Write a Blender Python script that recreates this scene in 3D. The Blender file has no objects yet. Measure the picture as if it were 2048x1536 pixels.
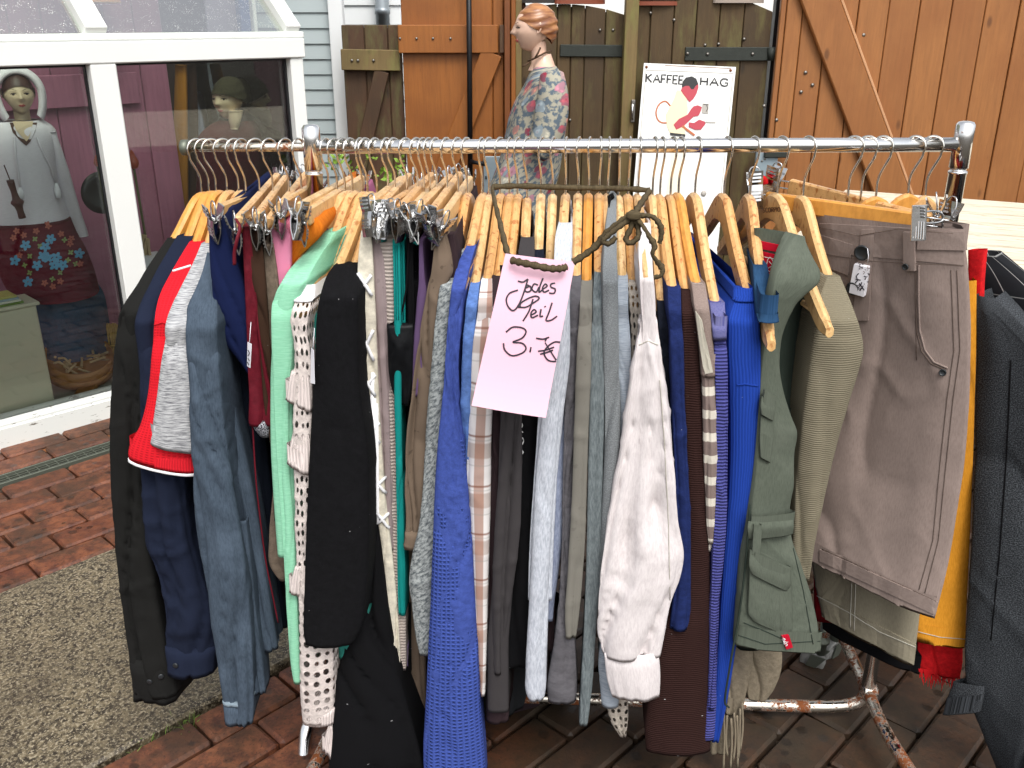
import bpy, bmesh, math, random
import numpy as np
from mathutils import Vector, Matrix
from mathutils.bvhtree import BVHTree
from math import radians, sin, cos, pi

random.seed(7)
scene = bpy.context.scene
C = scene.collection

# ------------------------------------------------------------------ camera, sky, sun, exposure
FPX, PITCH, CAMZ = 1850.0, radians(21.48), 1.348
cam_d = bpy.data.cameras.new('camera')
cam_d.sensor_width = 36.0
cam_d.lens = FPX / 2048 * 36
cam_d.clip_start = 0.05
cam_d.clip_end = 400
cam = bpy.data.objects.new('camera', cam_d)
C.objects.link(cam)
cam.location = (0, 0, CAMZ)
cam.rotation_euler = (pi / 2 - PITCH, 0, 0)
scene.camera = cam

SUN_EL, SUN_AZ = radians(56), radians(163)      # soft sun behind the photographer
world = bpy.data.worlds.new('World')
scene.world = world
world.use_nodes = True
wn = world.node_tree
for n in list(wn.nodes):
    wn.nodes.remove(n)
wo = wn.nodes.new('ShaderNodeOutputWorld')
wb = wn.nodes.new('ShaderNodeBackground')
ws = wn.nodes.new('ShaderNodeTexSky')
ws.sky_type = 'NISHITA'
ws.sun_disc = False
ws.sun_elevation = SUN_EL
ws.sun_rotation = SUN_AZ
ws.air_density = 1.0
ws.dust_density = 4.0
wh = wn.nodes.new('ShaderNodeHueSaturation')     # a closed white cloud cover
wh.inputs['Saturation'].default_value = 0.22
wn.links.new(ws.outputs[0], wh.inputs['Color'])
wn.links.new(wh.outputs[0], wb.inputs['Color'])
wb.inputs['Strength'].default_value = 0.15
wn.links.new(wb.outputs[0], wo.inputs['Surface'])

sun_d = bpy.data.lights.new('sun', 'SUN')
sun_d.energy = 0.9
sun_d.angle = radians(24)
sun_d.color = (1.0, 0.96, 0.9)
sun = bpy.data.objects.new('sun', sun_d)
C.objects.link(sun)
sdir = Vector((sin(SUN_AZ) * cos(SUN_EL), cos(SUN_AZ) * cos(SUN_EL), sin(SUN_EL)))
sun.rotation_euler = sdir.to_track_quat('Z', 'Y').to_euler()
sun.location = sdir * 20

scene.view_settings.view_transform = 'Standard'
scene.view_settings.look = 'None'
scene.view_settings.gamma = 1.0
scene.view_settings.exposure = 0.8
scene.cycles.max_bounces = 7
scene.cycles.diffuse_bounces = 3
scene.cycles.glossy_bounces = 4
scene.cycles.transparent_max_bounces = 10
scene.cycles.transmission_bounces = 4
scene.cycles.caustics_reflective = False
scene.cycles.caustics_refractive = False

# ------------------------------------------------------------------ geometry helpers
def V(*a):
    return Vector(a)

def ray(u, v):
    w = (768 - v) / FPX
    return V((u - 1024) / FPX, cos(PITCH) + w * sin(PITCH), -sin(PITCH) + w * cos(PITCH))

def at(u, v, Y):
    r = ray(u, v)
    k = Y / r.y
    return V(r.x * k, Y, CAMZ + r.z * k)

def onz(u, v, z=0.0):
    r = ray(u, v)
    k = (z - CAMZ) / r.z
    return V(r.x * k, r.y * k, z)

def onplane(u, v, p0, n):
    r = ray(u, v)
    o = V(0, 0, CAMZ)
    return o + r * ((p0 - o).dot(n) / r.dot(n))

def hexc(h, k=1.0):
    h = h.lstrip('#')
    o = []
    for i in (0, 2, 4):
        c = int(h[i:i + 2], 16) / 255
        c = c / 12.92 if c <= 0.04045 else ((c + 0.055) / 1.055) ** 2.4
        o.append(min(1.0, c * k))
    return (*o, 1.0)

def tag(o, label, cat, group=None):
    o['label'] = label
    o['category'] = cat
    if group:
        o['group'] = group
    return o

def structure(o):
    o['kind'] = 'structure'
    return o

def stuff(o, label=None):
    o['kind'] = 'stuff'
    if label:
        o['label'] = label
    return o

def empty(name, loc=(0, 0, 0), parent=None):
    o = bpy.data.objects.new(name, None)
    C.objects.link(o)
    o.empty_display_size = 0.05
    o.location = loc
    if parent:
        o.parent = parent
    return o

def link(name, me, mat, parent=None):
    o = bpy.data.objects.new(name, me)
    C.objects.link(o)
    if mat is not None and len(me.materials) == 0:
        me.materials.append(mat)
    if parent is not None:
        o.parent = parent
        # all part meshes are written in world space: undo the parents' offset
        off = V(0, 0, 0)
        p = parent
        while p is not None:
            off += p.location
            p = p.parent
        o.location = -off
    return o

def mk(name, verts, faces, mat, parent=None, smooth=False, attr=None):
    me = bpy.data.meshes.new(name)
    me.from_pydata([tuple(v) for v in verts], [], faces)
    if smooth:
        me.polygons.foreach_set('use_smooth', [True] * len(me.polygons))
    if attr is not None:
        a = me.attributes.new('fab', 'FLOAT_VECTOR', 'POINT')
        a.data.foreach_set('vector', np.asarray(attr, dtype=np.float32).ravel())
    me.update()
    return link(name, me, mat, parent)

_hull = {}
def cbox_mesh(name, sx, sy, sz, c):
    """box with chamfered edges, centred on the origin"""
    key = (round(sx, 4), round(sy, 4), round(sz, 4), round(c, 4))
    bm = bmesh.new()
    a, b, d = sx / 2, sy / 2, sz / 2
    c = min(c, a * .45, b * .45, d * .45)
    for i in (-1, 1):
        for j in (-1, 1):
            for k in (-1, 1):
                bm.verts.new((i * a, j * (b - c), k * (d - c)))
                bm.verts.new((i * (a - c), j * b, k * (d - c)))
                bm.verts.new((i * (a - c), j * (b - c), k * d))
    bmesh.ops.convex_hull(bm, input=bm.verts)
    bmesh.ops.dissolve_limit(bm, angle_limit=0.01, verts=bm.verts, edges=bm.edges)
    bm.normal_update()
    me = bpy.data.meshes.new(name)
    bm.to_mesh(me)
    bm.free()
    return me

def beam(name, p0, p1, w, t, mat, parent=None, face=None, c=0.003):
    """chamfered bar from p0 to p1; w across (in the plane facing 'face'), t along 'face'"""
    p0, p1 = Vector(p0), Vector(p1)
    ax = p1 - p0
    L = ax.length
    ax.normalize()
    f = Vector(face) if face is not None else V(0, -1, 0)
    f = (f - ax * f.dot(ax))
    if f.length < 1e-4:
        f = ax.orthogonal()
    f.normalize()
    s = ax.cross(f)
    me = cbox_mesh(name, w, t, L, c)
    M = Matrix(((s.x, f.x, ax.x), (s.y, f.y, ax.y), (s.z, f.z, ax.z)))
    mid = (p0 + p1) / 2
    me.transform(Matrix.Translation(mid) @ M.to_4x4())
    return link(name, me, mat, parent)

def box(name, cx, cy, cz, sx, sy, sz, mat, parent=None, rz=0.0, c=0.004):
    me = cbox_mesh(name, sx, sy, sz, c)
    me.transform(Matrix.Translation((cx, cy, cz)) @ Matrix.Rotation(rz, 4, 'Z'))
    return link(name, me, mat, parent)

def tube_geo(path, rad, n=8, closed=False, cap=True, flat=1.0, up=None):
    P = [Vector(p) for p in path]
    m = len(P)
    verts, faces = [], []
    prev = None
    for i in range(m):
        if closed:
            t = P[(i + 1) % m] - P[i - 1]
        else:
            t = P[min(i + 1, m - 1)] - P[max(i - 1, 0)]
        if t.length < 1e-9:
            t = V(0, 0, 1)
        t.normalize()
        if prev is None:
            a = (Vector(up) - t * t.dot(Vector(up))) if up is not None else t.orthogonal()
        else:
            a = prev - t * prev.dot(t)
        if a.length < 1e-6:
            a = t.orthogonal()
        a.normalize()
        prev = a
        b = t.cross(a)
        r = rad[i] if hasattr(rad, '__len__') else rad
        for k in range(n):
            an = 2 * pi * k / n
            verts.append(P[i] + a * (r * flat * cos(an)) + b * (r * sin(an)))
    rings = m if closed else m - 1
    for i in range(rings):
        j = (i + 1) % m
        for k in range(n):
            l = (k + 1) % n
            faces.append((i * n + k, i * n + l, j * n + l, j * n + k))
    if cap and not closed:
        faces.append(tuple(range(n - 1, -1, -1)))
        faces.append(tuple((m - 1) * n + k for k in range(n)))
    return verts, faces

def tube(name, path, rad, mat, parent=None, n=8, smooth=True, **k):
    v, f = tube_geo(path, rad, n, **k)
    return mk(name, v, f, mat, parent, smooth)

def merge(*geos):
    v, f = [], []
    for gv, gf in geos:
        o = len(v)
        v += list(gv)
        f += [tuple(i + o for i in q) for q in gf]
    return v, f

def catmull(pts, per=8):
    P = [Vector(p) for p in pts]
    if len(P) < 3:
        return P
    out = []
    for i in range(len(P) - 1):
        a = P[i - 1] if i else P[0] * 2 - P[1]
        b, c = P[i], P[i + 1]
        d = P[i + 2] if i + 2 < len(P) else P[-1] * 2 - P[-2]
        for k in range(per):
            t = k / per
            out.append(0.5 * ((2 * b) + (c - a) * t + (2 * a - 5 * b + 4 * c - d) * t * t + (3 * b - a - 3 * c + d) * t ** 3))
    out.append(P[-1])
    return out

def lathe(name, prof, origin, mat, parent=None, n=20, axis=(0, 0, 1), smooth=True):
    """prof: (r, h) pairs along axis"""
    ax = Vector(axis).normalized()
    a = ax.orthogonal().normalized()
    b = ax.cross(a)
    o = Vector(origin)
    v, f = [], []
    for r, h in prof:
        for k in range(n):
            an = 2 * pi * k / n
            v.append(o + ax * h + (a * cos(an) + b * sin(an)) * r)
    for i in range(len(prof) - 1):
        for k in range(n):
            l = (k + 1) % n
            f.append((i * n + k, i * n + l, (i + 1) * n + l, (i + 1) * n + k))
    f.append(tuple(range(n - 1, -1, -1)))
    f.append(tuple((len(prof) - 1) * n + k for k in range(n)))
    return mk(name, v, f, mat, parent, smooth)

def eloft(name, secs, mat, parent=None, n=28, cap=True, wob=0.0, seed=0, attr=True):
    """stack of ellipses (cx,cy,cz,rx,ry), smoothed"""
    S = np.array(secs, dtype=float)
    m = len(S)
    t = np.linspace(0, m - 1, (m - 1) * 5 + 1)
    S = np.stack([hermite(np.arange(m), S[:, i], t) for i in range(5)], 1)
    th = np.linspace(0, 2 * pi, n, endpoint=False)
    v, at_ = [], []
    for i, (cx, cy, cz, rx, ry) in enumerate(S):
        w = 1 + wob * (vnoise(np.cos(th) * 1.7 + seed, np.sin(th) * 1.7 + cz * 1.5) - .5) * 2
        for k in range(n):
            v.append((cx + rx * w[k] * cos(th[k]), cy + ry * w[k] * sin(th[k]), cz))
            at_.append((th[k] * (rx + ry) / 2, cz, 0))
    f = []
    for i in range(len(S) - 1):
        for k in range(n):
            l = (k + 1) % n
            f.append((i * n + k, i * n + l, (i + 1) * n + l, (i + 1) * n + k))
    if cap:
        f.append(tuple(range(n - 1, -1, -1)))
        f.append(tuple((len(S) - 1) * n + k for k in range(n)))
    return mk(name, v, f, mat, parent, True, at_)

# numpy value noise -------------------------------------------------------
def _h(ix, iy):
    n = (ix.astype(np.int64) * 374761393 + iy.astype(np.int64) * 668265263) & 0xffffffff
    n = ((n ^ (n >> 13)) * 1274126177) & 0xffffffff
    n = n ^ (n >> 16)
    return (n & 0xffff) / 65535.0

def vnoise(x, y):
    x = np.asarray(x, float)
    y = np.asarray(y, float)
    x, y = np.broadcast_arrays(x, y)
    ix, iy = np.floor(x), np.floor(y)
    fx, fy = x - ix, y - iy
    fx = fx * fx * fx * (fx * (fx * 6 - 15) + 10)
    fy = fy * fy * fy * (fy * (fy * 6 - 15) + 10)
    a, b = _h(ix, iy), _h(ix + 1, iy)
    c, d = _h(ix, iy + 1), _h(ix + 1, iy + 1)
    return (a * (1 - fx) + b * fx) * (1 - fy) + (c * (1 - fx) + d * fx) * fy

def hermite(x, y, xi):
    """monotone-ish cubic interpolation"""
    x = np.asarray(x, float)
    y = np.asarray(y, float)
    xi = np.clip(xi, x[0], x[-1])
    if len(x) == 2:
        return np.interp(xi, x, y)
    d = np.diff(y) / np.diff(x)
    m = np.empty_like(y)
    m[1:-1] = (d[:-1] + d[1:]) / 2
    m[0], m[-1] = d[0], d[-1]
    s = (d[:-1] * d[1:]) <= 0
    m[1:-1][s] = 0
    i = np.clip(np.searchsorted(x, xi) - 1, 0, len(x) - 2)
    h = x[i + 1] - x[i]
    t = (xi - x[i]) / h
    return ((2 * t**3 - 3 * t**2 + 1) * y[i] + (t**3 - 2 * t**2 + t) * h * m[i]
            + (-2 * t**3 + 3 * t**2) * y[i + 1] + (t**3 - t**2) * h * m[i + 1])

# ------------------------------------------------------------------ materials
class NT:
    def __init__(self, name):
        self.m = bpy.data.materials.new(name)
        self.m.use_nodes = True
        self.t = self.m.node_tree
        self.b = self.t.nodes['Principled BSDF']
        self.out = self.t.nodes['Material Output']
    def n(self, typ, ins=None, **props):
        nd = self.t.nodes.new('ShaderNode' + typ)
        for k, v in props.items():
            setattr(nd, k, v)
        for k, v in (ins or {}).items():
            self.set(nd.inputs[k], v)
        return nd
    def set(self, sock, v):
        if hasattr(v, 'is_output') or hasattr(v, 'links'):
            self.t.links.new(v, sock)
        else:
            sock.default_value = v
    def math(self, op, a, b=0.0, c=None, clamp=False):
        nd = self.n('Math', {0: a, 1: b}, operation=op, use_clamp=clamp)
        if c is not None:
            self.set(nd.inputs[2], c)
        return nd.outputs[0]
    def mix(self, f, a, b):
        nd = self.t.nodes.new('ShaderNodeMix')
        nd.data_type = 'RGBA'
        self.set(nd.inputs[0], f)
        self.set(nd.inputs[6], a)
        self.set(nd.inputs[7], b)
        return nd.outputs[2]
    def noise(self, vec, scale, detail=3.0, rough=.55):
        nd = self.n('TexNoise', {'Scale': scale, 'Detail': detail, 'Roughness': rough})
        if vec is not None:
            self.set(nd.inputs['Vector'], vec)
        return nd.outputs[0]
    def vor(self, vec, scale, out=0, **p):
        nd = self.n('TexVoronoi', {'Scale': scale}, **p)
        if vec is not None:
            self.set(nd.inputs['Vector'], vec)
        return nd.outputs[out]
    def ramp(self, f, lo, hi):
        nd = self.n('MapRange', {'Value': f, 'From Min': lo, 'From Max': hi}, clamp=True)
        return nd.outputs[0]
    def obj(self):
        return self.n('TexCoord').outputs['Object']
    def scaled(self, vec, s):
        nd = self.n('Mapping', {'Vector': vec})
        nd.inputs['Scale'].default_value = s
        return nd.outputs[0]
    def bump(self, h, strength=.3, dist=.002, normal=None):
        nd = self.n('Bump', {'Height': h, 'Strength': strength, 'Distance': dist})
        if normal is not None:
            self.set(nd.inputs['Normal'], normal)
        self.set(self.b.inputs['Normal'], nd.outputs[0])
        return nd.outputs[0]
    def fin(self, col, rough=.8, metal=0.0, spec=.5, sheen=0.0):
        self.set(self.b.inputs['Base Color'], col)
        self.set(self.b.inputs['Roughness'], rough)
        self.set(self.b.inputs['Metallic'], metal)
        self.b.inputs['Specular IOR Level'].default_value = spec
        if sheen:
            self.b.inputs['Sheen Weight'].default_value = sheen
            self.b.inputs['Sheen Roughness'].default_value = .5
        return self.m

def mul(c, k):
    return (min(1, c[0] * k), min(1, c[1] * k), min(1, c[2] * k), 1)

def plain(name, col, rough=.6, var=.12, scale=12, metal=0.0, bump=.1, spec=.5):
    m = NT(name)
    c = hexc(col) if isinstance(col, str) else col
    o = m.obj()
    f = m.noise(o, scale, 4)
    colr = m.mix(f, mul(c, 1 - var), mul(c, 1 + var))
    if bump:
        m.bump(m.noise(o, scale * 12, 3), bump, .002)
    return m.fin(colr, rough, metal, spec)

def wood_paint(name, col, dark, grain=1.0, moss=None, rough=.62, along='z', knots=True):
    """vertical board: stain worn along the grain, darker in streaks, a few knots"""
    m = NT(name)
    o = m.obj()
    ri = m.n('ObjectInfo').outputs['Random']
    off = m.n('VectorMath', {0: o}, operation='ADD')
    cx = m.n('CombineXYZ', {0: m.math('MULTIPLY', ri, 37.0), 1: m.math('MULTIPLY', ri, 11.0), 2: m.math('MULTIPLY', ri, 5.0)})
    m.set(off.inputs[1], cx.outputs[0])
    p = off.outputs[0]
    sc = {'z': (22, 22, 1.6), 'x': (1.6, 22, 22)}[along]
    g = m.noise(m.scaled(p, sc), 3.0, 6, .65)
    big = m.noise(p, 2.6, 4)
    fine = m.noise(m.scaled(p, tuple(3 * s for s in sc)), 4.0, 4, .7)
    c = hexc(col) if isinstance(col, str) else col
    d = hexc(dark) if isinstance(dark, str) else dark
    colr = m.mix(m.ramp(g, .35, .75), c, mul(c, .72))
    colr = m.mix(m.math('MULTIPLY', m.ramp(big, .45, .72), .75), colr, d)
    colr = m.mix(m.math('MULTIPLY', m.ramp(fine, .62, .74), .55), colr, mul(d, .55))
    colr = m.mix(m.math('MULTIPLY', ri, .3), colr, mul(d, .9))
    if knots:
        k = m.vor(m.scaled(p, {'z': (7, 7, 3.2), 'x': (3.2, 7, 7)}[along]), 1.0)
        colr = m.mix(m.math('MULTIPLY', m.ramp(k, .11, .05), .7), colr, mul(d, .35))
    if moss:
        mo = m.noise(m.scaled(p, (5, 5, 1.2)), 2.2, 5, .7)
        colr = m.mix(m.math('MULTIPLY', m.ramp(mo, .5, .66), .8), colr, hexc(moss))
    m.bump(m.math('ADD', g, m.math('MULTIPLY', fine, .6)), .35 * grain, .003)
    return m.fin(colr, rough)

def attr(m):
    return m.n('Attribute', attribute_name='fab').outputs['Vector']

def fabric(name, col, col2=None, kind='plain', p=.006, rough=.95, bump=.4, sheen=.0, var=.13, lint=0.0, wet=0.0, fade=None, holes=0.0):
    m = NT(name)
    c = hexc(col) if isinstance(col, str) else col
    c2 = (hexc(col2) if isinstance(col2, str) else col2) if col2 else mul(c, .7)
    vec = attr(m)
    sep = m.n('SeparateXYZ', {0: vec})
    X, Z = sep.outputs[0], sep.outputs[1]
    big = m.noise(vec, 11, 4, .6)
    fine = m.noise(vec, 420, 2)
    base = m.mix(big, mul(c, 1 - var), mul(c, 1 + var))
    h = m.math('MULTIPLY', fine, .5)
    rib = None
    two = 2 * pi
    if kind in ('rib', 'cord'):
        wob = m.math('MULTIPLY', m.noise(vec, 18, 2), .004)
        rib = m.math('SINE', m.math('MULTIPLY', m.math('ADD', X, wob), two / p))
        h = m.math('ADD', h, m.math('MULTIPLY', rib, .8))
        base = m.mix(m.ramp(rib, -1.5, .4), mul(c, .66), base)  # groove shading of the ribs put into the colour
    elif kind == 'course':
        wob = m.math('MULTIPLY', m.noise(vec, 14, 2), .006)
        rib = m.math('SINE', m.math('MULTIPLY', m.math('ADD', Z, wob), two / p))
        h = m.math('ADD', h, m.math('MULTIPLY', rib, .8))
        base = m.mix(m.ramp(rib, -1.6, .4), c2, base)  # groove shading between courses, painted with the second colour
    elif kind == 'waffle':
        a = m.math('SINE', m.math('MULTIPLY', X, two / p))
        b = m.math('SINE', m.math('MULTIPLY', Z, two / p))
        rib = m.math('MAXIMUM', a, b)
        h = m.math('ADD', h, m.math('MULTIPLY', rib, .9))
        base = m.mix(m.ramp(rib, -1.0, .8), mul(c, .66), base)  # waffle hollows shaded in the colour too
    elif kind in ('heather', 'heatherv', 'marl'):
        s = {'heather': (60, 520, 60), 'heatherv': (420, 70, 60), 'marl': (240, 120, 100)}[kind]
        q = vec
        if kind == 'marl':
            rot = m.n('Mapping', {'Vector': vec})
            rot.inputs['Rotation'].default_value = (0, 0, .6)
            q = rot.outputs[0]
        st = m.noise(m.scaled(q, s), 1.0, 3, .7)
        base = m.mix(m.ramp(st, .4, .62), base, c2)
        h = m.math('ADD', h, m.math('MULTIPLY', st, .6))
    elif kind == 'tweed':
        st = m.noise(vec, 520, 3, .8)
        base = m.mix(m.ramp(st, .46, .62), base, c2)
        h = m.math('ADD', h, st)
    elif kind == 'denim':
        st = m.noise(m.scaled(vec, (500, 90, 90)), 1.0, 3, .7)
        base = m.mix(m.ramp(st, .42, .7), base, c2)
    elif kind == 'fuzz':
        st = m.noise(vec, 95, 5, .75)
        h = m.math('ADD', h, m.math('MULTIPLY', st, 2.0))
        base = m.mix(m.ramp(st, .35, .7), mul(c, .7), mul(c, 1.2))
    elif kind == 'stripes':
        s = m.math('FRACT', m.math('MULTIPLY', Z, 1 / p))
        base = m.mix(m.ramp(s, .60, .64), base, c2)
        r2 = m.math('SINE', m.math('MULTIPLY', X, two / .004))
        h = m.math('ADD', h, m.math('MULTIPLY', r2, .4))
    elif kind == 'pin':
        s = m.math('FRACT', m.math('MULTIPLY', X, 1 / p))
        base = m.mix(m.ramp(s, .955, .97), base, c2)
        s2 = m.math('FRACT', m.math('MULTIPLY', Z, 1 / (p * 1.6)))
        base = m.mix(m.math('MULTIPLY', m.ramp(s2, .97, .985), .6), base, c2)
    elif kind == 'plaid':
        def bands(A, per, lo, hi):
            s = m.math('FRACT', m.math('MULTIPLY', A, 1 / per))
            return m.math('MULTIPLY', m.ramp(s, lo, lo + .03), m.ramp(s, hi + .03, hi))
        b1 = bands(Z, .085, .2, .5)
        b2 = bands(X, .034, .35, .7)
        b3 = bands(Z, .085, .62, .66)
        b4 = bands(Z, .0425, .1, .16)
        base = m.mix(m.math('MULTIPLY', b1, .62), base, c2)
        base = m.mix(m.math('MULTIPLY', b2, .7), base, hexc('9a6a52'))
        base = m.mix(m.math('MULTIPLY', b3, .8), base, hexc('7a4c3a'))
        base = m.mix(m.math('MULTIPLY', b4, .3), base, hexc('8b8d86'))
    elif kind == 'crush':
        st = m.noise(vec, 60, 6, .7)
        h = m.math('ADD', h, m.math('MULTIPLY', st, 2.6))
        base = m.mix(m.ramp(st, .35, .65), mul(c, .75), mul(c, 1.15))
    elif kind == 'floral':
        wv = m.n('VectorMath', {0: vec}, operation='ADD')
        nz = m.n('TexNoise', {'Vector': vec, 'Scale': 28.0, 'Detail': 3.0})
        sc = m.n('VectorMath', {0: nz.outputs[1]}, operation='SCALE')
        sc.inputs['Scale'].default_value = .035
        m.set(wv.inputs[1], sc.outputs[0])
        vv = wv.outputs[0]
        vo = m.n('TexVoronoi', {'Vector': vv, 'Scale': 17.0})
        vo2 = m.n('TexVoronoi', {'Vector': vv, 'Scale': 44.0})
        r1 = m.n('SeparateColor', {0: vo.outputs['Color']}).outputs
        cr = m.t.nodes.new('ShaderNodeValToRGB')
        cr.color_ramp.interpolation = 'CONSTANT'
        el = cr.color_ramp.elements
        cols = ['c0626e', 'a3b0b6', 'd0907e', 'a02c40', 'c8c2ae', 'cc8896', 'b85a64', 'd0a8a0']
        el[0].color = hexc(cols[0]); el[1].position = 1 / 8; el[1].color = hexc(cols[1])
        for i in range(2, 8):
            e = el.new(i / 8)
            e.color = hexc(cols[i])
        m.set(cr.inputs[0], r1[0])
        cr2 = m.mix(m.ramp(vo2.outputs[0], .2, .5), cr.outputs[0], m.mix(.5, cr.outputs[0], hexc('54606a')))
        base = m.mix(m.ramp(vo.outputs[0], .36, .42), cr2, m.mix(m.ramp(m.noise(vec, 40, 3), .45, .55), c, hexc('a09c8c')))
        base = m.mix(m.math('MULTIPLY', m.ramp(vo.outputs[0], .12, .04), .6), base, hexc('7c2b3c'))
    if fade:
        base = m.mix(m.math('MULTIPLY', m.ramp(big, .5, .75), .5), base, hexc(fade))
    if wet:
        w = m.noise(vec, 55, 2, .5)
        base = m.mix(m.math('MULTIPLY', m.ramp(w, .64, .68), wet), base, mul(c, .38))
    if lint:
        vo = m.n('TexVoronoi', {'Vector': vec, 'Scale': 62.0})
        rnd = m.n('SeparateColor', {0: vo.outputs['Color']}).outputs[0]
        dot = m.math('MULTIPLY', m.ramp(vo.outputs[0], .06, .03), m.ramp(rnd, .62, .64))
        base = m.mix(m.math('MULTIPLY', dot, lint), base, (.75, .75, .75, 1))
    m.bump(h, bump, .0016)
    out = m.fin(base, rough, 0, .12, sheen)
    if holes:
        sc = m.scaled(vec, (1.0, .5, 1.0))
        vo = m.n('TexVoronoi', {'Vector': sc, 'Scale': holes, 'Randomness': .25})
        al = m.ramp(vo.outputs[0], .27, .34)
        m.set(m.b.inputs['Alpha'], al)
    return out

M = {}
def chrome(name, rust=.0, col='dcdcdc', rough=.13):
    m = NT(name)
    o = m.obj()
    r = m.noise(o, 26, 6, .75)
    r2 = m.noise(o, 160, 4, .7)
    c = hexc(col)
    th = .72 - rust * .36
    f = m.ramp(m.math('ADD', m.math('MULTIPLY', r, .7), m.math('MULTIPLY', r2, .3)), th, th + .05)
    colr = m.mix(f, c, m.mix(r2, hexc('3a1e10'), hexc('9a5524')))
    m.bump(m.math('ADD', f, m.math('MULTIPLY', r2, .2)), .15, .001)
    m.fin(colr, rough, 1.0)
    m.set(m.b.inputs['Roughness'], m.math('ADD', m.math('MULTIPLY', f, .6), m.math('MULTIPLY', r, rough * 1.6)))
    m.set(m.b.inputs['Metallic'], m.math('SUBTRACT', 1.0, m.math('MULTIPLY', f, .95)))
    return m.m

def hanger_wood(name, c1, c2, spot, amt):
    m = NT(name)
    o = m.obj()
    ri = m.n('ObjectInfo').outputs['Random']
    off = m.n('VectorMath', {0: o}, operation='ADD')
    cb = m.n('CombineXYZ', {0: m.math('MULTIPLY', ri, 53.0), 1: m.math('MULTIPLY', ri, 17.0), 2: m.math('MULTIPLY', ri, 29.0)})
    m.set(off.inputs[1], cb.outputs[0])
    p = off.outputs[0]
    g = m.noise(m.scaled(p, (40, 14, 14)), 3, 5, .6)
    base = m.mix(ri, hexc(c1), hexc(c2))
    base = m.mix(m.ramp(g, .4, .7), base, mul(hexc(c2), .8))
    s1 = m.noise(m.scaled(p, (1, 1, .6)), 105, 2, .5)
    s2 = m.noise(p, 240, 2, .5)
    big = m.ramp(m.noise(p, 9, 2), .3, .5)
    f = m.math('MAXIMUM', m.ramp(s1, .57, .66), m.ramp(s2, .64, .72))
    f = m.math('MULTIPLY', m.math('MULTIPLY', f, big), amt)
    base = m.mix(f, base, hexc(spot))
    m.bump(m.math('SUBTRACT', m.math('MULTIPLY', g, .25), m.math('MULTIPLY', f, .6)), .2, .0008)
    m.fin(base, .42)
    m.set(m.b.inputs['Roughness'], m.math('SUBTRACT', .45, m.math('MULTIPLY', f, .25)))
    m.b.inputs['Coat Weight'].default_value = .25
    m.b.inputs['Coat Roughness'].default_value = .2
    return m.m

M['chrome'] = chrome('chromed_tube', .30, 'e6e6e6', .2)
M['chrome_rust'] = chrome('rusty_chromed_tube', .64, 'cfc8bc', .3)
M['hook'] = chrome('hook_wire', .22, 'd6d2ca', .16)
M['clip'] = chrome('clip_steel', .12, 'c8c8c8', .2)
M['hw'] = hanger_wood('varnished_beech', 'e0b881', 'd3a062', 'a05c2a', .75)
M['hw2'] = hanger_wood('pale_beech', 'e8ca9a', 'dab074', 'a05c2a', .68)
M['hw3'] = hanger_wood('yellow_lotus_wood', 'dda24c', 'cf8e3c', 'a8682a', .25)
M['bolt'] = plain('dull_bolt', '8a8680', .4, metal=.9)
# ================================================================== THE GROUND
def proj(p):
    d = Vector(p) - V(0, 0, CAMZ)
    f = d.y * cos(PITCH) - d.z * sin(PITCH)
    w = d.y * sin(PITCH) + d.z * cos(PITCH)
    if f < .05:
        return (-9999, -9999)
    return (1024 + FPX * d.x / f, 768 - FPX * w / f)

AZ = radians(44)
E1 = V(sin(AZ), cos(AZ), 0)
E2 = V(cos(AZ), -sin(AZ), 0)

def mat_soil():
    m = NT('wet_joint_soil')
    o = m.obj()
    f = m.noise(o, 14, 6, .7)
    c = m.mix(f, hexc('241d15'), hexc('3d3122'))
    c = m.mix(m.ramp(m.noise(o, 6, 4), .55, .7), c, hexc('38401f'))
    m.bump(f, .5, .004)
    return m.fin(c, .8)

def mat_brick():
    m = NT('wet_clinker')
    o = m.n('NewGeometry').outputs['Position']
    ri = m.n('ObjectInfo').outputs['Random']
    f = m.noise(o, 34, 6, .7)
    fine = m.noise(m.scaled(o, (170, 170, 170)), 1.0, 3)
    c = m.mix(ri, hexc('704029'), hexc('865236'))
    c = m.mix(m.ramp(f, .42, .62), c, hexc('512c1f'))
    c = m.mix(m.math('MULTIPLY', m.ramp(m.noise(o, 5.0, 5, .7), .45, .6), .75), c, hexc('39291b'))
    c = m.mix(m.math('MULTIPLY', m.ramp(fine, .58, .68), .7), c, hexc('2a1a12'))
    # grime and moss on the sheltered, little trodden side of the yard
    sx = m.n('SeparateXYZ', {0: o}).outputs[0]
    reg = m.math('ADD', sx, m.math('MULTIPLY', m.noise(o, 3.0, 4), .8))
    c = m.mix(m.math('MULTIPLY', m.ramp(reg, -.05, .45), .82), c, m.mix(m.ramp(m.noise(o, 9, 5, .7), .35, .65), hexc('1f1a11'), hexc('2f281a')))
    sp = m.n('TexVoronoi', {'Vector': o, 'Scale': 24.0}).outputs
    rnd = m.n('SeparateColor', {0: sp['Color']}).outputs[0]
    d = m.math('ADD', sp['Distance'], m.math('MULTIPLY', m.noise(o, 70, 3), .18))
    wet = m.math('MULTIPLY', m.ramp(d, .40, .34), m.ramp(rnd, .45, .5))
    c = m.mix(m.math('MULTIPLY', wet, .55), c, hexc('120e0a'))
    m.bump(m.math('ADD', f, m.math('MULTIPLY', fine, .5)), .5, .003)
    m.fin(c, .5)
    m.set(m.b.inputs['Roughness'], m.math('SUBTRACT', m.ramp(m.noise(o, 5, 3), -.2, 1.0), m.math('MULTIPLY', wet, .2)))
    return m.m

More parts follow.
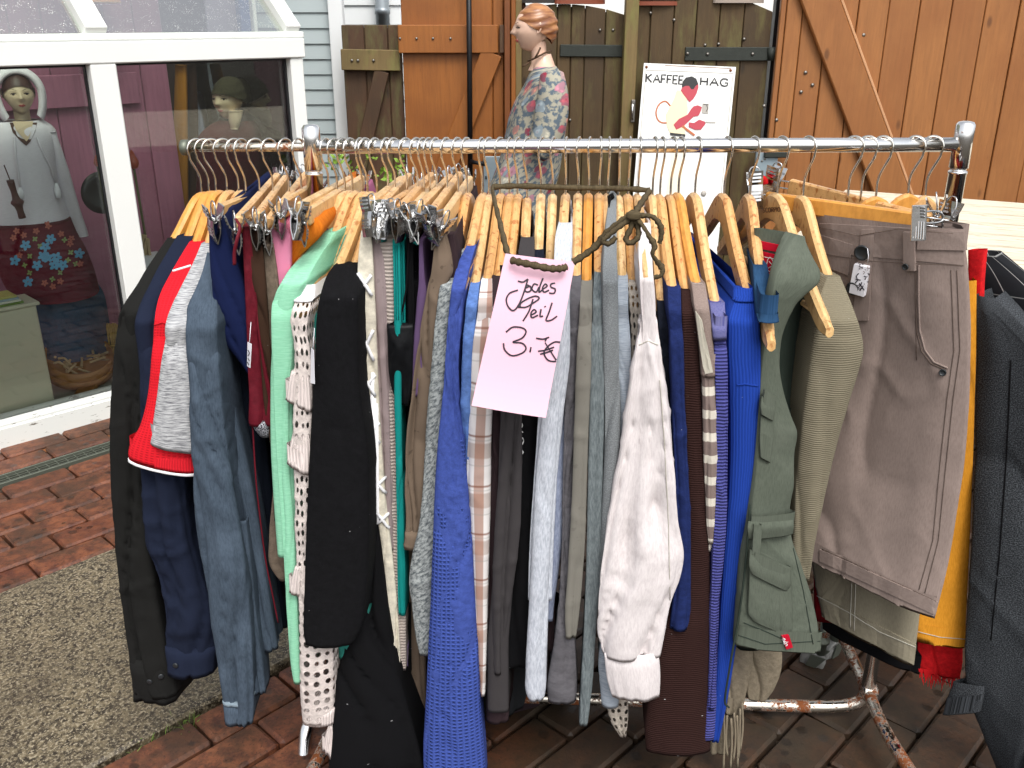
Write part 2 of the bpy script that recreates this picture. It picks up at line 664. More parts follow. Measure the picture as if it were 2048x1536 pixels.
def mat_granite():
    m = NT('speckled_granite')
    o = m.obj()
    q = m.scaled(o, (1, 1, 1))
    a = m.noise(q, 70, 5, .75)
    b = m.noise(q, 160, 4, .75)
    d = m.noise(q, 5, 4)
    c = m.mix(m.ramp(a, .44, .56), hexc('2a231a'), hexc('70654f'))
    c = m.mix(m.ramp(b, .53, .58), c, hexc('a0957e'))
    c = m.mix(m.math('MULTIPLY', m.ramp(b, .42, .34), .8), c, hexc('2a1f14'))
    c = m.mix(m.math('MULTIPLY', m.ramp(d, .42, .7), .5), c, hexc('3d352a'))
    m.bump(b, .25, .002)
    return m.fin(c, .42)

M['soil'] = mat_soil()
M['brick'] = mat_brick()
M['granite'] = mat_granite()

ground = structure(mk('ground', [(-60, -40, 0), (60, -40, 0), (60, 80, 0), (-60, 80, 0)], [(0, 1, 2, 3)], M['soil']))

O0 = onz(0, 1195)
O1 = onz(260, 1536)
def e2c(p):
    return (Vector(p) - O0).dot(E2)
def e1c(p):
    return (Vector(p) - O0).dot(E1)
S0 = (e2c(onz(0, 1195)) + e2c(onz(225, 1122))) / 2
S1 = (e2c(onz(260, 1520)) + e2c(onz(600, 1330))) / 2
SE = e1c(onz(700, 1250))
def gp(a, b, z=0.0):
    p = O0 + E1 * a + E2 * b
    return V(p.x, p.y, z)

slab = mk('granite_slab', *(lambda me: ([v.co for v in me.vertices], [tuple(p.vertices) for p in me.polygons]))(cbox_mesh('t', 2.6, S1 - S0 - .01, .05, .006)), M['granite'])
slab.location = gp(SE - 1.3, (S0 + S1) / 2, .004)
slab.rotation_euler = (0, 0, pi / 2 - AZ)
tag(slab, 'large speckled grey brown granite slab set flush among the bricks', 'stone slab')

paving = empty('brick_paving')
paving['kind'] = 'structure'
BL, BW, BH = .2, .098, .05
bmesh_variants = []
for k in range(6):
    me = cbox_mesh('brick', BL - .006, BW - .005, BH, .006)
    rr = random.Random(k)
    for v in me.vertices:
        v.co += V(rr.uniform(-1, 1), rr.uniform(-1, 1), rr.uniform(-1, 1)) * .0016
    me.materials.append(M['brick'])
    bmesh_variants.append(me)
GR0 = None
brick_rest = []
D0 = e2c(onz(0, 985)); D1 = e2c(onz(0, 962))
spots = []
def course_rows():
    k = 0
    b = S0 - .004
    while b > S0 - 2.1:
        yield b - BW / 2, k, -9, 9
        b -= BW + .001
        k += 1
    b = S1 + .004
    k = 0
    while b < S1 + 2.6:
        yield b + BW / 2, k, -9, 9
        b += BW + .001
        k += 1
    b = S0
    k = 1
    while b < S1 - .02:
        yield b + BW / 2, k, SE + .01, 9
        b += BW + .001
        k += 1
for bc, k, lo, hi in course_rows():
    a = -4.0 + (k % 2) * BL / 2 + random.uniform(-.01, .01)
    while a < 5.5:
        a += BL
        if a - BL / 2 < lo or a + BL / 2 > hi:
            continue
        p = gp(a, bc)
        if D1 - .055 < bc < D0 + .0:
            continue
        if p.y < 0.2:
            continue
        u, v = proj(p)
        spots.append((u, v, p, bc))
vis = []
rest = []
for u, v, p, bc in spots:
    inside = -60 < u < 2110 and v < 1600 and v > 820
    hidden = (640 < u < 1180 and v < 1340) or (u > 230 and u < 640 and v < 1130) or (1180 <= u < 1560 and v < 1230) or (u > 1560 and v < 1220)
    if inside and not hidden:
        vis.append((v, u, p))
    elif -700 < u < 2700 and v < 2300:
        rest.append(p)
vis.sort(key=lambda t: -t[0])
for i, (v, u, p) in enumerate(vis):
    if i >= 298:
        rest.append(p)
        continue
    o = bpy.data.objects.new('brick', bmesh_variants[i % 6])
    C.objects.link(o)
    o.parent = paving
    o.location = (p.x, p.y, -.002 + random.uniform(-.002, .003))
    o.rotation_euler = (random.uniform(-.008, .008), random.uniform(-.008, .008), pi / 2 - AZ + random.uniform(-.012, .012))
rv, rf = [], []
for i, p in enumerate(rest):
    me = bmesh_variants[i % 6]
    R = Matrix.Translation((p.x, p.y, -.002 + random.uniform(-.002, .003))) @ Matrix.Rotation(pi / 2 - AZ, 4, 'Z')
    o = len(rv)
    rv += [R @ v.co for v in me.vertices]
    rf += [tuple(j + o for j in q.vertices) for q in me.polygons]
if rv:
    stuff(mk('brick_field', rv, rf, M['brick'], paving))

# drain channel with a mesh grating
M['galv'] = plain('weathered_galvanised_steel', '6f7468', .5, metal=.6)
M['channel'] = plain('dirty_channel', '2e3026', .8)
DA, DB = -1.6, e1c(onz(420, 830))
dm = (D0 + D1) / 2 - .012
drain = empty('drain_grating', gp(DA, dm))
tag(drain, 'narrow galvanised drain grating set in the brick paving before the glasshouse', 'drain')
ang = pi / 2 - AZ
c0 = gp((DA + DB) / 2, dm)
box('channel', c0.x, c0.y, .001, DB - DA, .062, .012, M['channel'], drain, ang)
for s in (-1, 1):
    q = gp((DA + DB) / 2, dm + s * .031)
    box('rim', q.x, q.y, .010, DB - DA, .005, .016, M['galv'], drain, ang, .001)
gv = []
nb = int((DB - DA) / .03)
geos = []
for i in range(nb):
    a = DA + (i + .5) * (DB - DA) / nb
    geos.append(tube_geo([gp(a, dm - .03, .012), gp(a, dm + .03, .012)], .0018, 5))
for b in (-.015, 0, .015):
    geos.append(tube_geo([gp(DA, dm + b, .013), gp(DB, dm + b, .013)], .0014, 5))
v_, f_ = merge(*geos)
mk('mesh_bars', v_, f_, M['galv'], drain)['kind'] = 'stuff'

# grass tufts in the slab joint
M['grass'] = plain('joint_grass', '6f8a3c', .7)
def tuft(name, p, n, h, label, mat=None, spread=.02, parent=None):
    geos = []
    for i in range(n):
        a = random.uniform(0, 2 * pi)
        b = p + V(random.uniform(-1, 1) * spread, random.uniform(-1, 1) * spread, 0)
        hh = h * random.uniform(.5, 1.1)
        lean = random.uniform(.2, .9) * hh
        q = [b, b + V(cos(a) * lean * .3, sin(a) * lean * .3, hh * .6), b + V(cos(a) * lean, sin(a) * lean, hh)]
        geos.append(tube_geo(catmull(q, 3), [.0016, .0016, .0014, .0013, .001, .0007, .0003], 4, flat=.3))
    v, f = merge(*geos)
    o = mk(name, v, f, mat or M['grass'], parent)
    o['kind'] = 'stuff'
    o['label'] = label
    return o
tuft('grass_tuft', onz(370, 1462), 26, .04, 'small grass tuft in the joint below the granite slab', spread=.03)
tuft('grass_tuft', onz(278, 1512), 18, .03, 'thin grass tuft near the lower slab corner', spread=.03)
tuft('grass_tuft', onz(1600, 1490), 14, .02, 'tiny moss tuft under the rack', spread=.02)

# dead leaves along the glasshouse foot
M['leaf'] = plain('dead_leaf', '7a4a24', .8, .3)
rr = random.Random(3)
for i, (u, v) in enumerate([(105, 870), (118, 872), (40, 900), (62, 893), (150, 868), (190, 872), (205, 860), (90, 905), (135, 895), (175, 888), (25, 925), (215, 880)]):
    p = onz(u, v, .006)
    a = rr.uniform(0, 6.28)
    s = rr.uniform(.018, .035)
    pts = []
    for k in range(8):
        t = k / 8 * 2 * pi
        pts.append(p + V(cos(t + a) * s * (1 if k % 2 else .7), sin(t + a) * s * .55, .004 + .006 * abs(cos(t))))
    top = [q + V(0, 0, .0012) for q in pts]
    f = [tuple(range(8)), tuple(range(15, 7, -1))] + [(k, (k + 1) % 8, 8 + (k + 1) % 8, 8 + k) for k in range(8)]
    tag(mk('dead_leaf', pts + top, f, M['leaf']), 'dead brown leaf lying at the foot of the white glasshouse sill', 'leaf', 'dead leaves by the sill')

# ================================================================== THE GLASSHOUSE
M['white'] = plain('white_painted_metal', 'e6e8e4', .38, .04, 6, bump=.06)
M['white_worn'] = (lambda m: (m.bump(m.noise(m.obj(), 60, 3), .1, .002), m.fin(m.mix(m.ramp(m.noise(m.scaled(m.obj(), (6, 6, 26)), 3, 6, .7), .60, .66), hexc('dfe2dd'), hexc('6b6558')), .45)))(NT('worn_white_paint'))[1]
def mat_glass(name, drops=0.0, tint=(.93, .97, .95, 1), refl=1.1):
    m = NT(name)
    o = m.obj()
    tr = m.n('BsdfTransparent', {'Color': tint})
    gl = m.n('BsdfGlossy', {'Roughness': .02, 'Color': (1, 1, 1, 1)})
    fr = m.n('Fresnel', {'IOR': 1.5}).outputs[0]
    if drops:
        sp = m.vor(o, 170)
        d = m.math('MULTIPLY', m.ramp(sp, .34, .2), m.ramp(m.noise(o, 30, 2), .4, .6))
        bp = m.n('Bump', {'Height': d, 'Strength': .35, 'Distance': .002}).outputs[0]
        m.set(gl.inputs['Normal'], bp)
        df = m.n('BsdfTranslucent', {'Color': (.8, .85, .8, 1)})
        mx0 = m.n('MixShader', {0: m.math('MULTIPLY', d, drops), 1: tr.outputs[0], 2: df.outputs[0]})
        base = mx0.outputs[0]
    else:
        base = tr.outputs[0]
    fac = m.math('MINIMUM', m.math('MULTIPLY', fr, refl), 1.0)
    mx = m.n('MixShader', {0: fac, 1: base, 2: gl.outputs[0]})
    m.t.links.new(mx.outputs[0], m.out.inputs['Surface'])
    return m.m
M['glass'] = mat_glass('window_glass')
M['roof_glass'] = mat_glass('wet_roof_glass', .22, (.86, .9, .84, 1), .5)

GA = onz(0, 905)
GB = onz(220, 842)
G1 = (GB - GA); G1.z = 0; G1.normalize()
GN = V(-G1.y, G1.x, 0)                    # inwards
def onwall(u, v, d=0.0):
    return onplane(u, v, GA + GN * d, GN)
def gs(p):
    return (Vector(p) - GA).dot(G1)
def gw(s, d, z):
    p = GA + G1 * s + GN * d
    return V(p.x, p.y, z)
Z_sill = onwall(0, 850).z
Z_b0 = onwall(200, 127).z
Z_b1 = onwall(200, 82).z
s_c = gs(onwall(592, 200))                # right corner post
s_p = gs(onwall(195, 110))
house = empty('glasshouse', GA)
tag(house, 'white framed glass lean-to shop window with sloping glass roof', 'glasshouse')
SL = -1.6
def gbeam(name, s0, z0, s1, z1, w, t, mat=M['white'], d=0.0, c=.004):
    return beam(name, gw(s0, d, z0), gw(s1, d, z1), w, t, mat, house, face=-GN, c=c)
gbeam('sill', SL, Z_sill / 2, s_c + .03, Z_sill / 2, Z_sill, .07, M['white_worn'])
gbeam('sill_cap', SL, Z_sill + .004, s_c + .03, Z_sill + .004, .018, .1, M['white_worn'], d=.02)
pw = .085
gbeam('post', s_p, Z_sill + .012, s_p, Z_b0, pw, .07, d=.0)
gbeam('post', s_c, Z_sill + .012, s_c, Z_b0 - .001, .055, .06, d=.0)
gbeam('post', s_p - 1.12, Z_sill + .012, s_p - 1.12, Z_b0, pw, .07, d=.0)
gbeam('top_rail', SL, (Z_b0 + Z_b1) / 2, s_c + .035, (Z_b0 + Z_b1) / 2, Z_b1 - Z_b0, .075, d=.0)
gbeam('gutter_ledge', SL, Z_b1 + .012, s_c + .04, Z_b1 + .012, .022, .12, d=.03)
# black rubber seals round the panes
M['rubber'] = plain('black_rubber_seal', '15171a', .5, bump=0)
for sa, sb in ((s_p + pw / 2, s_c - .03), (s_p - 1.12 + pw / 2, s_p - pw / 2)):
    for (a0, z0, a1, z1) in ((sa, Z_sill + .02, sa, Z_b0), (sb, Z_sill + .02, sb, Z_b0), (sa, Z_b0 - .004, sb, Z_b0 - .004)):
        gbeam('seal', a0, z0, a1, z1, .009, .02, M['rubber'], d=.012, c=.001)
def pane(name, pts, mat, n, th=.005):
    o = [Vector(p) for p in pts]
    k = len(o)
    b = [p + Vector(n) * th for p in o]
    f = [tuple(range(k)), tuple(range(2 * k - 1, k - 1, -1))] + [(i, (i + 1) % k, k + (i + 1) % k, k + i) for i in range(k)]
    return mk(name, o + b, f, mat, house)
pane('glass_pane', [gw(s_p + pw / 2, .012, Z_sill + .013), gw(s_c - .028, .012, Z_sill + .013), gw(s_c - .028, .012, Z_b0), gw(s_p + pw / 2, .012, Z_b0)], M['glass'], GN)
pane('glass_pane', [gw(s_p - 1.12 + pw / 2, .012, Z_sill + .013), gw(s_p - pw / 2, .012, Z_sill + .013), gw(s_p - pw / 2, .012, Z_b0), gw(s_p - 1.12 + pw / 2, .012, Z_b0)], M['glass'], GN)
# sloping roof: rise over run read from the right-hand bar
rc = onplane(533, 0, gw(s_c, 0, 0), G1)
run = (rc - gw(s_c, 0, 0)).dot(GN)
slope = (rc.z - Z_b1) / run
slope = max(.35, min(2.2, slope))
RUN = 1.0
def roofp(s, d, off=0.0):
    nn = V(0, 0, 1) - GN * slope
    nn.normalize()
    return gw(s, d, Z_b1 + .02 + slope * d) + nn * off
roofn = (V(0, 0, 1) - GN * slope).normalized()
for s in (s_p - 1.12, s_p, s_c):
    beam('roof_bar', roofp(s, -.005, .012), roofp(s, RUN, .012), .07 if s != s_c else .06, .05, M['white'], house, face=roofn)
for a, b in ((s_p - 1.12, s_p), (s_p, s_c)):
    pane('roof_pane', [roofp(a + .035, 0), roofp(b - .03, 0), roofp(b - .03, RUN), roofp(a + .035, RUN)], M['roof_glass'], roofn)
# right-hand glazed side
pane('side_pane', [gw(s_c, .03, Z_sill), gw(s_c, .95, Z_sill), gw(s_c, .95, Z_b0), gw(s_c, .03, Z_b0)], M['glass'], -G1)
beam('side_sill', gw(s_c, .03, Z_sill / 2), gw(s_c, .97, Z_sill / 2), Z_sill, .05, M['white_worn'], house, face=-G1)

# interior: floor, purple boarded wall
M['purple'] = wood_paint('purple_boards', '9a6078', '7a475c', .6, None, .5, knots=False)
M['floorw'] = plain('pale_dusty_floor', 'a9a79c', .7)
DW = .62
s_pw = gs(onwall(348, 250, DW))
mk('display_floor', [gw(SL, .0, Z_sill - .01), gw(s_c, .0, Z_sill - .01), gw(s_c, .98, Z_sill - .01), gw(SL, .98, Z_sill - .01)], [(0, 1, 2, 3)], M['floorw'], house)
pwall = empty('purple_board_wall', gw(s_pw, DW, Z_sill))
tag(pwall, 'purple painted board wall behind the display window', 'wall')
sw = .115
i = 0
s = s_pw
while s > SL:
    beam('board', gw(s - sw / 2, DW + random.uniform(0, .004), Z_sill), gw(s - sw / 2, DW, Z_b1 + .5), sw - .003, .018, M['purple'], pwall, face=-GN, c=.003)
    s -= sw
    i += 1
beam('top_board', gw(SL, DW - .022, Z_b0 - .12), gw(s_pw - .14, DW - .022, Z_b0 - .12), .12, .018, M['purple'], pwall, face=-GN)
uw = empty('upper_wall', gw(0, .68, Z_b1 + .05))
tag(uw, 'olive grey upper wall seen through the wet glass roof', 'wall')
M['olive_wall'] = plain('olive_grey_plaster', '7d806c', .8, .15, 5)
beam('plaster', gw(SL - .6, .69, 2.3), gw(s_c - .12, .69, 2.3), 1.5, .02, M['olive_wall'], uw, face=-GN)
for k_, zz_ in enumerate((Z_b1 + .32, Z_b1 + .52, Z_b1 + .75)):
    beam('purlin', gw(SL - .6, .6, zz_), gw(s_c - .14, .6, zz_), .05, .06, plain('grey_purlin_%d' % k_, '5f6354', .7), uw, face=-GN)
# lamp and ceiling bits seen through the roof
M['orange_sh'] = plain('orange_shade', 'd98b33', .6)
lsp = onwall(184, 4, .5)
lamp = lathe('lamp_shade', [(.02, .10), (.05, .09), (.085, .05), (.10, .0), (.10, -.004), (.08, .04), (.018, .085)], lsp, M['orange_sh'], None, 24)
tag(lamp, 'orange lamp shade hanging under the wet glass roof', 'lamp shade')

# ================================================================== THE HOUSE BEHIND
HY = 4.95
M['clap'] = plain('pale_grey_clapboard', 'a9b4b5', .55, .05, 5, bump=.1)
M['trim'] = plain('white_trim_board', 'e3e6e6', .5, .04, 5)
hb = empty('clapboard_house', at(640, 700, HY))
tag(hb, 'pale grey clapboard house wall with white corner board', 'house')
xl, xr = at(-500, 250, HY).x, at(668, 60, HY).x
pitch = .073
z = .0
while z < 3.2:
    beam('clapboard', (xl, HY, z + pitch / 2), (xr, HY, z + pitch / 2), pitch + .012, .014, M['clap'], hb, face=(0, -1, .14), c=.002)
    z += pitch
xt = at(677, 60, HY).x
beam('corner_board', (xt, HY - .03, 0), (xt, HY - .03, 2.6), at(692, 60, HY).x - at(664, 60, HY).x, .07, M['trim'], hb)
# white neighbour wall and its rain pipe
HY2 = 6.6
wb2 = empty('white_shed', at(740, 600, HY2))
tag(wb2, 'white boarded wall behind the fence left of the orange door', 'wall')
z = 0
x0, x1 = at(640, 20, HY2).x, at(1100, 20, HY2).x
while z < 3.2:
    beam('board', (x0, HY2, z + .06), (x1, HY2, z + .06), .128, .016, M['trim'], wb2, face=(0, -1, .12))
    z += .12
pipe = lathe('rain_pipe', [(.045, -2.4), (.045, .05), (.05, .05), (.05, .09), (.045, .09), (.045, 1.2)], at(766, 45, HY2 - .1), plain('grey_zinc_pipe', '8f979c', .4, metal=.5))
tag(pipe, 'grey zinc rain pipe against the white wall', 'rain pipe')
# pale building side behind the arched gates
wb3 = empty('white_house_wall', at(1400, 600, 8.0))
tag(wb3, 'bright white house wall showing above the arched gate', 'wall')
box('wall', at(1400, 20, 8.2).x, 8.2, 1.8, 5.5, .2, 3.6, plain('white_render', 'eeeeea', .8), wb3)
box('plinth', at(1400, 20, 8.08).x, 8.06, .2, 5.5, .06, .4, plain('grey_render_plinth', '8d8d88', .8), wb3)

# ================================================================== FENCE, DOORS AND GATES
FY = 4.75
M['fence_dark'] = wood_paint('mossy_brown_boards', '553a25', '382918', 1.2, '5c5a34', .7)
M['fence_olive'] = wood_paint('olive_brown_post', '7f6a42', '5b4d2c', 1.0, '77743e', .7)
M['door_orange'] = wood_paint('orange_stained_boards', '9c5f26', '7a4519', .8, None, .5)
M['door_frame'] = wood_paint('dark_orange_frame', '7d4820', '5c3114', .8, None, .5)
M['gate_brown'] = wood_paint('weathered_gate_boards', '574326', '3a2c1b', 1.3, '5f5831', .72)
M['wall_orange'] = wood_paint('amber_stained_boards', '9f6837', '855026', .8, None, .52)
M['iron'] = plain('mossy_black_iron', '2f332e', .6, .3, 40, metal=.3, bump=.4)
M['black_iron'] = plain('black_iron', '16171a', .45, metal=.4)
M['lockplate'] = plain('pale_blue_grey_steel', '9aaab2', .45, metal=.4)

def vboards(parent, us, vtop, Y, mat, zbot=.02, th=.03, jit=.004, vref=180):
    """vertical boards between successive pixel columns us, topped at vtop(u)"""
    for a, b in zip(us[:-1], us[1:]):
        xa, xb = at(a, vref, Y).x, at(b, vref, Y).x
        um = (a + b) / 2
        za = at(um, vtop(a) if callable(vtop) else vtop, Y).z
        zb = at(um, vtop(b) if callable(vtop) else vtop, Y).z
        yy = Y + random.uniform(-jit, jit)
        g = .0022
        V8 = [(xa + g, yy - th / 2, zbot), (xb - g, yy - th / 2, zbot), (xb - g, yy - th / 2, zb), (xa + g, yy - th / 2, za),
              (xa + g, yy + th / 2, zbot), (xb - g, yy + th / 2, zbot), (xb - g, yy + th / 2, zb), (xa + g, yy + th / 2, za)]
        bm = bmesh.new()
        vs = [bm.verts.new(q) for q in V8]
        for f in ((0, 1, 2, 3), (5, 4, 7, 6), (1, 5, 6, 2), (4, 0, 3, 7), (3, 2, 6, 7), (4, 5, 1, 0)):
            bm.faces.new([vs[k] for k in f])
        bmesh.ops.bevel(bm, geom=[e for e in bm.edges], offset=.003, segments=1, affect='EDGES')
        me = bpy.data.meshes.new('board')
        bm.to_mesh(me)
        bm.free()
        link('board', me, mat, parent)
    for u_ in us[1:-1]:
        zt = at(u_, (vtop(u_) if callable(vtop) else vtop), Y).z - .012
        box('tongue', at(u_, vref, Y).x, Y + .004, (zt + zbot) / 2, .03, .012, zt - zbot, mat, parent, c=.001)

# --- left mossy gate leaf
lg = empty('mossy_gate', at(745, 900, FY))
tag(lg, 'narrow mossy brown gate leaf beside the white house corner', 'gate')
vboards(lg, [690, 735, 781, 808], 50, FY, M['fence_dark'])
beam('batten', at(683, 119, FY - .035), at(800, 121, FY - .035), .095, .035, M['fence_olive'], lg)
beam('brace', at(764, 142, FY - .034), at(700, 420, FY - .034), .07, .03, M['fence_dark'], lg)
for u in (704, 716, 747):
    lathe('bolt', [(.007, 0), (.007, .004), (.003, .007)], at(u, 121, FY - .054), M['bolt'], lg, 8, axis=(0, -1, 0))
# --- orange door
od = empty('orange_door', at(900, 900, FY))
tag(od, 'orange stained board door with Z-brace and black bolt rod', 'door')
vboards(od, [808, 940, 986, 1008], -60, FY - .05, M['door_orange'])
DYY = FY - .05
beam('batten', at(797, 78, DYY - .033), at(996, 78, DYY - .033), .125, .035, M['door_orange'], od)
beam('batten_end', at(999, 78, DYY - .031), at(1009, 78, DYY - .031), .125, .034, M['fence_dark'], od)
beam('brace', at(984, 105, DYY - .033), at(858, 420, DYY - .033), .1, .03, M['door_orange'], od)
for u in (800, 833, 866, 901):
    lathe('bolt', [(.006, 0), (.006, .004), (.003, .006)], at(u, 77, DYY - .052), M['bolt'], od, 8, axis=(0, -1, 0))
tube('bolt_rod', [at(937, -60, DYY - .09), at(939, 120, DYY - .09), at(941, 420, DYY - .09)], .0125, M['black_iron'], od)
tube('bolt_handle', [at(941, 323, DYY - .1), at(955, 326, DYY - .12), at(973, 328, DYY - .12)], [.011, .009, .013], M['black_iron'], od)
box('lock_plate', at(984, 352, DYY - .03).x, DYY - .022, at(984, 352, DYY).z, .085, .012, .2, M['lockplate'], od)
tube('keyhole', [at(972, 352, DYY - .03), at(972, 358, DYY - .03)], .004, M['black_iron'], od, 6)
fr = empty('door_frame', at(1020, 900, FY))
tag(fr, 'dark orange door jamb right of the orange door', 'door frame')
vboards(fr, [1008, 1021], -60, FY - .085, M['door_frame'], th=.05)
vboards(fr, [1021, 1032], -60, FY - .07, M['door_orange'], th=.04)
box('rebate', at(1024, 180, FY + .03).x, FY + .03, 1.4, .13, .03, 2.8, M['door_frame'], fr)
post1 = beam('gate_post', at(1037, 0, FY - .03) - V(0, 0, 0), V(at(1037, 180, FY - .03).x, FY - .03, 0.0), .03, .09, M['fence_olive'])
tag(post1, 'slim olive fence post behind the mannequin in a floral blouse', 'post')
# --- arched gate leaf A
def archA(u):
    return 8 + ((u - 1120) / 135) ** 2 * 26
ga = empty('arched_gate', at(1150, 900, FY))
tag(ga, 'left arched brown gate leaf behind the mannequin', 'gate')
vboards(ga, [1042, 1078, 1112, 1139, 1166, 1206, 1244], archA, FY, M['gate_brown'])
beam('hinge_strap', at(1120, 101, FY - .022), at(1247, 102, FY - .022), .055, .012, M['iron'], ga)
for u, v in ((1200, 60), (1226, 60), (1140, 240)):
    lathe('bolt', [(.007, 0), (.007, .004), (.003, .007)], at(u, v, FY - .018), M['bolt'], ga, 8, axis=(0, -1, 0))
# pale post between
post2 = beam('gate_post', V(at(1256, 180, FY - .06).x, FY - .06, 0), V(at(1256, 180, FY - .06).x, FY - .06, 2.3), .062, .07, M['fence_olive'])
tag(post2, 'pale olive gate post between the two arched gate leaves', 'post')
# --- arched gate leaf B
def archB(u):
    return -14 + ((u - 1385) / 150) ** 2 * 40
gb = empty('arched_gate', at(1400, 900, FY))
tag(gb, 'right arched brown gate leaf behind the white enamel sign', 'gate')
vboards(gb, [1268, 1293, 1338, 1382, 1427, 1474, 1530], archB, FY, M['gate_brown'])
beam('hinge_strap', at(1370, 108, FY - .022), at(1548, 108, FY - .022), .062, .012, M['iron'], gb)
tube('hinge_pin', [at(1543, 95, FY - .03), at(1543, 121, FY - .03)], .02, M['iron'], gb)
for u, v in ((1375, 107), (1415, 108), (1505, 108), (1264, 60), (1262, 75), (1262, 98), (1301, 26), (1437, 88), (1488, 78), (1244, 260), (1478, 300), (1410, 90), (1348, 40)):
    lathe('bolt', [(.008, 0), (.008, .004), (.003, .008)], at(u, v, FY - .029 if v > 95 and u > 1370 and u < 1520 and v < 120 else FY - .016), M['bolt'], gb, 8, axis=(0, -1, 0))
hnd = empty('door_handle', at(1266, 222, FY - .12), gb)
hnd.location = at(1266, 222, FY - .1) - gb.location
box('plate', at(1266, 222, FY - .102).x, FY - .102, at(1266, 222, FY - .1).z, .02, .012, .105, M['bolt'], gb)
tube('grip', [at(1266, 207, FY - .11), at(1265, 209, FY - .13), at(1264, 235, FY - .13), at(1265, 238, FY - .11)], .006, M['clip'], gb, 8)
bpy.data.objects.remove(hnd)
post3 = beam('gate_post', V(at(1541, 180, FY + .05).x, FY + .05, 0), V(at(1541, 180, FY + .05).x, FY + .05, 2.4), .04, .06, M['black_iron'])
tag(post3, 'dark post in the gap before the amber board wall', 'post')
# --- amber wall at the right
rw = empty('amber_board_wall', at(1800, 900, FY))
tag(rw, 'tall amber stained board gate with diagonal brace at right', 'gate')
cols = [1548, 1560, 1592, 1641, 1699, 1758, 1818, 1880, 1945, 2011, 2078, 2146, 2214] + [2214 + 68 * k_ for k_ in range(1, 14)]
vboards(rw, [c - 5 for c in cols], -80, FY - .06, M['wall_orange'])
beam('brace', at(1617, -60, FY - .095), at(1795, 420, FY - .095), .165, .032, M['wall_orange'], rw, c=.006)
_bs = (at(1795, 420, FY - .112) - at(1617, -60, FY - .112)).normalized().cross(V(0, 1, 0)) * .0885
beam('brace_edge', at(1617, -60, FY - .094) + _bs, at(1795, 420, FY - .094) + _bs, .012, .03, plain('brace_edge_highlight', 'c09068', .7), rw, c=.002)  # pale strip paints the highlight along the brace's right edge
box('gate_lock', at(1532, 326, FY - .1).x, FY - .1, at(1532, 326, FY - .1).z, .11, .02, .13, M['lockplate'], rw)
box('latch', at(1553, 309, FY - .12).x, FY - .12, at(1553, 309, FY - .12).z, .12, .02, .03, M['iron'], rw)
for u, v in ((1611, 145), (1602, 184), (1553, 240), (1528, 212), (1727, 70), (1625, 170)):
    lathe('bolt', [(.009, 0), (.009, .003), (.003, .006)], at(u, v, FY - .076), M['bolt'], rw, 8, axis=(0, -1, 0))
for u, v in ((1524, 322), (1541, 332), (1530, 318)):
    lathe('bolt', [(.005, 0), (.005, .003), (.003, .004)], at(u, v, FY - .111), M['bolt'], rw, 8, axis=(0, -1, 0))

# shoes standing along the top of the gates
M['shoe_tan'] = plain('tan_leather', 'a4643a', .5)
M['shoe_pale'] = plain('pale_leather', '9c8f84', .5)
M['shoe_dark'] = plain('dark_leather', '2b2622', .45)
M['sole'] = plain('red_rubber_sole', '7e3f28', .6)
def shoe(u, v, Y, ang, mat, sole, label):
    p = at(u, v, Y)
    e = empty('shoe', p)
    tag(e, label, 'shoe', 'shoes set out on the gate tops')
    d = V(cos(ang), sin(ang), 0)
    n = V(-sin(ang), cos(ang), 0)
    L = .25
    S = [(-.12, .030, .0, .075), (-.09, .036, .0, .085), (-.04, .036, .0, .07), (.02, .040, .0, .055), (.08, .044, .0, .045), (.115, .035, .0, .035), (.13, .016, .002, .02)]
    vv, ff = [], []
    K = 12
    for x, w, z0, h in S:
        for k in range(K):
            a = 2 * pi * k / K
            vv.append(p + d * x + n * (w * cos(a)) + V(0, 0, .018 + z0 + h * (.5 + .5 * sin(a))))
    for i in range(len(S) - 1):
        for k in range(K):
            l = (k + 1) % K
            ff.append((i * K + k, i * K + l, (i + 1) * K + l, (i + 1) * K + k))
    ff.append(tuple(range(K - 1, -1, -1)))
    ff.append(tuple((len(S) - 1) * K + k for k in range(K)))
    mk('upper', vv, ff, mat, e, True)
    vv, ff = [], []
    K = 20
    for z in (0, .018):
        for k in range(K):
            a = 2 * pi * k / K
            x = .128 * cos(a)
            w = (.04 + .006 * cos(a)) * sin(a)
            vv.append(p + d * x + n * w + V(0, 0, z))
    ff = [tuple(range(K - 1, -1, -1)), tuple(range(K, 2 * K))] + [(k, (k + 1) % K, K + (k + 1) % K, K + k) for k in range(K)]
    mk('sole', vv, ff, sole, e)
shoe(1310, 11, FY, .1, M['shoe_pale'], M['sole'], 'pale shoe with red sole on the right arched gate')
shoe(1477, 6, FY, .2, M['shoe_dark'], M['shoe_pale'], 'dark shoe at the right end of the arched gate')
shoe(1080, 6, FY, .1, M['shoe_tan'], M['shoe_dark'], 'tan shoe on the gate above the red haired mannequin')
shoe(1160, 8, FY, .3, M['shoe_pale'], M['sole'], 'light shoe on the left arched gate top')

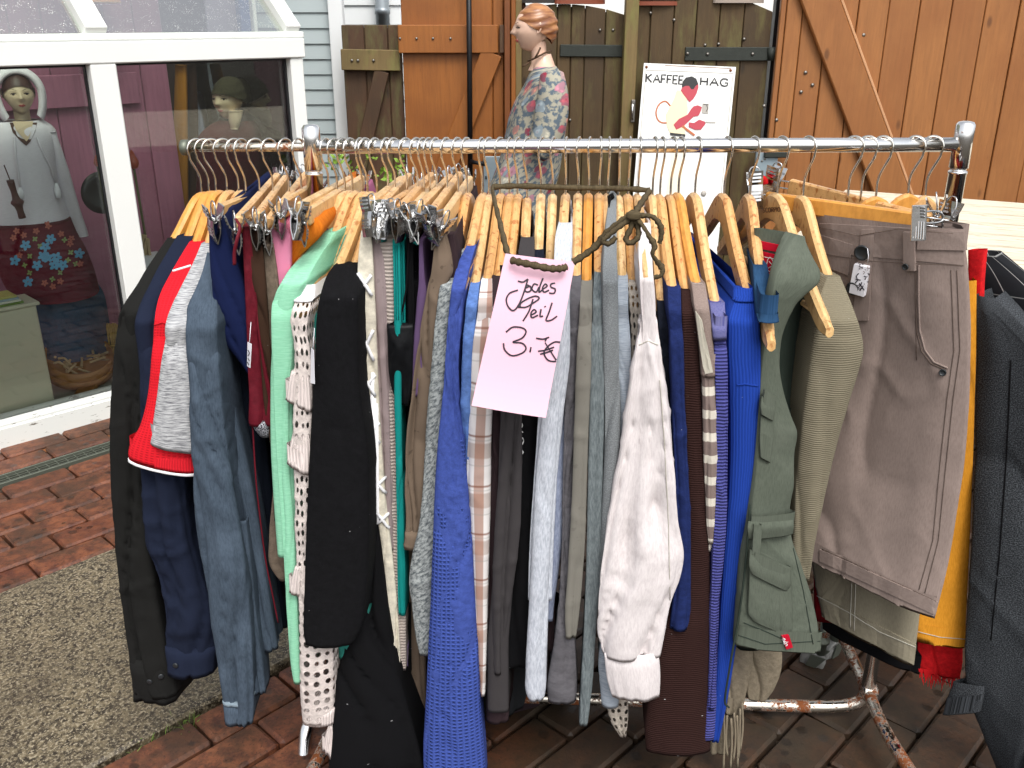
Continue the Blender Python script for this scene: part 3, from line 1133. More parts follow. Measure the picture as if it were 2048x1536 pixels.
# whitewashed table at right
M['whitewash'] = (lambda m: (lambda p: (m.bump(m.noise(p, 3, 5, .7), .5, .004), m.fin(m.mix(m.math('MULTIPLY', m.ramp(m.noise(p, 3.0, 6, .7), .5, .62), .7), hexc('d9d0bb'), hexc('8a744e')), .65)))(m.scaled(m.obj(), (2.2, 26, 26))))(NT('whitewashed_planks'))[1]
TZ = .70
ta, tb = onz(1690, 378, TZ), onz(2048, 405, TZ)
td = (tb - ta).normalized()
tn = V(td.y, -td.x, 0)
tab = empty('plank_table', V(ta.x, ta.y, 0))
tag(tab, 'whitewashed plank table standing behind the rack at right', 'table')
for k in range(9):
    o = ta + tn * (.09 + k * .182)
    me = cbox_mesh('plank', 2.2, .178, .035, .004)
    ob = link('plank', me, M['whitewash'], tab)
    ob.location = (o + td * 1.1) - tab.location + V(0, 0, -.018 + random.uniform(-.002, .002))
    ob.rotation_euler = (0, 0, math.atan2(td.y, td.x))
for a, b in ((.12, .15), (2.05, .15), (.12, 1.5), (2.05, 1.5)):
    q = ta + td * a + tn * b
    box('leg', q.x, q.y, (TZ - .04) / 2, .07, .07, TZ - .04, M['whitewash'], tab)
# ================================================================== THE CLOTHES RACK
RL = at(624, 294, 1.55)
RR = at(1925, 289, 1.50)
RD = (RR - RL)
RLEN = RD.length
RD.normalize()
RAILR = .0112
def rail_at(u, v=291):
    """point of the rail's vertical plane seen at pixel column u"""
    n = V(-RD.y, RD.x, 0)
    p = onplane(u, v, RL, n)
    s = (p - RL).dot(RD)
    return RL + RD * s
def railY(u):
    return rail_at(u).y

rack = empty('clothes_rack', V((RL.x + RR.x) / 2, 1.5, 0))
tag(rack, 'rusty chromed rolling clothes rack carrying all the hangers', 'clothes rack')
tube('rail', [RL + RD * (RLEN * t) for t in (0, .25, .5, .75, 1)], RAILR, M['chrome'], rack, 20)
EXT = rail_at(378)
tube('extension_rail', [RL, (RL + EXT) / 2, EXT], .0072, M['chrome_rust'], rack, 16)
lathe('end_cap', [(.006, 0), (.0125, .001), (.0125, .012), (.009, .014), (.004, .0145)], EXT, M['galv'], rack, 18, axis=-RD)
PR_ = .0135
baseR = at(1740, 1372, 1.5)
zb = baseR.z
for P, nm in ((RL, 'post'), (RR, 'post')):
    lathe(nm, [(PR_, zb - P.z), (PR_, -.045), (PR_ + .0012, -.045), (PR_ + .0012, -.041), (PR_ * .93, -.041), (PR_ * .93, -.036), (PR_ + .0008, -.036), (PR_ + .0012, -.036), (PR_ + .0012, .030), (PR_ * .85, .0345), (PR_ * .4, .036)], P, M['chrome'], rack, 20)
# lower rail with bent-up ends
lz = zb - .055
def lowpt(t, dz=0.0):
    q = RL + RD * (RLEN * t)
    return V(q.x, q.y, lz + dz)
rr_ = .055 / RLEN
pth = [lowpt(0, .055), lowpt(.004, .03), lowpt(.018, .009), lowpt(.05, 0), lowpt(.3, 0), lowpt(.7, 0), lowpt(.88, 0), lowpt(.95, .003), lowpt(.985, .014), lowpt(.997, .033), lowpt(1, .055)]
tube('lower_rail', catmull(pth, 5), .0125, M['chrome_rust'], rack, 16)
# feet: cross tubes front to back at both ends, each with two castors
M['tyre'] = plain('dark_rubber_tyre', '1b1c1e', .6)
M['wheelgrey'] = plain('grey_plastic_wheel', '8b8b86', .5)
def castor(p, heading, grey):
    e = empty('castor', p, rack)
    e.location = Vector(p) - rack.location
    ax = V(cos(heading), sin(heading), 0)
    fw = V(-sin(heading), cos(heading), 0)
    R = .036 if not grey else .027
    c = V(p.x, p.y, R + .004) + fw * .014
    lathe('stem', [(.011, 0), (.011, .03), (.016, .03), (.016, .036), (.008, .04), (.008, p.z - c.z - R + .0)], V(p.x, p.y, c.z + R * .9), M['galv'], e, 14)
    lathe('wheel', [(R * .6, -.011), (R * .95, -.011), (R, -.007), (R, .007), (R * .95, .011), (R * .6, .011)], c, M['wheelgrey'] if grey else M['tyre'], e, 24, axis=ax)
    lathe('rim', [(.004, -.0135), (R * .58, -.0125), (R * .62, -.009), (R * .62, .009), (R * .58, .0125), (.004, .0135)], c, M['wheelgrey'] if grey else M['chrome'], e, 20, axis=ax)
    for s in (-1, 1):
        q = c + ax * (s * .017)
        v, f = [], []
        prof = [V(p.x, p.y, c.z + R * .92) + fw * -.016, V(p.x, p.y, c.z + R * .92) + fw * .016, c + fw * .011 + V(0, 0, -.006), c + fw * -.011 + V(0, 0, -.006)]
        for t in (0, .0022):
            v += [w + ax * (s * (.0155 + t)) for w in prof]
        f = [(0, 1, 2, 3), (7, 6, 5, 4), (0, 4, 5, 1), (1, 5, 6, 2), (2, 6, 7, 3), (3, 7, 4, 0)]
        mk('fork', v, f, M['galv'], e)
perp = V(-RD.y, RD.x, 0)
footz = zb - .012
for P, tag_ in ((RL, 0), (RR, 1)):
    base = V(P.x, P.y, footz)
    fr_ = base - perp * .30 + RD * (.03 if tag_ else -.03)
    bk_ = base + perp * .22 + RD * (.0 if tag_ else -.02)
    pp = [fr_ + V(0, 0, -.012), base - perp * .12 + V(0, 0, 0), base, base + perp * .12, bk_]
    tube('foot', catmull(pp, 5), .0118, M['chrome_rust'], rack, 14)
    lathe('junction', [(.017, -.012), (.019, -.008), (.019, .012), (.014, .018)], base, M['chrome_rust'], rack, 14, axis=RD)
    castor(V(fr_.x, fr_.y, footz), 0.4, False)
    castor(V(bk_.x, bk_.y, footz), 2.2, True)
# the old wheel with a metal hub and the bracketed castor under the rail
wp = onz(1522, 1402, .045)
castor(V(wp.x, wp.y + .01, .12), -.35, False)
cp = onz(1638, 1325, .03)
castor(V(cp.x, cp.y, .16), 1.0, True)
tube('strut', [V(cp.x, cp.y, .10), V(cp.x + .02, cp.y + .03, .2), V(cp.x + .05, cp.y + .1, .34)], .0125, M['chrome_rust'], rack, 12)
# chromed bent tube standing out at lower left
lt = [at(628, 1350, 1.47), at(619, 1435, 1.45), at(611, 1475, 1.43), at(607, 1540, 1.40), at(606, 1640, 1.36)]
tube('bent_foot', catmull(lt, 6), .0135, M['chrome'], rack, 16)

# ------------------------------------------------------------------ hangers
def hook_path(N, fdir, lean=0.0):
    """wire from the neck N up, forward round the rail and over it"""
    uu = proj(N)[0]
    an0 = np.interp(uu, [400, 600, 900, 1100, 1300, 1500, 1700, 1900], [-.75, -.5, -.45, -.3, .05, .25, .75, .9]) + random.uniform(-.15, .15)
    fdir = V(sin(an0), -cos(an0), 0)
    up = V(0, 0, 1)
    zr = rail_z(N)
    R = .0165
    cen = zr + RAILR + .0022 - R
    pts = [N - up * .012, N + up * .001, N + up * ((cen - N.z) * .38)]
    b = N + fdir * (R * .78)
    pts.append(V(b.x, b.y, cen - R * 1.0))
    for a in (-28, 0, 30, 60, 90, 120, 150, 178, 200):
        an = radians(a)
        q = N + fdir * (R * cos(an))
        pts.append(V(q.x, q.y, cen + R * sin(an)))
    return catmull(pts, 4)

def rail_z(N):
    s = (Vector(N) - RL).dot(RD)
    return RL.z + RD.z * s

def neck_point(u, v):
    n = V(-RD.y, RD.x, 0)
    return onplane(u, v, RL, n)

HANGERS = []
def hanger(nu, nv, tu, tv, h, label, mat='hw', th=.0145, bar=False, full=True):
    """contoured wooden hanger: neck pixel, front tip pixel, h = metres the tip comes forward"""
    N = neck_point(nu, nv)
    T = at(tu, tv, N.y - h)
    ax = V(T.x - N.x, T.y - N.y, 0)
    hl = ax.length
    ax.normalize()
    drop = N.z - T.z
    e = empty('wooden_hanger', V(N.x, N.y, N.z))
    tag(e, label, 'hanger', 'wooden hangers on the rack')
    tube('hook', hook_path(N, ax), .00185, M['hook'], e, 6)
    # outline in the hanger's own plane: t along the arm, z down
    xs = np.array([0, .04, .1, .2, .35, .5, .65, .8, .92, 1.0])
    up_ = np.array([0, .004, .03, .14, .33, .50, .655, .80, .91, .985])
    th_ = np.array([.040, .040, .039, .037, .034, .031, .029, .027, .024, .014])
    t = np.linspace(0, 1, 22)
    zt = -hermite(xs, up_, t) * (drop - .004)
    tt = hermite(xs, th_, t)
    if drop > .0:
        ang_ = math.atan2(drop, hl)
    zb_ = zt - tt / max(.55, math.cos(ang_))
    side = V(-ax.y, ax.x, 0)
    v, f = [], []
    K = 8
    cols = []
    for sgn in ((1, -1) if full else (1,)):
        for i in range(len(t)) if sgn == 1 else range(1, len(t)):
            pass
    order = [(-1, i) for i in range(len(t) - 1, 0, -1)] + [(1, i) for i in range(len(t))]
    for sgn, i in order:
        x = t[i] * hl * sgn
        w = th / 2 * (1.0 if t[i] < .93 else .8)
        c = V(N.x, N.y, N.z) + ax * x
        z1, z0 = zt[i], zb_[i]
        r = min(.0045, w * .7)
        for (sw_, zz) in ((-w + r, z1), (w - r, z1), (w, z1 - r), (w, z0 + r), (w - r, z0), (-w + r, z0), (-w, z0 + r), (-w, z1 - r)):
            v.append(c + side * sw_ + V(0, 0, zz))
    m = len(order)
    for i in range(m - 1):
        for k in range(K):
            l = (k + 1) % K
            f.append((i * K + k, (i + 1) * K + k, (i + 1) * K + l, i * K + l))
    f.append(tuple(range(K)))
    f.append(tuple((m - 1) * K + k for k in range(K - 1, -1, -1)))
    mk('wooden_arms', v, f, M[mat], e, False)
    if bar:
        z = T.z + .012
        a = N + ax * (hl * .93)
        b = N - ax * (hl * .93)
        tube('trouser_bar', [V(a.x, a.y, z), V(N.x, N.y, z - .004), V(b.x, b.y, z)], .0048, M['hw2'], e, 8)
    HANGERS.append(e)
    return dict(N=N, T=T, ax=ax, h=h, nv=nv, tv=tv, e=e, hl=hl)

# ------------------------------------------------------------------ clip hangers
def jaw_mesh(side):
    v, f = [], []
    prof = [(.0105, .020), (.0085, .012), (.0045, .004), (.0050, -.003), (.0042, -.012), (.0016, -.021), (.0006, -.0245)]
    W = .0085
    for x, z in prof:
        for y in (-W, -W * .33, W * .33, W):
            rid = .0007 if y in (-W * .33, W * .33) else 0
            v.append((side * (x + rid), y, z))
    for x, z in prof:
        for y in (-W, -W * .33, W * .33, W):
            v.append((side * (x - .0013), y, z))
    n = len(prof)
    for s, o in ((1, 0), (-1, n * 4)):
        for i in range(n - 1):
            for k in range(3):
                q = (o + i * 4 + k, o + i * 4 + k + 1, o + (i + 1) * 4 + k + 1, o + (i + 1) * 4 + k)
                f.append(q if s * side > 0 else q[::-1])
    o = n * 4
    for i in range(n - 1):
        for k in (0, 3):
            f.append((i * 4 + k, (i + 1) * 4 + k, o + (i + 1) * 4 + k, o + i * 4 + k))
    for i in (0, n - 1):
        for k in range(3):
            f.append((i * 4 + k, i * 4 + k + 1, o + i * 4 + k + 1, o + i * 4 + k))
    # embossed teeth
    for zc in (.016, .012, .008, -.006, -.010, -.014):
        xs = np.interp(zc, [p[1] for p in prof][::-1], [p[0] for p in prof][::-1])
        b = len(v)
        for dy in (-.006, .006):
            for dz in (-.0011, .0011):
                for dx in (.0, .0012):
                    v.append((side * (xs + dx), dy, zc + dz))
        for q in ((0, 1, 3, 2), (4, 6, 7, 5), (0, 4, 5, 1), (2, 3, 7, 6), (1, 5, 7, 3), (0, 2, 6, 4)):
            f.append(tuple(b + i for i in q))
    me = bpy.data.meshes.new('jaw')
    me.from_pydata(v, [], f)
    me.materials.append(M['clip'])
    me.update()
    return me
JAW = {1: jaw_mesh(1), -1: jaw_mesh(-1)}
def spring_mesh():
    pth = [V(0, .006 * math.cos(0), 0)]
    co = [V(.0026 * cos(a), -.006 + .012 * a / (6 * pi), .0026 * sin(a) + .002) for a in np.linspace(0, 6 * pi, 40)]
    lp = catmull([V(0, -.006, .003), V(0, -.0075, .014), V(0, -.004, .024), V(0, .004, .024), V(0, .0075, .014), V(0, .006, .003)], 5)
    v, f = merge(tube_geo(co, .0008, 5), tube_geo(lp, .0009, 6))
    me = bpy.data.meshes.new('spring')
    me.from_pydata([tuple(q) for q in v], [], f)
    me.materials.append(M['clip'])
    me.polygons.foreach_set('use_smooth', [True] * len(me.polygons))
    return me
SPRING = spring_mesh()
def clip(parent, p, yaw, tilt=0.0, sc=1.25):
    e = bpy.data.objects.new('clip', JAW[1])
    C.objects.link(e)
    e.parent = parent
    e.location = Vector(p) - parent.location
    e.rotation_euler = (random.uniform(-.25, .25), tilt, yaw)
    e.scale = (sc, sc, sc)
    j = bpy.data.objects.new('jaw', JAW[-1])
    C.objects.link(j)
    j.parent = e
    s = bpy.data.objects.new('spring', SPRING)
    C.objects.link(s)
    s.parent = e
    return e

def bar_hanger(nu, nv, fu, fv, h, label, mat='hw', bw=.026, bt=.0125, clips=(1, 1), tilt=0.0, back=None, cy=0.0, clen=.02):
    """straight bar with two clips; front end pixel fu,fv, h metres forward"""
    N = neck_point(nu, nv)
    T = at(fu, fv, N.y - h)
    ax = V(T.x - N.x, T.y - N.y, T.z - N.z)
    B = N - ax * (back or 1.0)
    e = empty('clip_hanger', V(N.x, N.y, N.z))
    tag(e, label, 'hanger', 'clip hangers on the rack')
    axh = V(ax.x, ax.y, 0).normalized()
    tube('hook', hook_path(N, axh), .00185, M['hook'], e, 6)
    beam('wooden_bar', B - V(0, 0, bw / 2), T - V(0, 0, bw / 2), bt, bw, M[mat], e, face=(0, 0, 1), c=.0028)
    yaw = math.atan2(axh.y, axh.x) + pi / 2
    for k, (P, sg) in enumerate(((T, 1), (B, -1))):
        if not clips[k]:
            continue
        d = axh * sg
        q = P - V(0, 0, bw * .62)
        w = [q, q + d * clen, q + d * clen - V(0, 0, .004)]
        tube('clip_wire', [q - d * .01, q + d * clen * .6, q + d * (clen + .004)], .0014, M['clip'], e, 6)
        clip(e, q + d * (clen + .002) - V(0, 0, .004), yaw + (cy if k == 0 else random.uniform(-.5, .5)), tilt if k == 0 else random.uniform(-.3, .3))
    return dict(N=N, T=T, ax=axh, h=h, nv=nv, tv=fv, e=e)

# ------------------------------------------------------------------ cloth
def loft_arrays(L, R, b, back, wb=.5, bulge=.8, fold=(.004, 22), seed=0, ns=12, crump=.0, hem=True, sq=0.0):
    L = np.asarray(L, float)
    R = np.asarray(R, float)
    n = len(L)
    b = np.asarray(b, float)
    b = b / np.linalg.norm(b)
    back = np.broadcast_to(np.asarray(back, float), (n,))
    c = (L + R) / 2
    a = (R - L) / 2
    hw = np.linalg.norm(a, axis=1)
    nf, nb = 19, 5
    cols = []
    ph = np.linspace(pi, 0, nf)
    bl = np.minimum(hw * bulge, .016) * np.clip(np.linspace(.4, 3.2, n), 0, 1)
    for p in ph:
        cols.append(c + a * np.sign(cos(p)) * abs(cos(p)) ** (1 - sq * .5) - b[None] * (bl * sin(p))[:, None])
    Rb = c + b[None] * back[:, None] + a * wb
    Lb = c + b[None] * back[:, None] - a * wb
    for k in range(1, ns):
        t = k / ns
        cols.append(R + (Rb - R) * t)
    for k, p in enumerate(np.linspace(0, pi, nb)):
        cols.append(c + b[None] * back[:, None] + a * wb * cos(p) + b[None] * (np.minimum(hw * wb, .01) * sin(p))[:, None])
    for k in range(1, ns):
        t = k / ns
        cols.append(Lb + (L - Lb) * t)
    P = np.stack(cols, 1)                        # n, K, 3
    K = P.shape[1]
    d = np.linalg.norm(np.diff(P, axis=1, append=P[:, :1]), axis=2)
    arc = np.concatenate([np.zeros((n, 1)), np.cumsum(d, 1)[:, :-1]], 1)
    arcm = arc.mean(0)[None].repeat(n, 0)
    seg = np.linalg.norm(np.diff(c, axis=0), axis=1)
    run = np.concatenate([[0], np.cumsum(seg)])
    Z = -run[:, None].repeat(K, 1)
    tan = np.roll(P, -1, 1) - np.roll(P, 1, 1)
    nrm = np.stack([tan[..., 1], -tan[..., 0], np.zeros((n, K))], 2)
    nrm /= (np.linalg.norm(nrm, axis=2, keepdims=True) + 1e-9)
    # make normals point outwards
    cen = P.mean(1, keepdims=True)
    if ((P - cen) * nrm).sum() < 0:
        nrm = -nrm
    amp, fr = fold
    sd = seed * 13.7
    warp = vnoise(Z * 3.1 + sd, arcm * 2.0) * .05
    f1 = vnoise((arcm + warp) * fr + sd, Z * 1.6 + sd) - .5
    f2 = vnoise((arcm + warp) * fr * 2.3 + sd + 5, Z * 3.0) - .5
    cr = (1 - np.abs(2 * vnoise((arcm + warp * 1.6) * fr * .9 + sd + 9, Z * 1.1 + sd) - 1)) ** 7
    cr = cr + .6 * (1 - np.abs(2 * vnoise((arcm + warp * 2.2) * fr * 1.7 + sd + 31, Z * 2.0 + sd) - 1)) ** 9
    disp = amp * (2.3 * f1 + 1.0 * f2 - 2.0 * cr + .6)
    ramp = np.clip(run / .16, .15, 1)[:, None]
    disp = disp * ramp
    if crump:
        q1 = (1 - np.abs(2 * vnoise(arcm * 15 + Z * 8 + sd, Z * 13 - arcm * 6) - 1)) ** 6
        q2 = (1 - np.abs(2 * vnoise(arcm * 30 - Z * 13 + sd, Z * 24 + arcm * 9) - 1)) ** 5
        msk = vnoise(arcm * 5 + sd, Z * 5 + 3)
        disp = disp + crump * 2.4 * msk * (q1 * 1.4 + q2 * .7 - .5)
    wgt = np.concatenate([.25 + .95 * np.sin(ph), np.full(ns - 1, .7), np.full(nb, .7), np.full(ns - 1, .7)])
    disp = disp * wgt[None]
    lim = np.maximum(hw * .8, .003)[:, None]
    disp = np.clip(disp, -lim, lim)
    P = P + nrm * disp[..., None]
    if hem:
        last = P[-1]
        cc = last.mean(0)
        inn = last + (cc - last) * .06 + np.array([0, 0, .0015])
        inn2 = last + (cc - last) * .12 + np.array([0, 0, min(.035, run[-1] * .7)])
        P = np.concatenate([P, inn[None], inn2[None]], 0)
        arcm = np.concatenate([arcm, arcm[-1:], arcm[-1:]], 0)
        Z = np.concatenate([Z, Z[-1:], Z[-1:]], 0)
        first = P[0]
        cc = first.mean(0)
        t1 = first + (cc - first) * .3 - np.array([0, 0, .004])
        P = np.concatenate([t1[None], P], 0)
        arcm = np.concatenate([arcm[:1], arcm], 0)
        Z = np.concatenate([Z[:1], Z], 0)
    return P, arcm, Z

def loft(name, L, R, b, back, mat, parent=None, **k):
    P, A, Z = loft_arrays(L, R, b, back, **k)
    n, K = P.shape[:2]
    idx = np.arange(n * K).reshape(n, K)
    q = np.stack([idx[:-1], idx[1:], np.roll(idx, -1, 1)[1:], np.roll(idx, -1, 1)[:-1]], -1).reshape(-1, 4)
    at3 = np.stack([A, Z, np.zeros_like(A)], -1).reshape(-1, 3)
    return mk(name, P.reshape(-1, 3).tolist(), q.tolist(), mat, parent, True, at3)

def rows_px(rows, step=7):
    """rows (v,uL,uR[,slant]) resampled smoothly"""
    r = np.array([tuple(x) + ((0,) if len(x) == 3 else ()) for x in rows], float)
    v = r[:, 0]
    m = max(6, int((v[-1] - v[0]) / step))
    vi = np.linspace(v[0], v[-1], m)
    return vi, hermite(v, r[:, 1], vi), hermite(v, r[:, 2], vi), hermite(v, r[:, 3], vi)

def yprof(hg, v, margin=.014):
    f = np.clip((v - hg['nv']) / max(1, hg['tv'] - hg['nv']), 0, 1)
    return hg['N'].y - hg['h'] * f ** .9 - margin, f

def strip(name, hg, rows, mat, parent, back=None, margin=.014, wscale=1.0, flat=False, lean=0.0, blend=0, **k):
    """cloth whose leading edge follows the pixel rows; runs back along the hanger"""
    vi, ul, ur, sl = rows_px(rows)
    if flat:
        Y = np.full_like(vi, hg['N'].y - hg['h'] - margin)
        f = np.ones_like(vi)
    else:
        Y, f = yprof(hg, vi, margin)
    if blend:
        ee = np.clip((vi - vi[0]) / blend, 0, 1)
        ee = ee * ee * (3 - 2 * ee)
        Y = Y + (1 - ee) * .010
        mm, ww = (ul + ur) / 2, (ur - ul) / 2 * (.86 + .14 * ee)
        ul, ur = mm - ww, mm + ww
    if lean:
        Y = Y - lean * np.clip((vi - hg['tv']) / 800, 0, 1.2)
    L, R = [], []
    for v, a, b, y, s in zip(vi, ul, ur, Y, sl):
        m_ = (a + b) / 2
        hw_ = (b - a) / 2 * wscale
        L.append(at(m_ - hw_, v - s / 2, y))
        R.append(at(m_ + hw_, v + s / 2, y))
    bdir = -hg['ax'].copy()
    bdir.z = 0
    if back is None:
        bk = 2 * hg['h'] * f + .03
    else:
        bk = np.minimum(np.full_like(vi, back), 2 * hg['h'] * np.maximum(f, .05) + .03)
    return loft(name, L, R, bdir, bk, mat, parent, **k)

def garment(name, label, cat, hg, rows, mat, hem=1180, sleeve=True, sv=None, fold=(.004, 22), sfold=(.004, 40), crump=.0008, bands=(), body_w=.8, sback=.085, seed=None, flat=False, lean=0.0, group=None, sleeve_name='sleeve', wb=.45, bulge=.42, body_mat=None, margin=.014):
    e = empty(name, V(hg['N'].x, hg['N'].y, hg['N'].z - .2))
    tag(e, label, cat, group or 'clothes hanging on the rack')
    sd = seed if seed is not None else (sum(map(ord, label)) % 97)
    rows = [tuple(r) for r in rows]
    tvv = hg['tv']
    if sleeve:
        # body: shoulder, then straight down behind the sleeve
        up = [r for r in rows if r[0] <= tvv + 60]
        lastr = up[-1]
        body = list(up)
        m0 = (lastr[1] + lastr[2]) / 2
        w0 = (lastr[2] - lastr[1]) / 2
        low = [r for r in rows if r[0] > tvv + 60]
        for r in low:
            if r[0] > hem:
                break
            m1 = (r[1] + r[2]) / 2
            body.append((r[0], m1 - w0 * body_w, m1 + w0 * body_w))
        if body[-1][0] < hem:
            dm = 0
            if len(body) > 1 and body[-1][0] > body[-2][0]:
                vb = rows_px(rows)
            mL = (body[-1][1] + body[-1][2]) / 2
            sl_ = (1024 - mL) / 5400 * (hem - body[-1][0])
            body.append((hem, mL + sl_ - w0 * body_w, mL + sl_ + w0 * body_w))
        strip('body', hg, body, body_mat or mat, e, fold=fold, seed=sd, crump=crump, wscale=.93, margin=.008, wb=wb, bulge=bulge, flat=flat)
        sv0 = sv or (tvv + 10)
        top = rows_px(rows)
        ul0 = float(np.interp(sv0, top[0], top[1]))
        ur0 = float(np.interp(sv0, top[0], top[2]))
        srows = [(sv0, ul0, ur0)] + [r for r in rows if r[0] > sv0 + 12]
        strip('sleeve' if sleeve_name is None else sleeve_name, hg, srows, mat, e, back=sback, fold=sfold, seed=sd + 3, crump=crump * 1.6, ns=5, wb=.75, lean=lean, wscale=1.02, bulge=bulge, blend=70)
    else:
        strip('body', hg, rows, mat, e, fold=fold, seed=sd, crump=crump, wb=wb, bulge=bulge, flat=flat, lean=lean, margin=margin)
    vi, ul, ur, sl = rows_px(rows, 3)
    for bd in bands:
        nm, v0, v1, sc, bm = bd[:5]
        shift = bd[5] if len(bd) > 5 else 0
        br = []
        for v in np.linspace(v0, v1, 5):
            a, b2, s_ = np.interp(v, vi, ul), np.interp(v, vi, ur), np.interp(v, vi, sl)
            br.append((v, a, b2, s_))
        strip(nm, hg, br, bm, e, back=sback if sleeve else None, fold=sfold if sleeve else fold, seed=sd + 3, ns=5 if sleeve else 12, wscale=sc, wb=.75 if sleeve else wb, margin=.0165, lean=lean, flat=flat, crump=0, bulge=bulge)
    return e

def bvh_of(objs):
    vs, fs = [], []
    for o in objs:
        off = V(0, 0, 0)
        p = o
        while p is not None:
            off += p.location
            p = p.parent
        k = len(vs)
        vs += [v.co + off for v in o.data.vertices]
        fs += [tuple(i + k for i in q.vertices) for q in o.data.polygons]
    return BVHTree.FromPolygons(vs, fs)

def stick(bv, u, v, off=.003, fallback=1.2):
    r = ray(u, v).normalized()
    o = V(0, 0, CAMZ)
    loc, nrm, idx, dist = bv.ray_cast(o, r)
    if loc is None:
        near = bv.find_nearest(o + r * fallback)[0]
        cu, cv = proj(near)
        for k in range(1, 9):
            q = 1 + k * .25
            loc, nrm, idx, dist = bv.ray_cast(o, ray(u + (cu - u) * q, v + (cv - v) * q).normalized())
            if loc is not None:
                break
    if loc is None:
        loc, nrm, idx, dist = bv.find_nearest(o + r * fallback)
    if nrm.dot(r) > 0:
        nrm = -nrm
    return loc + nrm * off, nrm

def seam(name, bv, pts, mat, parent, rad=.0011, off=.0008, per=6, fallback=1.25):
    P = []
    for i in range(len(pts) - 1):
        for k in range(per):
            t = k / per
            P.append((pts[i][0] * (1 - t) + pts[i + 1][0] * t, pts[i][1] * (1 - t) + pts[i + 1][1] * t))
    P.append(pts[-1])
    Q = [stick(bv, u, v, off, fallback)[0] for u, v in P]
    return tube(name, Q, rad, mat, parent, 6)

def patch(name, bv, quad, mat, parent, off=.004, nx=8, ny=8, fallback=1.25, curl=0.0):
    """raised piece of cloth lying on the surface under a pixel quad TL,TR,BR,BL"""
    q = [np.array(p, float) for p in quad]
    F, Bk, A = [], [], []
    for j in range(ny + 1):
        for i in range(nx + 1):
            s, t = i / nx, j / ny
            p = (q[0] * (1 - s) + q[1] * s) * (1 - t) + (q[3] * (1 - s) + q[2] * s) * t
            w, nn = stick(bv, p[0], p[1], 0, fallback)
            F.append(w + nn * (off + curl * t * t))
            Bk.append(w - nn * .001)
            A.append((s * .05, t * .05, 0))
    n = nx + 1
    m = ny + 1
    # smooth out ridges
    f = []
    for j in range(ny):
        for i in range(nx):
            f.append((j * n + i, (j + 1) * n + i, (j + 1) * n + i + 1, j * n + i + 1))
    o = n * m
    edge = [i for i in range(n)] + [j * n + nx for j in range(1, m)] + [ny * n + i for i in range(nx - 1, -1, -1)] + [j * n for j in range(ny - 1, 0, -1)]
    for a, b in zip(edge, edge[1:] + edge[:1]):
        f.append((a, b, o + b, o + a))
    return mk(name, F + Bk, f, mat, parent, False, A + A)

def ribbon_px(name, bv, pts, wpx, mat, parent, off=.0012, per=6, fallback=1.25, smooth=True):
    """pen stroke / flat band on a surface, given in pixels"""
    P = [V(p[0], p[1], 0) for p in pts]
    P = catmull(P, per) if (smooth and len(P) > 2) else P
    vs, fs = [], []
    for i, p in enumerate(P):
        d = P[min(i + 1, len(P) - 1)] - P[max(i - 1, 0)]
        if d.length < 1e-6:
            d = V(1, 0, 0)
        d.normalize()
        n = V(-d.y, d.x, 0) * wpx / 2
        for s in (-1, 1):
            vs.append(stick(bv, p.x + n.x * s, p.y + n.y * s, off, fallback)[0])
    for i in range(len(P) - 1):
        fs.append((2 * i, 2 * i + 1, 2 * i + 3, 2 * i + 2))
    return vs, fs

def strokes(name, bv, lines, wpx, mat, parent, off=.0012, fallback=1.25, smooth=True):
    geos = [ribbon_px('s', bv, l, wpx, mat, None, off, 6, fallback, smooth) for l in lines]
    v, f = merge(*geos)
    return mk(name, v, f, mat, parent)

FONT = {
 'K': [[(0, 0), (0, 1)], [(.6, 0), (0, .55)], [(.15, .45), (.65, 1)]],
 'A': [[(0, 1), (.38, 0), (.76, 1)], [(.16, .62), (.6, .62)]],
 'F': [[(.5, 0), (0, 0), (0, 1)], [(0, .5), (.42, .5)]],
 'E': [[(.5, 0), (0, 0), (0, 1), (.5, 1)], [(0, .5), (.42, .5)]],
 'H': [[(0, 0), (0, 1)], [(.6, 0), (.6, 1)], [(0, .5), (.6, .5)]],
 'G': [[(.68, .18), (.5, .02), (.25, .02), (.05, .25), (.02, .6), (.15, .9), (.4, 1), (.65, .9), (.7, .55), (.42, .55)]],
 'S': [[(.5, .12), (.3, 0), (.08, .1), (.05, .32), (.45, .62), (.48, .85), (.25, 1), (.02, .88)]],
 'C': [[(.55, .15), (.35, 0), (.1, .15), (.02, .5), (.1, .85), (.35, 1), (.55, .85)]],
 'O': [[(.3, 0), (.05, .2), (.02, .6), (.15, .95), (.35, 1), (.58, .8), (.6, .35), (.45, .05), (.3, 0)]],
 'R': [[(0, 1), (0, 0), (.35, .02), (.48, .22), (.35, .48), (0, .5)], [(.2, .5), (.52, 1)]],
 'P': [[(0, 1), (0, 0), (.35, .02), (.48, .24), (.35, .5), (0, .52)]],
 'I': [[(.05, 0), (.05, 1)]],
 'e': [[(.05, .62), (.45, .58), (.4, .4), (.2, .35), (.03, .55), (.08, .9), (.3, 1), (.48, .88)]],
 'd': [[(.4, 0), (.4, 1)], [(.4, .55), (.2, .45), (.02, .7), (.15, 1), (.4, .85)]],
 'n': [[(0, 1), (0, .45)], [(0, .6), (.25, .45), (.38, .6), (.38, 1)]],
}
ADV = {'K': .85, 'A': .92, 'F': .68, 'E': .68, 'H': .85, 'G': .95, 'S': .7, 'C': .75, 'O': .82, 'R': .72, 'P': .66, 'I': .3, ' ': .5, 'e': .65, 'd': .6, 'n': .58}
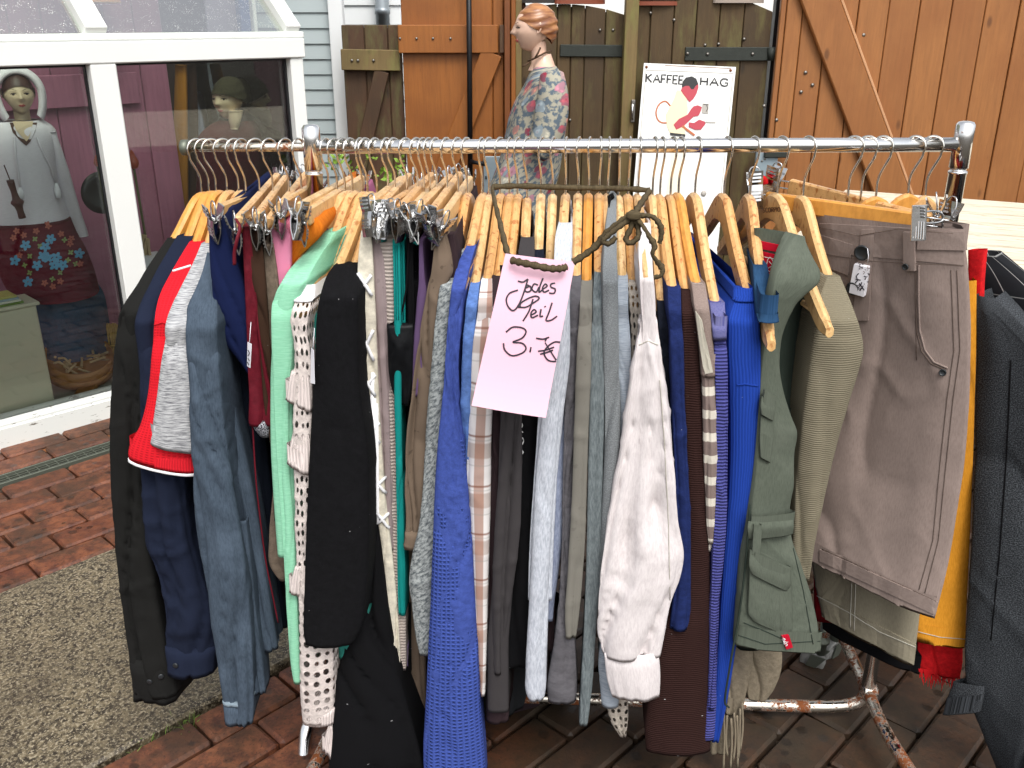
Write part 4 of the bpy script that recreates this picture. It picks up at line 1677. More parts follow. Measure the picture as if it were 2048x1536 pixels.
def text_lines(txt, o, dx, dy):
    """pixel polylines; dx = pixel vector of one em across, dy = pixel vector of the letter height"""
    out = []
    x = 0
    o, dx, dy = np.array(o, float), np.array(dx, float), np.array(dy, float)
    for ch in txt:
        for l in FONT.get(ch, []):
            out.append([tuple(o + dx * (x + a) + dy * b) for a, b in l])
        x += ADV[ch]
    return out
# ================================================================== FABRICS
F_ = {}
def fb(key, *a, **k):
    F_[key] = fabric('cloth_' + key, *a, **k)
    return F_[key]
fb('black_shirt', '1c1c1b', var=.2, wet=0, bump=.3)
fb('navy_shirt', '1b2132', var=.15)
fb('red', 'd41f2b', kind='waffle', p=.0045, bump=.25, var=.06)
fb('red_rib', 'd4222e', kind='rib', p=.004, bump=.3)
fb('white', 'e8e8ea', var=.04)
fb('grey_heather', 'bdbebf', '6d6e72', kind='heather')
fb('bluegrey', '46525f', '37414d', kind='denim', fade='5d6b7b', var=.15)
fb('bluegrey_edge', '77858f')
fb('navy_velvet', '141d40', var=.2)
fb('dark_navy', '10151f')
fb('burgundy', '641a26', kind='crush', rough=.5)
fb('sequin', '14141a', 'c8c8d0', kind='tweed', rough=.3)
fb('brown_felt', '3b291f', lint=.5)
fb('taupe_felt', '75675a', kind='fuzz')
fb('pink', 'dd86a6', var=.06)
fb('plum', '9a5a78')
fb('orange', 'cf7420', 'c0661a', kind='heatherv', bump=.25, var=.08)
fb('mint', '84c3a0', '94cfb0', kind='heather', var=.05)
fb('crochet', 'd6cbc5', kind='fuzz', bump=.6, holes=105, var=.06)
fb('crochet_net', 'd8cec8', kind='fuzz', holes=95, bump=.5)
fb('ruffle', 'd9cdc8', kind='rib', p=.005, bump=.5)
fb('black_knit', '121214', kind='fuzz', lint=.6, var=.1, bump=.3)
fb('black', '0e0e10', lint=.35)
fb('teal_velvet', '2e7a70', kind='crush')
fb('cream', 'd6cfbd', kind='crush', rough=.6, bump=.2)
fb('mauve', '8f8080', var=.1, wet=.3)
fb('rib_pale', 'b8aca4', '857b75', kind='course', p=.006, bump=.5)
fb('teal', '14847f', var=.08)
fb('satin_black', '131416', rough=.38, kind='crush', bump=.25)
fb('purple', '5c4868', var=.1)
fb('taupe', '6e5f51', wet=.55, var=.15)
fb('marl', 'a4a9a8', '565c5f', kind='marl', bump=.6)
fb('blue', '40529a', kind='fuzz', var=.1)
fb('blue_waffle', '3e519a', kind='waffle', p=.0075, bump=.7)
fb('light_blue', '5f80bd', kind='fuzz', var=.1)
fb('plaid', 'dcd8d6', 'a08d83', kind='plaid', bump=.25)
fb('dark_brown', '33272a')
fb('charcoal', '3b3839', var=.15)
fb('slick', '524c50', wet=.8, rough=.55)
fb('light_heather', 'c6cad2', 'a6abb5', kind='heatherv')
fb('heather_shade', '8e96ab', '757d93', kind='heatherv')  # darker copy of light_heather for its shaded side
fb('dark_grey', '5d5b5f', kind='crush', bump=.5)
fb('taupe_grey', '77746c', var=.1, wet=.25)
fb('grey_rib', '747c7e', '5b6365', kind='heatherv', bump=.6, lint=.4)
fb('grey_felt', '6e7274', '8d9193', kind='tweed', lint=.4)
fb('pale_bluegrey', 'a3abb5', '8a939e', kind='heather')
fb('net', 'b5ab9f', kind='fuzz', holes=120, bump=.5)
fb('linen', 'd9d2d1', 'cbc3c3', kind='heatherv', var=.06, bump=.3)
fb('navy_black', '1b1f2a', kind='fuzz', lint=.3)
fb('navy_fuzz', '1e2a58', kind='fuzz', lint=.9, bump=.6)
fb('choc', '33201d', kind='course', p=.004, bump=.4, lint=.6, col2='241513')
fb('stripe', '7d6e68', 'cfc8ba', kind='stripes', p=.037)
fb('brown_tweed', '7d6d66', '94857d', kind='tweed')
fb('cream_strip', 'c9c3b3', kind='rib', p=.004)
fb('purple_knit', '4c4e8c', '35366a', kind='course', p=.0055, bump=.7)
fb('royal', '1f3f98', kind='rib', p=.0035, bump=.3, lint=.4, var=.06)
fb('denim', '24405f', '16304a', kind='denim', fade='3d6288')
fb('vest', '575d52', '4b5147', kind='denim', fade='666b60', var=.15)
fb('vest_dark', '2c342e', var=.2)
fb('khaki', '7b7462', '706957', kind='course', p=.0035, bump=.4, lint=.3)
fb('khaki_soft', '857a68', kind='fuzz')
fb('skirt_taupe', '8a7b74', '7d6e67', kind='denim', var=.1, bump=.2)
fb('olive_skirt', '8a8371', '7c7564', kind='denim', var=.1, bump=.25)
fb('yellow_cord', 'd8942f', 'c98626', kind='heatherv', bump=.3, var=.06)
fb('bright_red', 'cf1f24', kind='fuzz', var=.06)
fb('tweed', '232527', '5a5e63', kind='tweed', bump=.5)
fb('pinstripe', '1d1e21', '9a9a98', kind='pin', p=.05)
fb('tie', '5b503c', '473e2e', kind='heather', bump=.6)
fb('stitch', 'b0aca0')
fb('stitch_dark', '5f524b')
fb('red_label', 'b3122a', var=.05)
M['button'] = plain('dark_button', '23272a', .35)
M['paper_pink'] = plain('pink_paper', 'eebfd0', .7, .03, 4, bump=.04)
M['paper'] = plain('white_paper', 'eceaf0', .7, .03, 4, bump=0)
M['ink'] = plain('marker_ink', '2b2430', .5, 0.02, bump=0)
M['ink_grey'] = plain('pencil_grey', '8d7f7c', .6, 0.02, bump=0)
M['print_white'] = plain('white_print', 'd8d8d8', .6, 0.02, bump=0)

# ================================================================== LEFT END: SHIRTS ON THE EXTENSION RAIL
h1 = hanger(403, 384, 256, 622, .195, 'yellow wooden hanger holding the black shirt at the far left', 'hw3')
g = garment('shirt', 'black long-sleeved cotton shirt, leftmost on the rack', 'shirt', h1,
    [(476, 334, 358), (510, 310, 338), (540, 290, 320), (570, 272, 303), (612, 243, 290), (640, 233, 283), (690, 229, 284), (760, 226, 288), (850, 222, 290), (950, 224, 292), (1050, 230, 296), (1150, 238, 306), (1230, 247, 320), (1300, 257, 335), (1340, 263, 346), (1385, 270, 352)],
    F_['black_shirt'], hem=1190, sfold=(.007, 38), crump=.0016, bands=[('cuff', 1318, 1400, 1.05, F_['black_shirt'])])
h2 = hanger(418, 382, 296, 640, .21, 'yellow wooden hanger holding the navy shirt', 'hw3')
g = garment('shirt', 'navy long-sleeved shirt with buttoned cuff, under the red polo sleeve', 'shirt', h2,
    [(471, 353, 388), (510, 330, 368), (540, 313, 348), (580, 295, 328), (612, 281, 316), (650, 272, 314), (700, 277, 320), (800, 283, 335), (945, 284, 366), (1020, 287, 372), (1080, 293, 380), (1150, 317, 402), (1220, 330, 425), (1290, 332, 430), (1330, 338, 425)],
    F_['navy_shirt'], hem=1230, sfold=(.006, 34), crump=.0018, bands=[('cuff', 1292, 1345, 1.05, F_['navy_shirt'])], body_w=1.1)
h3 = hanger(432, 381, 328, 640, .236, 'yellow wooden hanger holding the red polo shirt', 'hw3')
polo = garment('polo_shirt', 'red short-sleeved polo shirt with white piping', 'polo shirt', h3,
    [(483, 378, 404), (510, 361, 396), (540, 343, 388), (590, 317, 372), (640, 307, 352), (700, 305, 345), (800, 296, 360), (850, 283, 372), (880, 270, 385, 14), (905, 262, 390, 24), (925, 260, 390, 30)],
    F_['red'], hem=930, sfold=(.002, 26), crump=.0004, bands=[('sleeve_band', 897, 930, 1.03, F_['red_rib']), ('sleeve_piping', 929, 936, 1.05, F_['white'])], body_w=.7, sback=.07)
bvpo = bvh_of([o for o in polo.children if o.name.startswith(('body', 'sleeve'))])
seam('collar_piping', bvpo, [(346, 543), (362, 538), (382, 532)], F_['white'], polo, .0019, .001)
seam('shoulder_seam', bvpo, [(309, 650), (325, 644), (346, 652)], F_['red_rib'], polo, .0011, .0005)
strip('tail', h3, [(935, 380, 392), (1000, 386, 402), (1080, 398, 414), (1160, 410, 424), (1205, 418, 428)], F_['red'], polo, back=.2, margin=-.08, fold=(.002, 20))
h4 = hanger(454, 381, 356, 650, .245, 'beech hanger holding the grey heather tee', 'hw')
g = garment('t_shirt', 'grey heather short-sleeved tee beside the red polo', 't-shirt', h4,
    [(486, 402, 422), (530, 383, 416), (579, 358, 400), (628, 336, 386), (660, 330, 384), (720, 324, 386), (800, 315, 390), (860, 307, 394, 8), (893, 303, 396, 24)],
    F_['grey_heather'], hem=900, sfold=(.0025, 26), crump=.0006, body_w=.5, sback=.07)
h5 = hanger(477, 381, 400, 650, .252, 'beech hanger holding the blue-grey sweatshirt', 'hw')
g5 = garment('sweatshirt', 'washed blue-grey long-sleeved sweatshirt with frayed cuffs', 'sweatshirt', h5,
    [(505, 414, 428), (545, 404, 430), (579, 390, 434), (612, 375, 436), (660, 372, 436), (720, 378, 437), (800, 383, 444), (900, 388, 456), (1000, 393, 470), (1100, 404, 486), (1200, 418, 497), (1300, 433, 502), (1380, 444, 504), (1440, 452, 503)],
    F_['bluegrey'], hem=1200, sfold=(.006, 34), crump=.0008, bands=[('cuff_edge', 1400, 1406, 1.05, F_['bluegrey_edge']), ('cuff', 1406, 1446, 1.04, F_['bluegrey'])], body_w=1.0)
strip('sleeve', h5, [(735, 428, 452), (850, 440, 478), (950, 456, 502), (1050, 476, 520), (1150, 498, 536), (1230, 510, 548), (1295, 520, 557)], F_['bluegrey'], g5, back=.06, margin=-.045, fold=(.004, 40), ns=5, seed=9)
strip('sleeve', h5, [(1040, 474, 492), (1150, 484, 506), (1250, 494, 516), (1330, 500, 527), (1385, 506, 532)], F_['bluegrey'], g5, back=.05, margin=-.015, fold=(.003, 40), ns=5, seed=19)

for gname, pts in (('black long-sleeved', [(322, 1352), (300, 1362)]), ('navy long-sleeved', [(352, 1330)])):
    gg = [o for o in C.objects if o.get('label', '').startswith(gname)][0]
    bq = bvh_of([o for o in gg.children if o.name.startswith('cuff')])
    for u_, v_ in pts:
        p_, n_ = stick(bq, u_, v_, .0008, 1.3)
        lathe('button', [(.0045, 0), (.005, .0008), (.005, .0018), (.003, .0022)], p_, M['button'], gg, 12, axis=n_)
# clip hangers on the extension rail
b1 = bar_hanger(492, 388, 432, 411, .2, 'clip hanger holding the navy velvet garment', 'hw2', cy=.6)
g6 = garment('velvet_top', 'navy velvet garment folded over a clip, pointed flap hanging down', 'garment', b1,
    [(432, 420, 438), (470, 418, 456), (520, 420, 474), (580, 425, 492), (640, 430, 504), (680, 446, 507), (720, 476, 508), (748, 496, 509)],
    F_['navy_velvet'], sleeve=False, flat=True, fold=(.006, 30), crump=.0012)
strip('body', b1, [(700, 440, 500), (800, 448, 520), (950, 470, 540), (1100, 500, 556), (1250, 530, 574)], F_['dark_navy'], g6, margin=-.06, fold=(.005, 24))
b2 = bar_hanger(519, 383, 474, 432, .215, 'clip hanger holding the burgundy satin garment', 'hw', cy=.3)
g7 = garment('satin_top', 'burgundy satin garment with thin tie, between navy velvet and brown felt', 'garment', b2,
    [(455, 484, 500), (560, 488, 512), (700, 494, 526), (770, 495, 540), (800, 497, 548), (840, 496, 550), (852, 498, 548)],
    F_['burgundy'], sleeve=False, flat=True, fold=(.005, 30), crump=.0012)
strip('sequin_hem', b2, [(838, 500, 545), (856, 508, 545), (872, 520, 543)], F_['sequin'], g7, margin=.004, fold=(.002, 30))
tube('tie', catmull([at(505, 850, 1.34), at(511, 950, 1.33), at(518, 1020, 1.33), at(531, 1120, 1.33), at(545, 1190, 1.33), at(556, 1245, 1.33)], 5), .0022, F_['burgundy'], g7, 6, flat=.5)
tube('tie', catmull([at(432 + 40, 438, 1.31), at(480, 455, 1.3), at(474, 480, 1.29), at(469, 505, 1.29), at(469, 530, 1.29)], 5), .003, F_['burgundy'], g7, 6, flat=.5)
b3 = bar_hanger(546, 382, 514, 424, .21, 'clip hanger holding the dark brown felt skirt', 'hw', cy=-.2)
garment('skirt', 'dark brown felt skirt hanging from a clip', 'skirt', b3,
    [(462, 496, 522), (520, 497, 528), (600, 504, 534), (700, 519, 542), (800, 528, 550), (900, 542, 556), (1040, 550, 562)],
    F_['brown_felt'], sleeve=False, flat=True, fold=(.004, 30), crump=.0005)
b4 = bar_hanger(578, 383, 536, 434, .2, 'clip hanger holding the taupe felt skirt', 'hw', cy=.3)
garment('skirt', 'taupe felt skirt with fleecy hem beside the mint cardigan', 'skirt', b4,
    [(488, 522, 546), (560, 528, 556), (640, 530, 560), (720, 534, 562), (800, 543, 570), (950, 547, 575), (1080, 538, 580), (1130, 540, 582), (1160, 560, 584)],
    F_['taupe_felt'], sleeve=False, flat=True, fold=(.003, 30), crump=.0006)
b5 = bar_hanger(603, 378, 561, 402, .19, 'clip hanger holding the pink skirt', 'hw2', cy=.5)
garment('skirt', 'bubblegum pink garment folded on a clip', 'skirt', b5,
    [(448, 545, 566), (475, 541, 582), (520, 544, 582), (600, 549, 582), (800, 560, 590)],
    F_['pink'], sleeve=False, flat=True, fold=(.003, 24), crump=.0004)
b6 = bar_hanger(657, 374, 600, 404, .21, 'clip hanger holding the orange corduroy skirt', 'hw2', cy=-.3)
garment('skirt', 'orange corduroy skirt clipped by its waistband', 'skirt', b6,
    [(436, 592, 634), (455, 584, 648), (472, 581, 642), (490, 579, 624), (510, 577, 602), (535, 575, 586), (560, 572, 580)],
    F_['orange'], sleeve=False, flat=True, fold=(.006, 18), crump=.0006, margin=-.03)
b7 = bar_hanger(674, 379, 612, 416, .2, 'clip hanger holding the plum skirt', 'hw2', cy=.2)
garment('skirt', 'plum pink skirt mostly hidden behind the orange corduroy', 'skirt', b7,
    [(446, 622, 650), (480, 630, 662), (560, 640, 664), (700, 650, 670)],
    F_['plum'], sleeve=False, flat=True, fold=(.003, 20), crump=.0005, margin=-.1)

# ================================================================== MAIN RAIL, LEFT
h8 = hanger(690, 382, 572, 565, .235, 'beech hanger holding the mint cardigan', 'hw')
garment('cardigan', 'mint green cardigan with long narrow sleeve', 'cardigan', h8,
    [(464, 646, 670), (485, 628, 660), (505, 609, 646), (538, 577, 628), (560, 563, 616), (583, 550, 605), (613, 542, 596), (680, 543, 588), (760, 546, 580), (860, 550, 577), (960, 556, 580), (1060, 563, 588), (1160, 570, 592), (1260, 576, 597), (1330, 581, 601), (1366, 587, 603)],
    F_['mint'], hem=1110, sfold=(.0018, 30), crump=.0004, body_w=.9, fold=(.003, 20), lean=.01)
h9 = hanger(705, 382, 600, 622, .25, 'wet spotted beech hanger holding the pale crochet cardigan', 'hw')
g13 = garment('crochet_cardigan', 'pale pink crochet cardigan with ruffled trims', 'cardigan', h9,
    [(575, 592, 627), (600, 589, 624), (640, 581, 616), (665, 584, 614), (700, 590, 620), (800, 588, 624), (900, 588, 622), (1000, 590, 620), (1100, 592, 624), (1200, 598, 640), (1300, 602, 668), (1400, 604, 668), (1440, 608, 667)],
    F_['crochet'], sleeve=False, fold=(.003, 30), crump=.0012, bands=[('shoulder_cuff', 575, 602, 1.1, F_['white']), ('hem_rib', 1418, 1446, 1.02, F_['ruffle'])])
for v0, v1, ul, ur in ((742, 812, 570, 622), (862, 938, 574, 622), (1132, 1196, 578, 622), (1450, 1512, 645, 669)):
    strip('ruffle', h9, [(v0, ul + 12, ur - 6, 0), (v0 * .6 + v1 * .4, ul + 6, ur - 1, 8), (v1, ul, ur + 2, 24)], F_['ruffle'], g13, back=.04, margin=.018, fold=(.008, 70), ns=5, seed=v0, bulge=.25)
h10 = hanger(725, 383, 628, 632, .22, 'beech hanger holding the teal velvet top', 'hw')
garment('velvet_top', 'teal crushed velvet top showing below the black cardigan hem', 'top', h10,
    [(470, 690, 712), (520, 670, 698), (580, 648, 682), (640, 628, 664), (720, 624, 660), (900, 640, 690), (1100, 660, 722), (1220, 674, 738), (1312, 680, 738)],
    F_['teal_velvet'], sleeve=False, fold=(.004, 26), crump=.0008)
h11 = hanger(735, 384, 652, 590, .25, 'beech hanger holding the black knit cardigan', 'hw2')
garment('cardigan', 'black knit cardigan with broad sleeve, left of the cream lace-up top', 'cardigan', h11,
    [(530, 668, 712), (548, 655, 715), (580, 643, 716), (620, 634, 716), (700, 630, 717), (770, 626, 719), (820, 624, 725), (880, 621, 734), (950, 618, 738), (1000, 616, 738), (1100, 612, 737), (1200, 609, 731), (1255, 608, 722), (1285, 612, 708)],
    F_['black_knit'], sleeve=False, fold=(.003, 14), crump=.0006, lean=.02)
h12 = hanger(754, 386, 700, 560, .2, 'beech hanger holding the long black dress', 'hw')
garment('dress', 'long black dress reaching below the frame behind the black cardigan', 'dress', h12,
    [(560, 700, 725), (800, 732, 750), (1000, 738, 758), (1150, 728, 770), (1290, 690, 786), (1400, 668, 812), (1540, 662, 850), (1590, 660, 860)],
    F_['black'], sleeve=False, fold=(.009, 22), crump=.0005, margin=-.06, lean=.1)
b8 = bar_hanger(776, 372, 742, 398, .2, 'clip hanger holding the cream lace-up top', 'hw2', cy=.8, tilt=.3)
g16 = garment('lace_up_top', 'cream satin top laced with white cord down its front edge', 'top', b8,
    [(462, 722, 742), (520, 716, 746), (600, 715, 750), (700, 716, 754), (800, 722, 758), (900, 738, 764), (1000, 750, 772), (1100, 764, 784), (1200, 775, 794), (1300, 783, 800), (1336, 788, 801)],
    F_['cream'], sleeve=False, flat=True, fold=(.003, 30), crump=.001)
bvc = bvh_of([o for o in g16.children])
for (va, vb_) in ((545, 590), (655, 720), (745, 790), (840, 885), (950, 985), (1020, 1055)):
    ua = np.interp((va + vb_) / 2, [460, 600, 800, 900, 1000, 1100], [730, 730, 738, 750, 760, 772])
    seam('lace', bvc, [(ua - 13, va), (ua + 13, vb_)], F_['white'], g16, .0028, .002)
    seam('lace', bvc, [(ua + 12, va + 4), (ua - 11, vb_ - 4)], F_['white'], g16, .0026, .002)
b9 = bar_hanger(790, 374, 756, 410, .19, 'clip hanger holding the mauve trousers', 'hw', cy=-.6, tilt=-.3)
garment('trousers', 'mauve grey trousers hanging beside the cream top', 'trousers', b9,
    [(468, 744, 768), (560, 748, 772), (700, 752, 776), (820, 758, 781), (950, 764, 784), (1050, 766, 786), (1098, 764, 787)],
    F_['mauve'], sleeve=False, flat=True, fold=(.004, 40), crump=.0008, bands=[('cuff', 1072, 1100, 1.05, F_['mauve'])])
b10 = bar_hanger(814, 380, 775, 405, .19, 'clip hanger holding the pale ribbed knit', 'hw', cy=.9, tilt=.5)
garment('knit_top', 'pale ribbed knit strip hanging beside the teal straps', 'top', b10,
    [(444, 762, 780), (475, 758, 788), (520, 766, 790), (600, 772, 794), (700, 776, 796), (900, 780, 800), (1250, 788, 812), (1340, 792, 812)],
    F_['rib_pale'], sleeve=False, flat=True, fold=(.002, 30), crump=.0004)
b11 = bar_hanger(835, 372, 800, 408, .2, 'clip hanger holding the teal strap top', 'hw', cy=-.4)
g19 = garment('tank_top', 'teal jersey tank top with twin straps', 'tank top', b11,
    [(480, 785, 799), (560, 787, 801), (650, 789, 802), (780, 790, 802), (900, 792, 804), (1050, 793, 808), (1180, 795, 811), (1230, 797, 811)],
    F_['teal'], sleeve=False, flat=True, fold=(.002, 30))
strip('strap', b11, [(478, 799, 809), (560, 800, 811), (650, 800, 812)], F_['teal'], g19, back=.03, margin=.0, ns=5)
bv19 = bvh_of([o for o in g19.children])
for du in (790, 794, 804):
    seam('stitching', bv19, [(du, 490), (du + 2, 560), (du + 3, 640)], fb('teal_dark', '0c5a58') if 'teal_dark' not in F_ else F_['teal_dark'], g19, .0006, .0005)
b12 = bar_hanger(848, 384, 822, 414, .2, 'clip hanger holding the black satin camisole', 'hw2', cy=.5, tilt=-.2)
g20 = garment('camisole', 'black satin camisole sagging from its straps', 'camisole', b12,
    [(650, 774, 826), (690, 775, 830), (740, 776, 830), (780, 783, 824), (812, 797, 816)],
    F_['satin_black'], sleeve=False, flat=True, fold=(.006, 24), crump=.0015)
strip('strap', b12, [(470, 812, 826), (560, 814, 828), (620, 815, 830), (670, 816, 830)], F_['black'], g20, back=.04, margin=.004, ns=5)
tube('strap', catmull([at(822, 440, 1.34), at(816, 520, 1.33), at(812, 580, 1.33), at(800, 632, 1.33), at(776, 652, 1.33)], 5), .0016, F_['black'], g20, 6)
strip('body', b12, [(500, 806, 832), (700, 806, 850), (900, 808, 842), (1100, 810, 840), (1300, 815, 850), (1420, 820, 850)], F_['black'], g20, margin=-.05, fold=(.004, 30))
h13 = hanger(860, 392, 846, 560, .17, 'beech hanger hidden behind the clips holding the black wool top', 'hw')
garment('wool_top', 'black wool top bunched over a hanger behind the clips', 'top', h13,
    [(392, 800, 838), (410, 800, 846), (440, 812, 850), (520, 815, 852), (700, 820, 850), (1000, 815, 850)],
    F_['black'], sleeve=False, fold=(.004, 24), crump=.001)
b13 = bar_hanger(873, 374, 838, 408, .2, 'clip hanger holding the purple top', 'hw', cy=-.3, tilt=.2)
garment('strap_top', 'dusky purple strap top left of the taupe dungarees', 'top', b13,
    [(480, 838, 845), (560, 838, 850), (600, 834, 856), (700, 826, 856), (790, 824, 850)],
    F_['purple'], sleeve=False, flat=True, fold=(.003, 24), crump=.0008)
g_lav = empty('lavender_scarf', at(812, 1330, 1.36))
tag(g_lav, 'lavender satin end hanging low between black dress and taupe leg', 'scarf', 'clothes hanging on the rack')
strip('scarf_end', b13, [(1290, 804, 816), (1340, 799, 816), (1380, 797, 814), (1392, 800, 814)], fb('lavender', '8a74a0'), g_lav, back=.04, margin=-.02, flat=True, fold=(.003, 30), ns=5)
b14 = bar_hanger(894, 375, 862, 417, .21, 'clip hanger holding the taupe dungarees', 'hw', cy=.7, tilt=-.3)
g22 = garment('dungarees', 'taupe cotton dungarees with gathered side pocket and rolled cuff', 'dungarees', b14,
    [(468, 868, 892), (510, 866, 902), (540, 862, 906), (580, 854, 890), (640, 842, 882), (720, 828, 876), (800, 816, 872), (860, 808, 868), (920, 806, 862), (980, 808, 856), (1040, 812, 850), (1094, 810, 846)],
    F_['taupe'], sleeve=False, flat=True, fold=(.008, 30), crump=.0018, bands=[('rolled_cuff', 1064, 1098, 1.08, F_['taupe'])])
strip('leg', b14, [(1090, 812, 850), (1200, 815, 850), (1320, 820, 852), (1410, 824, 853), (1432, 830, 852)], F_['taupe'], g22, margin=-.05, fold=(.004, 24))
b15 = bar_hanger(916, 384, 886, 426, .2, 'clip hanger holding the dark strap dress, last of the clip row', 'hw2', cy=-.4, tilt=.4)
garment('dress', 'dark strap dress hanging behind the taupe dungarees', 'dress', b15,
    [(470, 890, 906), (520, 886, 915), (600, 880, 915), (800, 866, 890), (1000, 850, 880), (1250, 850, 880)],
    F_['dark_brown'], sleeve=False, flat=True, fold=(.003, 24))

# ================================================================== MIDDLE: EDGE-ON TOPS
def top(name, label, cat, nu, nv, tu, tv, h, rows, mat, hl, hem=1180, hw='hw', **k):
    hg = hanger(nu, nv, tu, tv, h, hl, hw)
    return hg, garment(name, label, cat, hg, rows, mat, hem=hem, **k)

top('sweater', 'grey marl chunky sweater with slanting knit sleeve', 'sweater', 934, 386, 896, 575, .225,
    [(500, 905, 930), (525, 892, 926), (560, 882, 920), (610, 874, 914), (680, 867, 906), (760, 861, 896), (850, 855, 888), (950, 848, 881), (1040, 839, 877), (1110, 824, 872), (1160, 818, 870), (1220, 824, 866), (1275, 832, 860), (1310, 840, 856)],
    F_['marl'], 'beech hanger holding the grey marl sweater', sfold=(.003, 30), crump=.0005)
hB, gB = top('sweater', 'royal mid-blue sweater with long waffle-knit sleeve running past the frame', 'sweater', 964, 387, 918, 575, .25,
    [(492, 932, 952), (520, 918, 944), (560, 906, 934), (610, 899, 926), (680, 893, 920), (760, 888, 917), (830, 882, 920), (880, 877, 928), (960, 872, 934), (1060, 868, 940), (1160, 864, 946), (1280, 860, 953), (1400, 853, 960), (1500, 848, 968), (1560, 850, 972)],
    F_['blue'], 'beech hanger holding the royal mid-blue sweater', sfold=(.004, 30), crump=.0005, bands=[('waffle_sleeve', 875, 1560, 1.015, F_['blue_waffle'])])
top('t_shirt', 'light blue jersey top between the blue sweater and plaid shirt', 'top', 978, 389, 942, 610, .235,
    [(566, 940, 960), (610, 931, 956), (680, 926, 950), (760, 923, 947), (850, 922, 944), (950, 928, 944), (1100, 936, 950)],
    F_['light_blue'], 'pale wet beech hanger holding the light blue top', hw='hw2', hem=1400)
top('shirt', 'white and brown plaid cotton shirt', 'shirt', 1000, 387, 968, 605, .24,
    [(558, 962, 985), (610, 955, 986), (700, 945, 988), (800, 940, 984), (900, 934, 981), (980, 932, 980), (1100, 937, 977), (1200, 942, 974), (1300, 948, 972), (1390, 952, 969)],
    F_['plaid'], 'beech hanger holding the plaid shirt', sfold=(.003, 26), crump=.0008, hem=1300)
top('top', 'dark plum-brown knit top right of the plaid shirt', 'top', 1019, 388, 990, 600, .23,
    [(552, 983, 1006), (620, 977, 1006), (720, 976, 1006), (850, 978, 1004), (1000, 981, 1002), (1200, 982, 1004), (1330, 980, 1010)],
    F_['dark_brown'], 'beech hanger holding the plum-brown top', hem=1440, body_w=1.6)
hD, gD = top('t_shirt', 'black printed tee below the pink price sign', 't-shirt', 1035, 388, 1012, 600, .215,
    [(530, 1000, 1024), (620, 998, 1036), (720, 1000, 1066), (850, 1010, 1086), (1000, 1010, 1086), (1150, 1008, 1080), (1330, 1005, 1072)],
    F_['black'], 'beech hanger holding the black printed tee', hem=1340, sleeve=False)
top('top', 'charcoal long-sleeved top with tapered sleeve', 'top', 1054, 396, 1045, 610, .25,
    [(474, 1040, 1070), (500, 1036, 1070), (560, 1030, 1066), (640, 1020, 1056), (740, 1004, 1046), (850, 1000, 1042), (960, 996, 1041), (1060, 990, 1038), (1150, 986, 1028), (1240, 985, 1014), (1300, 985, 1006), (1345, 988, 1004)],
    F_['charcoal'], 'beech hanger holding the rain-spotted charcoal top', hem=1420, body_w=1.2)
bvD = bvh_of([o for o in gD.children])
strokes('chest_print', bvD, [[(1041, 842), (1045, 850), (1041, 858), (1046, 864)], [(1042, 872), (1047, 880), (1043, 890)], [(1041, 897), (1046, 903), (1041, 910)], [(1043, 918), (1041, 926)]], 2.2, M['print_white'], gD, .002)
top('top', 'black top behind the light grey heather sleeve', 'top', 1082, 387, 1072, 600, .2,
    [(500, 1066, 1088), (620, 1062, 1090), (800, 1060, 1095), (1000, 1056, 1100), (1200, 1050, 1098), (1320, 1046, 1092)],
    F_['navy_black'], 'pale beech hanger left of the light grey heather top', hem=1450, hw='hw2', sleeve=False)
top('top', 'dark brown top mostly hidden behind the sign', 'top', 1105, 388, 1098, 600, .2,
    [(520, 1088, 1112), (620, 1088, 1114), (800, 1086, 1114), (1000, 1090, 1110), (1300, 1080, 1110)],
    F_['dark_brown'], 'yellowish beech hanger right above the pink sign', hem=1500, hw='hw2', sleeve=False)
hE, gE = top('sweatshirt', 'light grey heather sweatshirt with long straight sleeve', 'sweatshirt', 1131, 388, 1118, 560, .245,
    [(445, 1116, 1146), (470, 1110, 1146), (510, 1108, 1144), (600, 1104, 1140), (700, 1096, 1134), (830, 1084, 1118), (950, 1072, 1110), (1050, 1066, 1103), (1150, 1062, 1098), (1250, 1057, 1095), (1340, 1053, 1092), (1385, 1054, 1090), (1398, 1060, 1086)],
    F_['light_heather'], 'beech hanger holding the light grey heather sweatshirt', sfold=(.002, 26), crump=.0005, hem=1200, body_w=1.5)
strip('body_side', hE, [(620, 1120, 1142), (750, 1116, 1138), (900, 1104, 1134), (1050, 1096, 1128), (1150, 1092, 1116), (1240, 1090, 1104)], F_['heather_shade'], gE, margin=-.012, fold=(.003, 24))  # shade on the sweatshirt's right side put into the cloth colour
top('top', 'dark grey crinkled top with flared sleeve end', 'top', 1156, 387, 1150, 600, .235,
    [(552, 1142, 1163), (620, 1136, 1163), (700, 1134, 1161), (800, 1130, 1157), (950, 1125, 1150), (1100, 1123, 1146), (1200, 1118, 1147), (1290, 1108, 1150), (1370, 1096, 1153), (1400, 1096, 1152)],
    F_['dark_grey'], 'spotted beech hanger holding the dark grey crinkled top', sfold=(.003, 40), crump=.0014)
top('top', 'taupe grey jersey top with narrow sleeve', 'top', 1177, 387, 1172, 610, .245,
    [(562, 1162, 1186), (640, 1157, 1185), (750, 1152, 1181), (850, 1149, 1177), (950, 1146, 1174), (1050, 1142, 1171), (1150, 1136, 1166), (1230, 1131, 1158), (1275, 1133, 1152)],
    F_['taupe_grey'], 'yellow beech hanger holding the taupe grey top', hw='hw3', sfold=(.002, 30), crump=.0005)
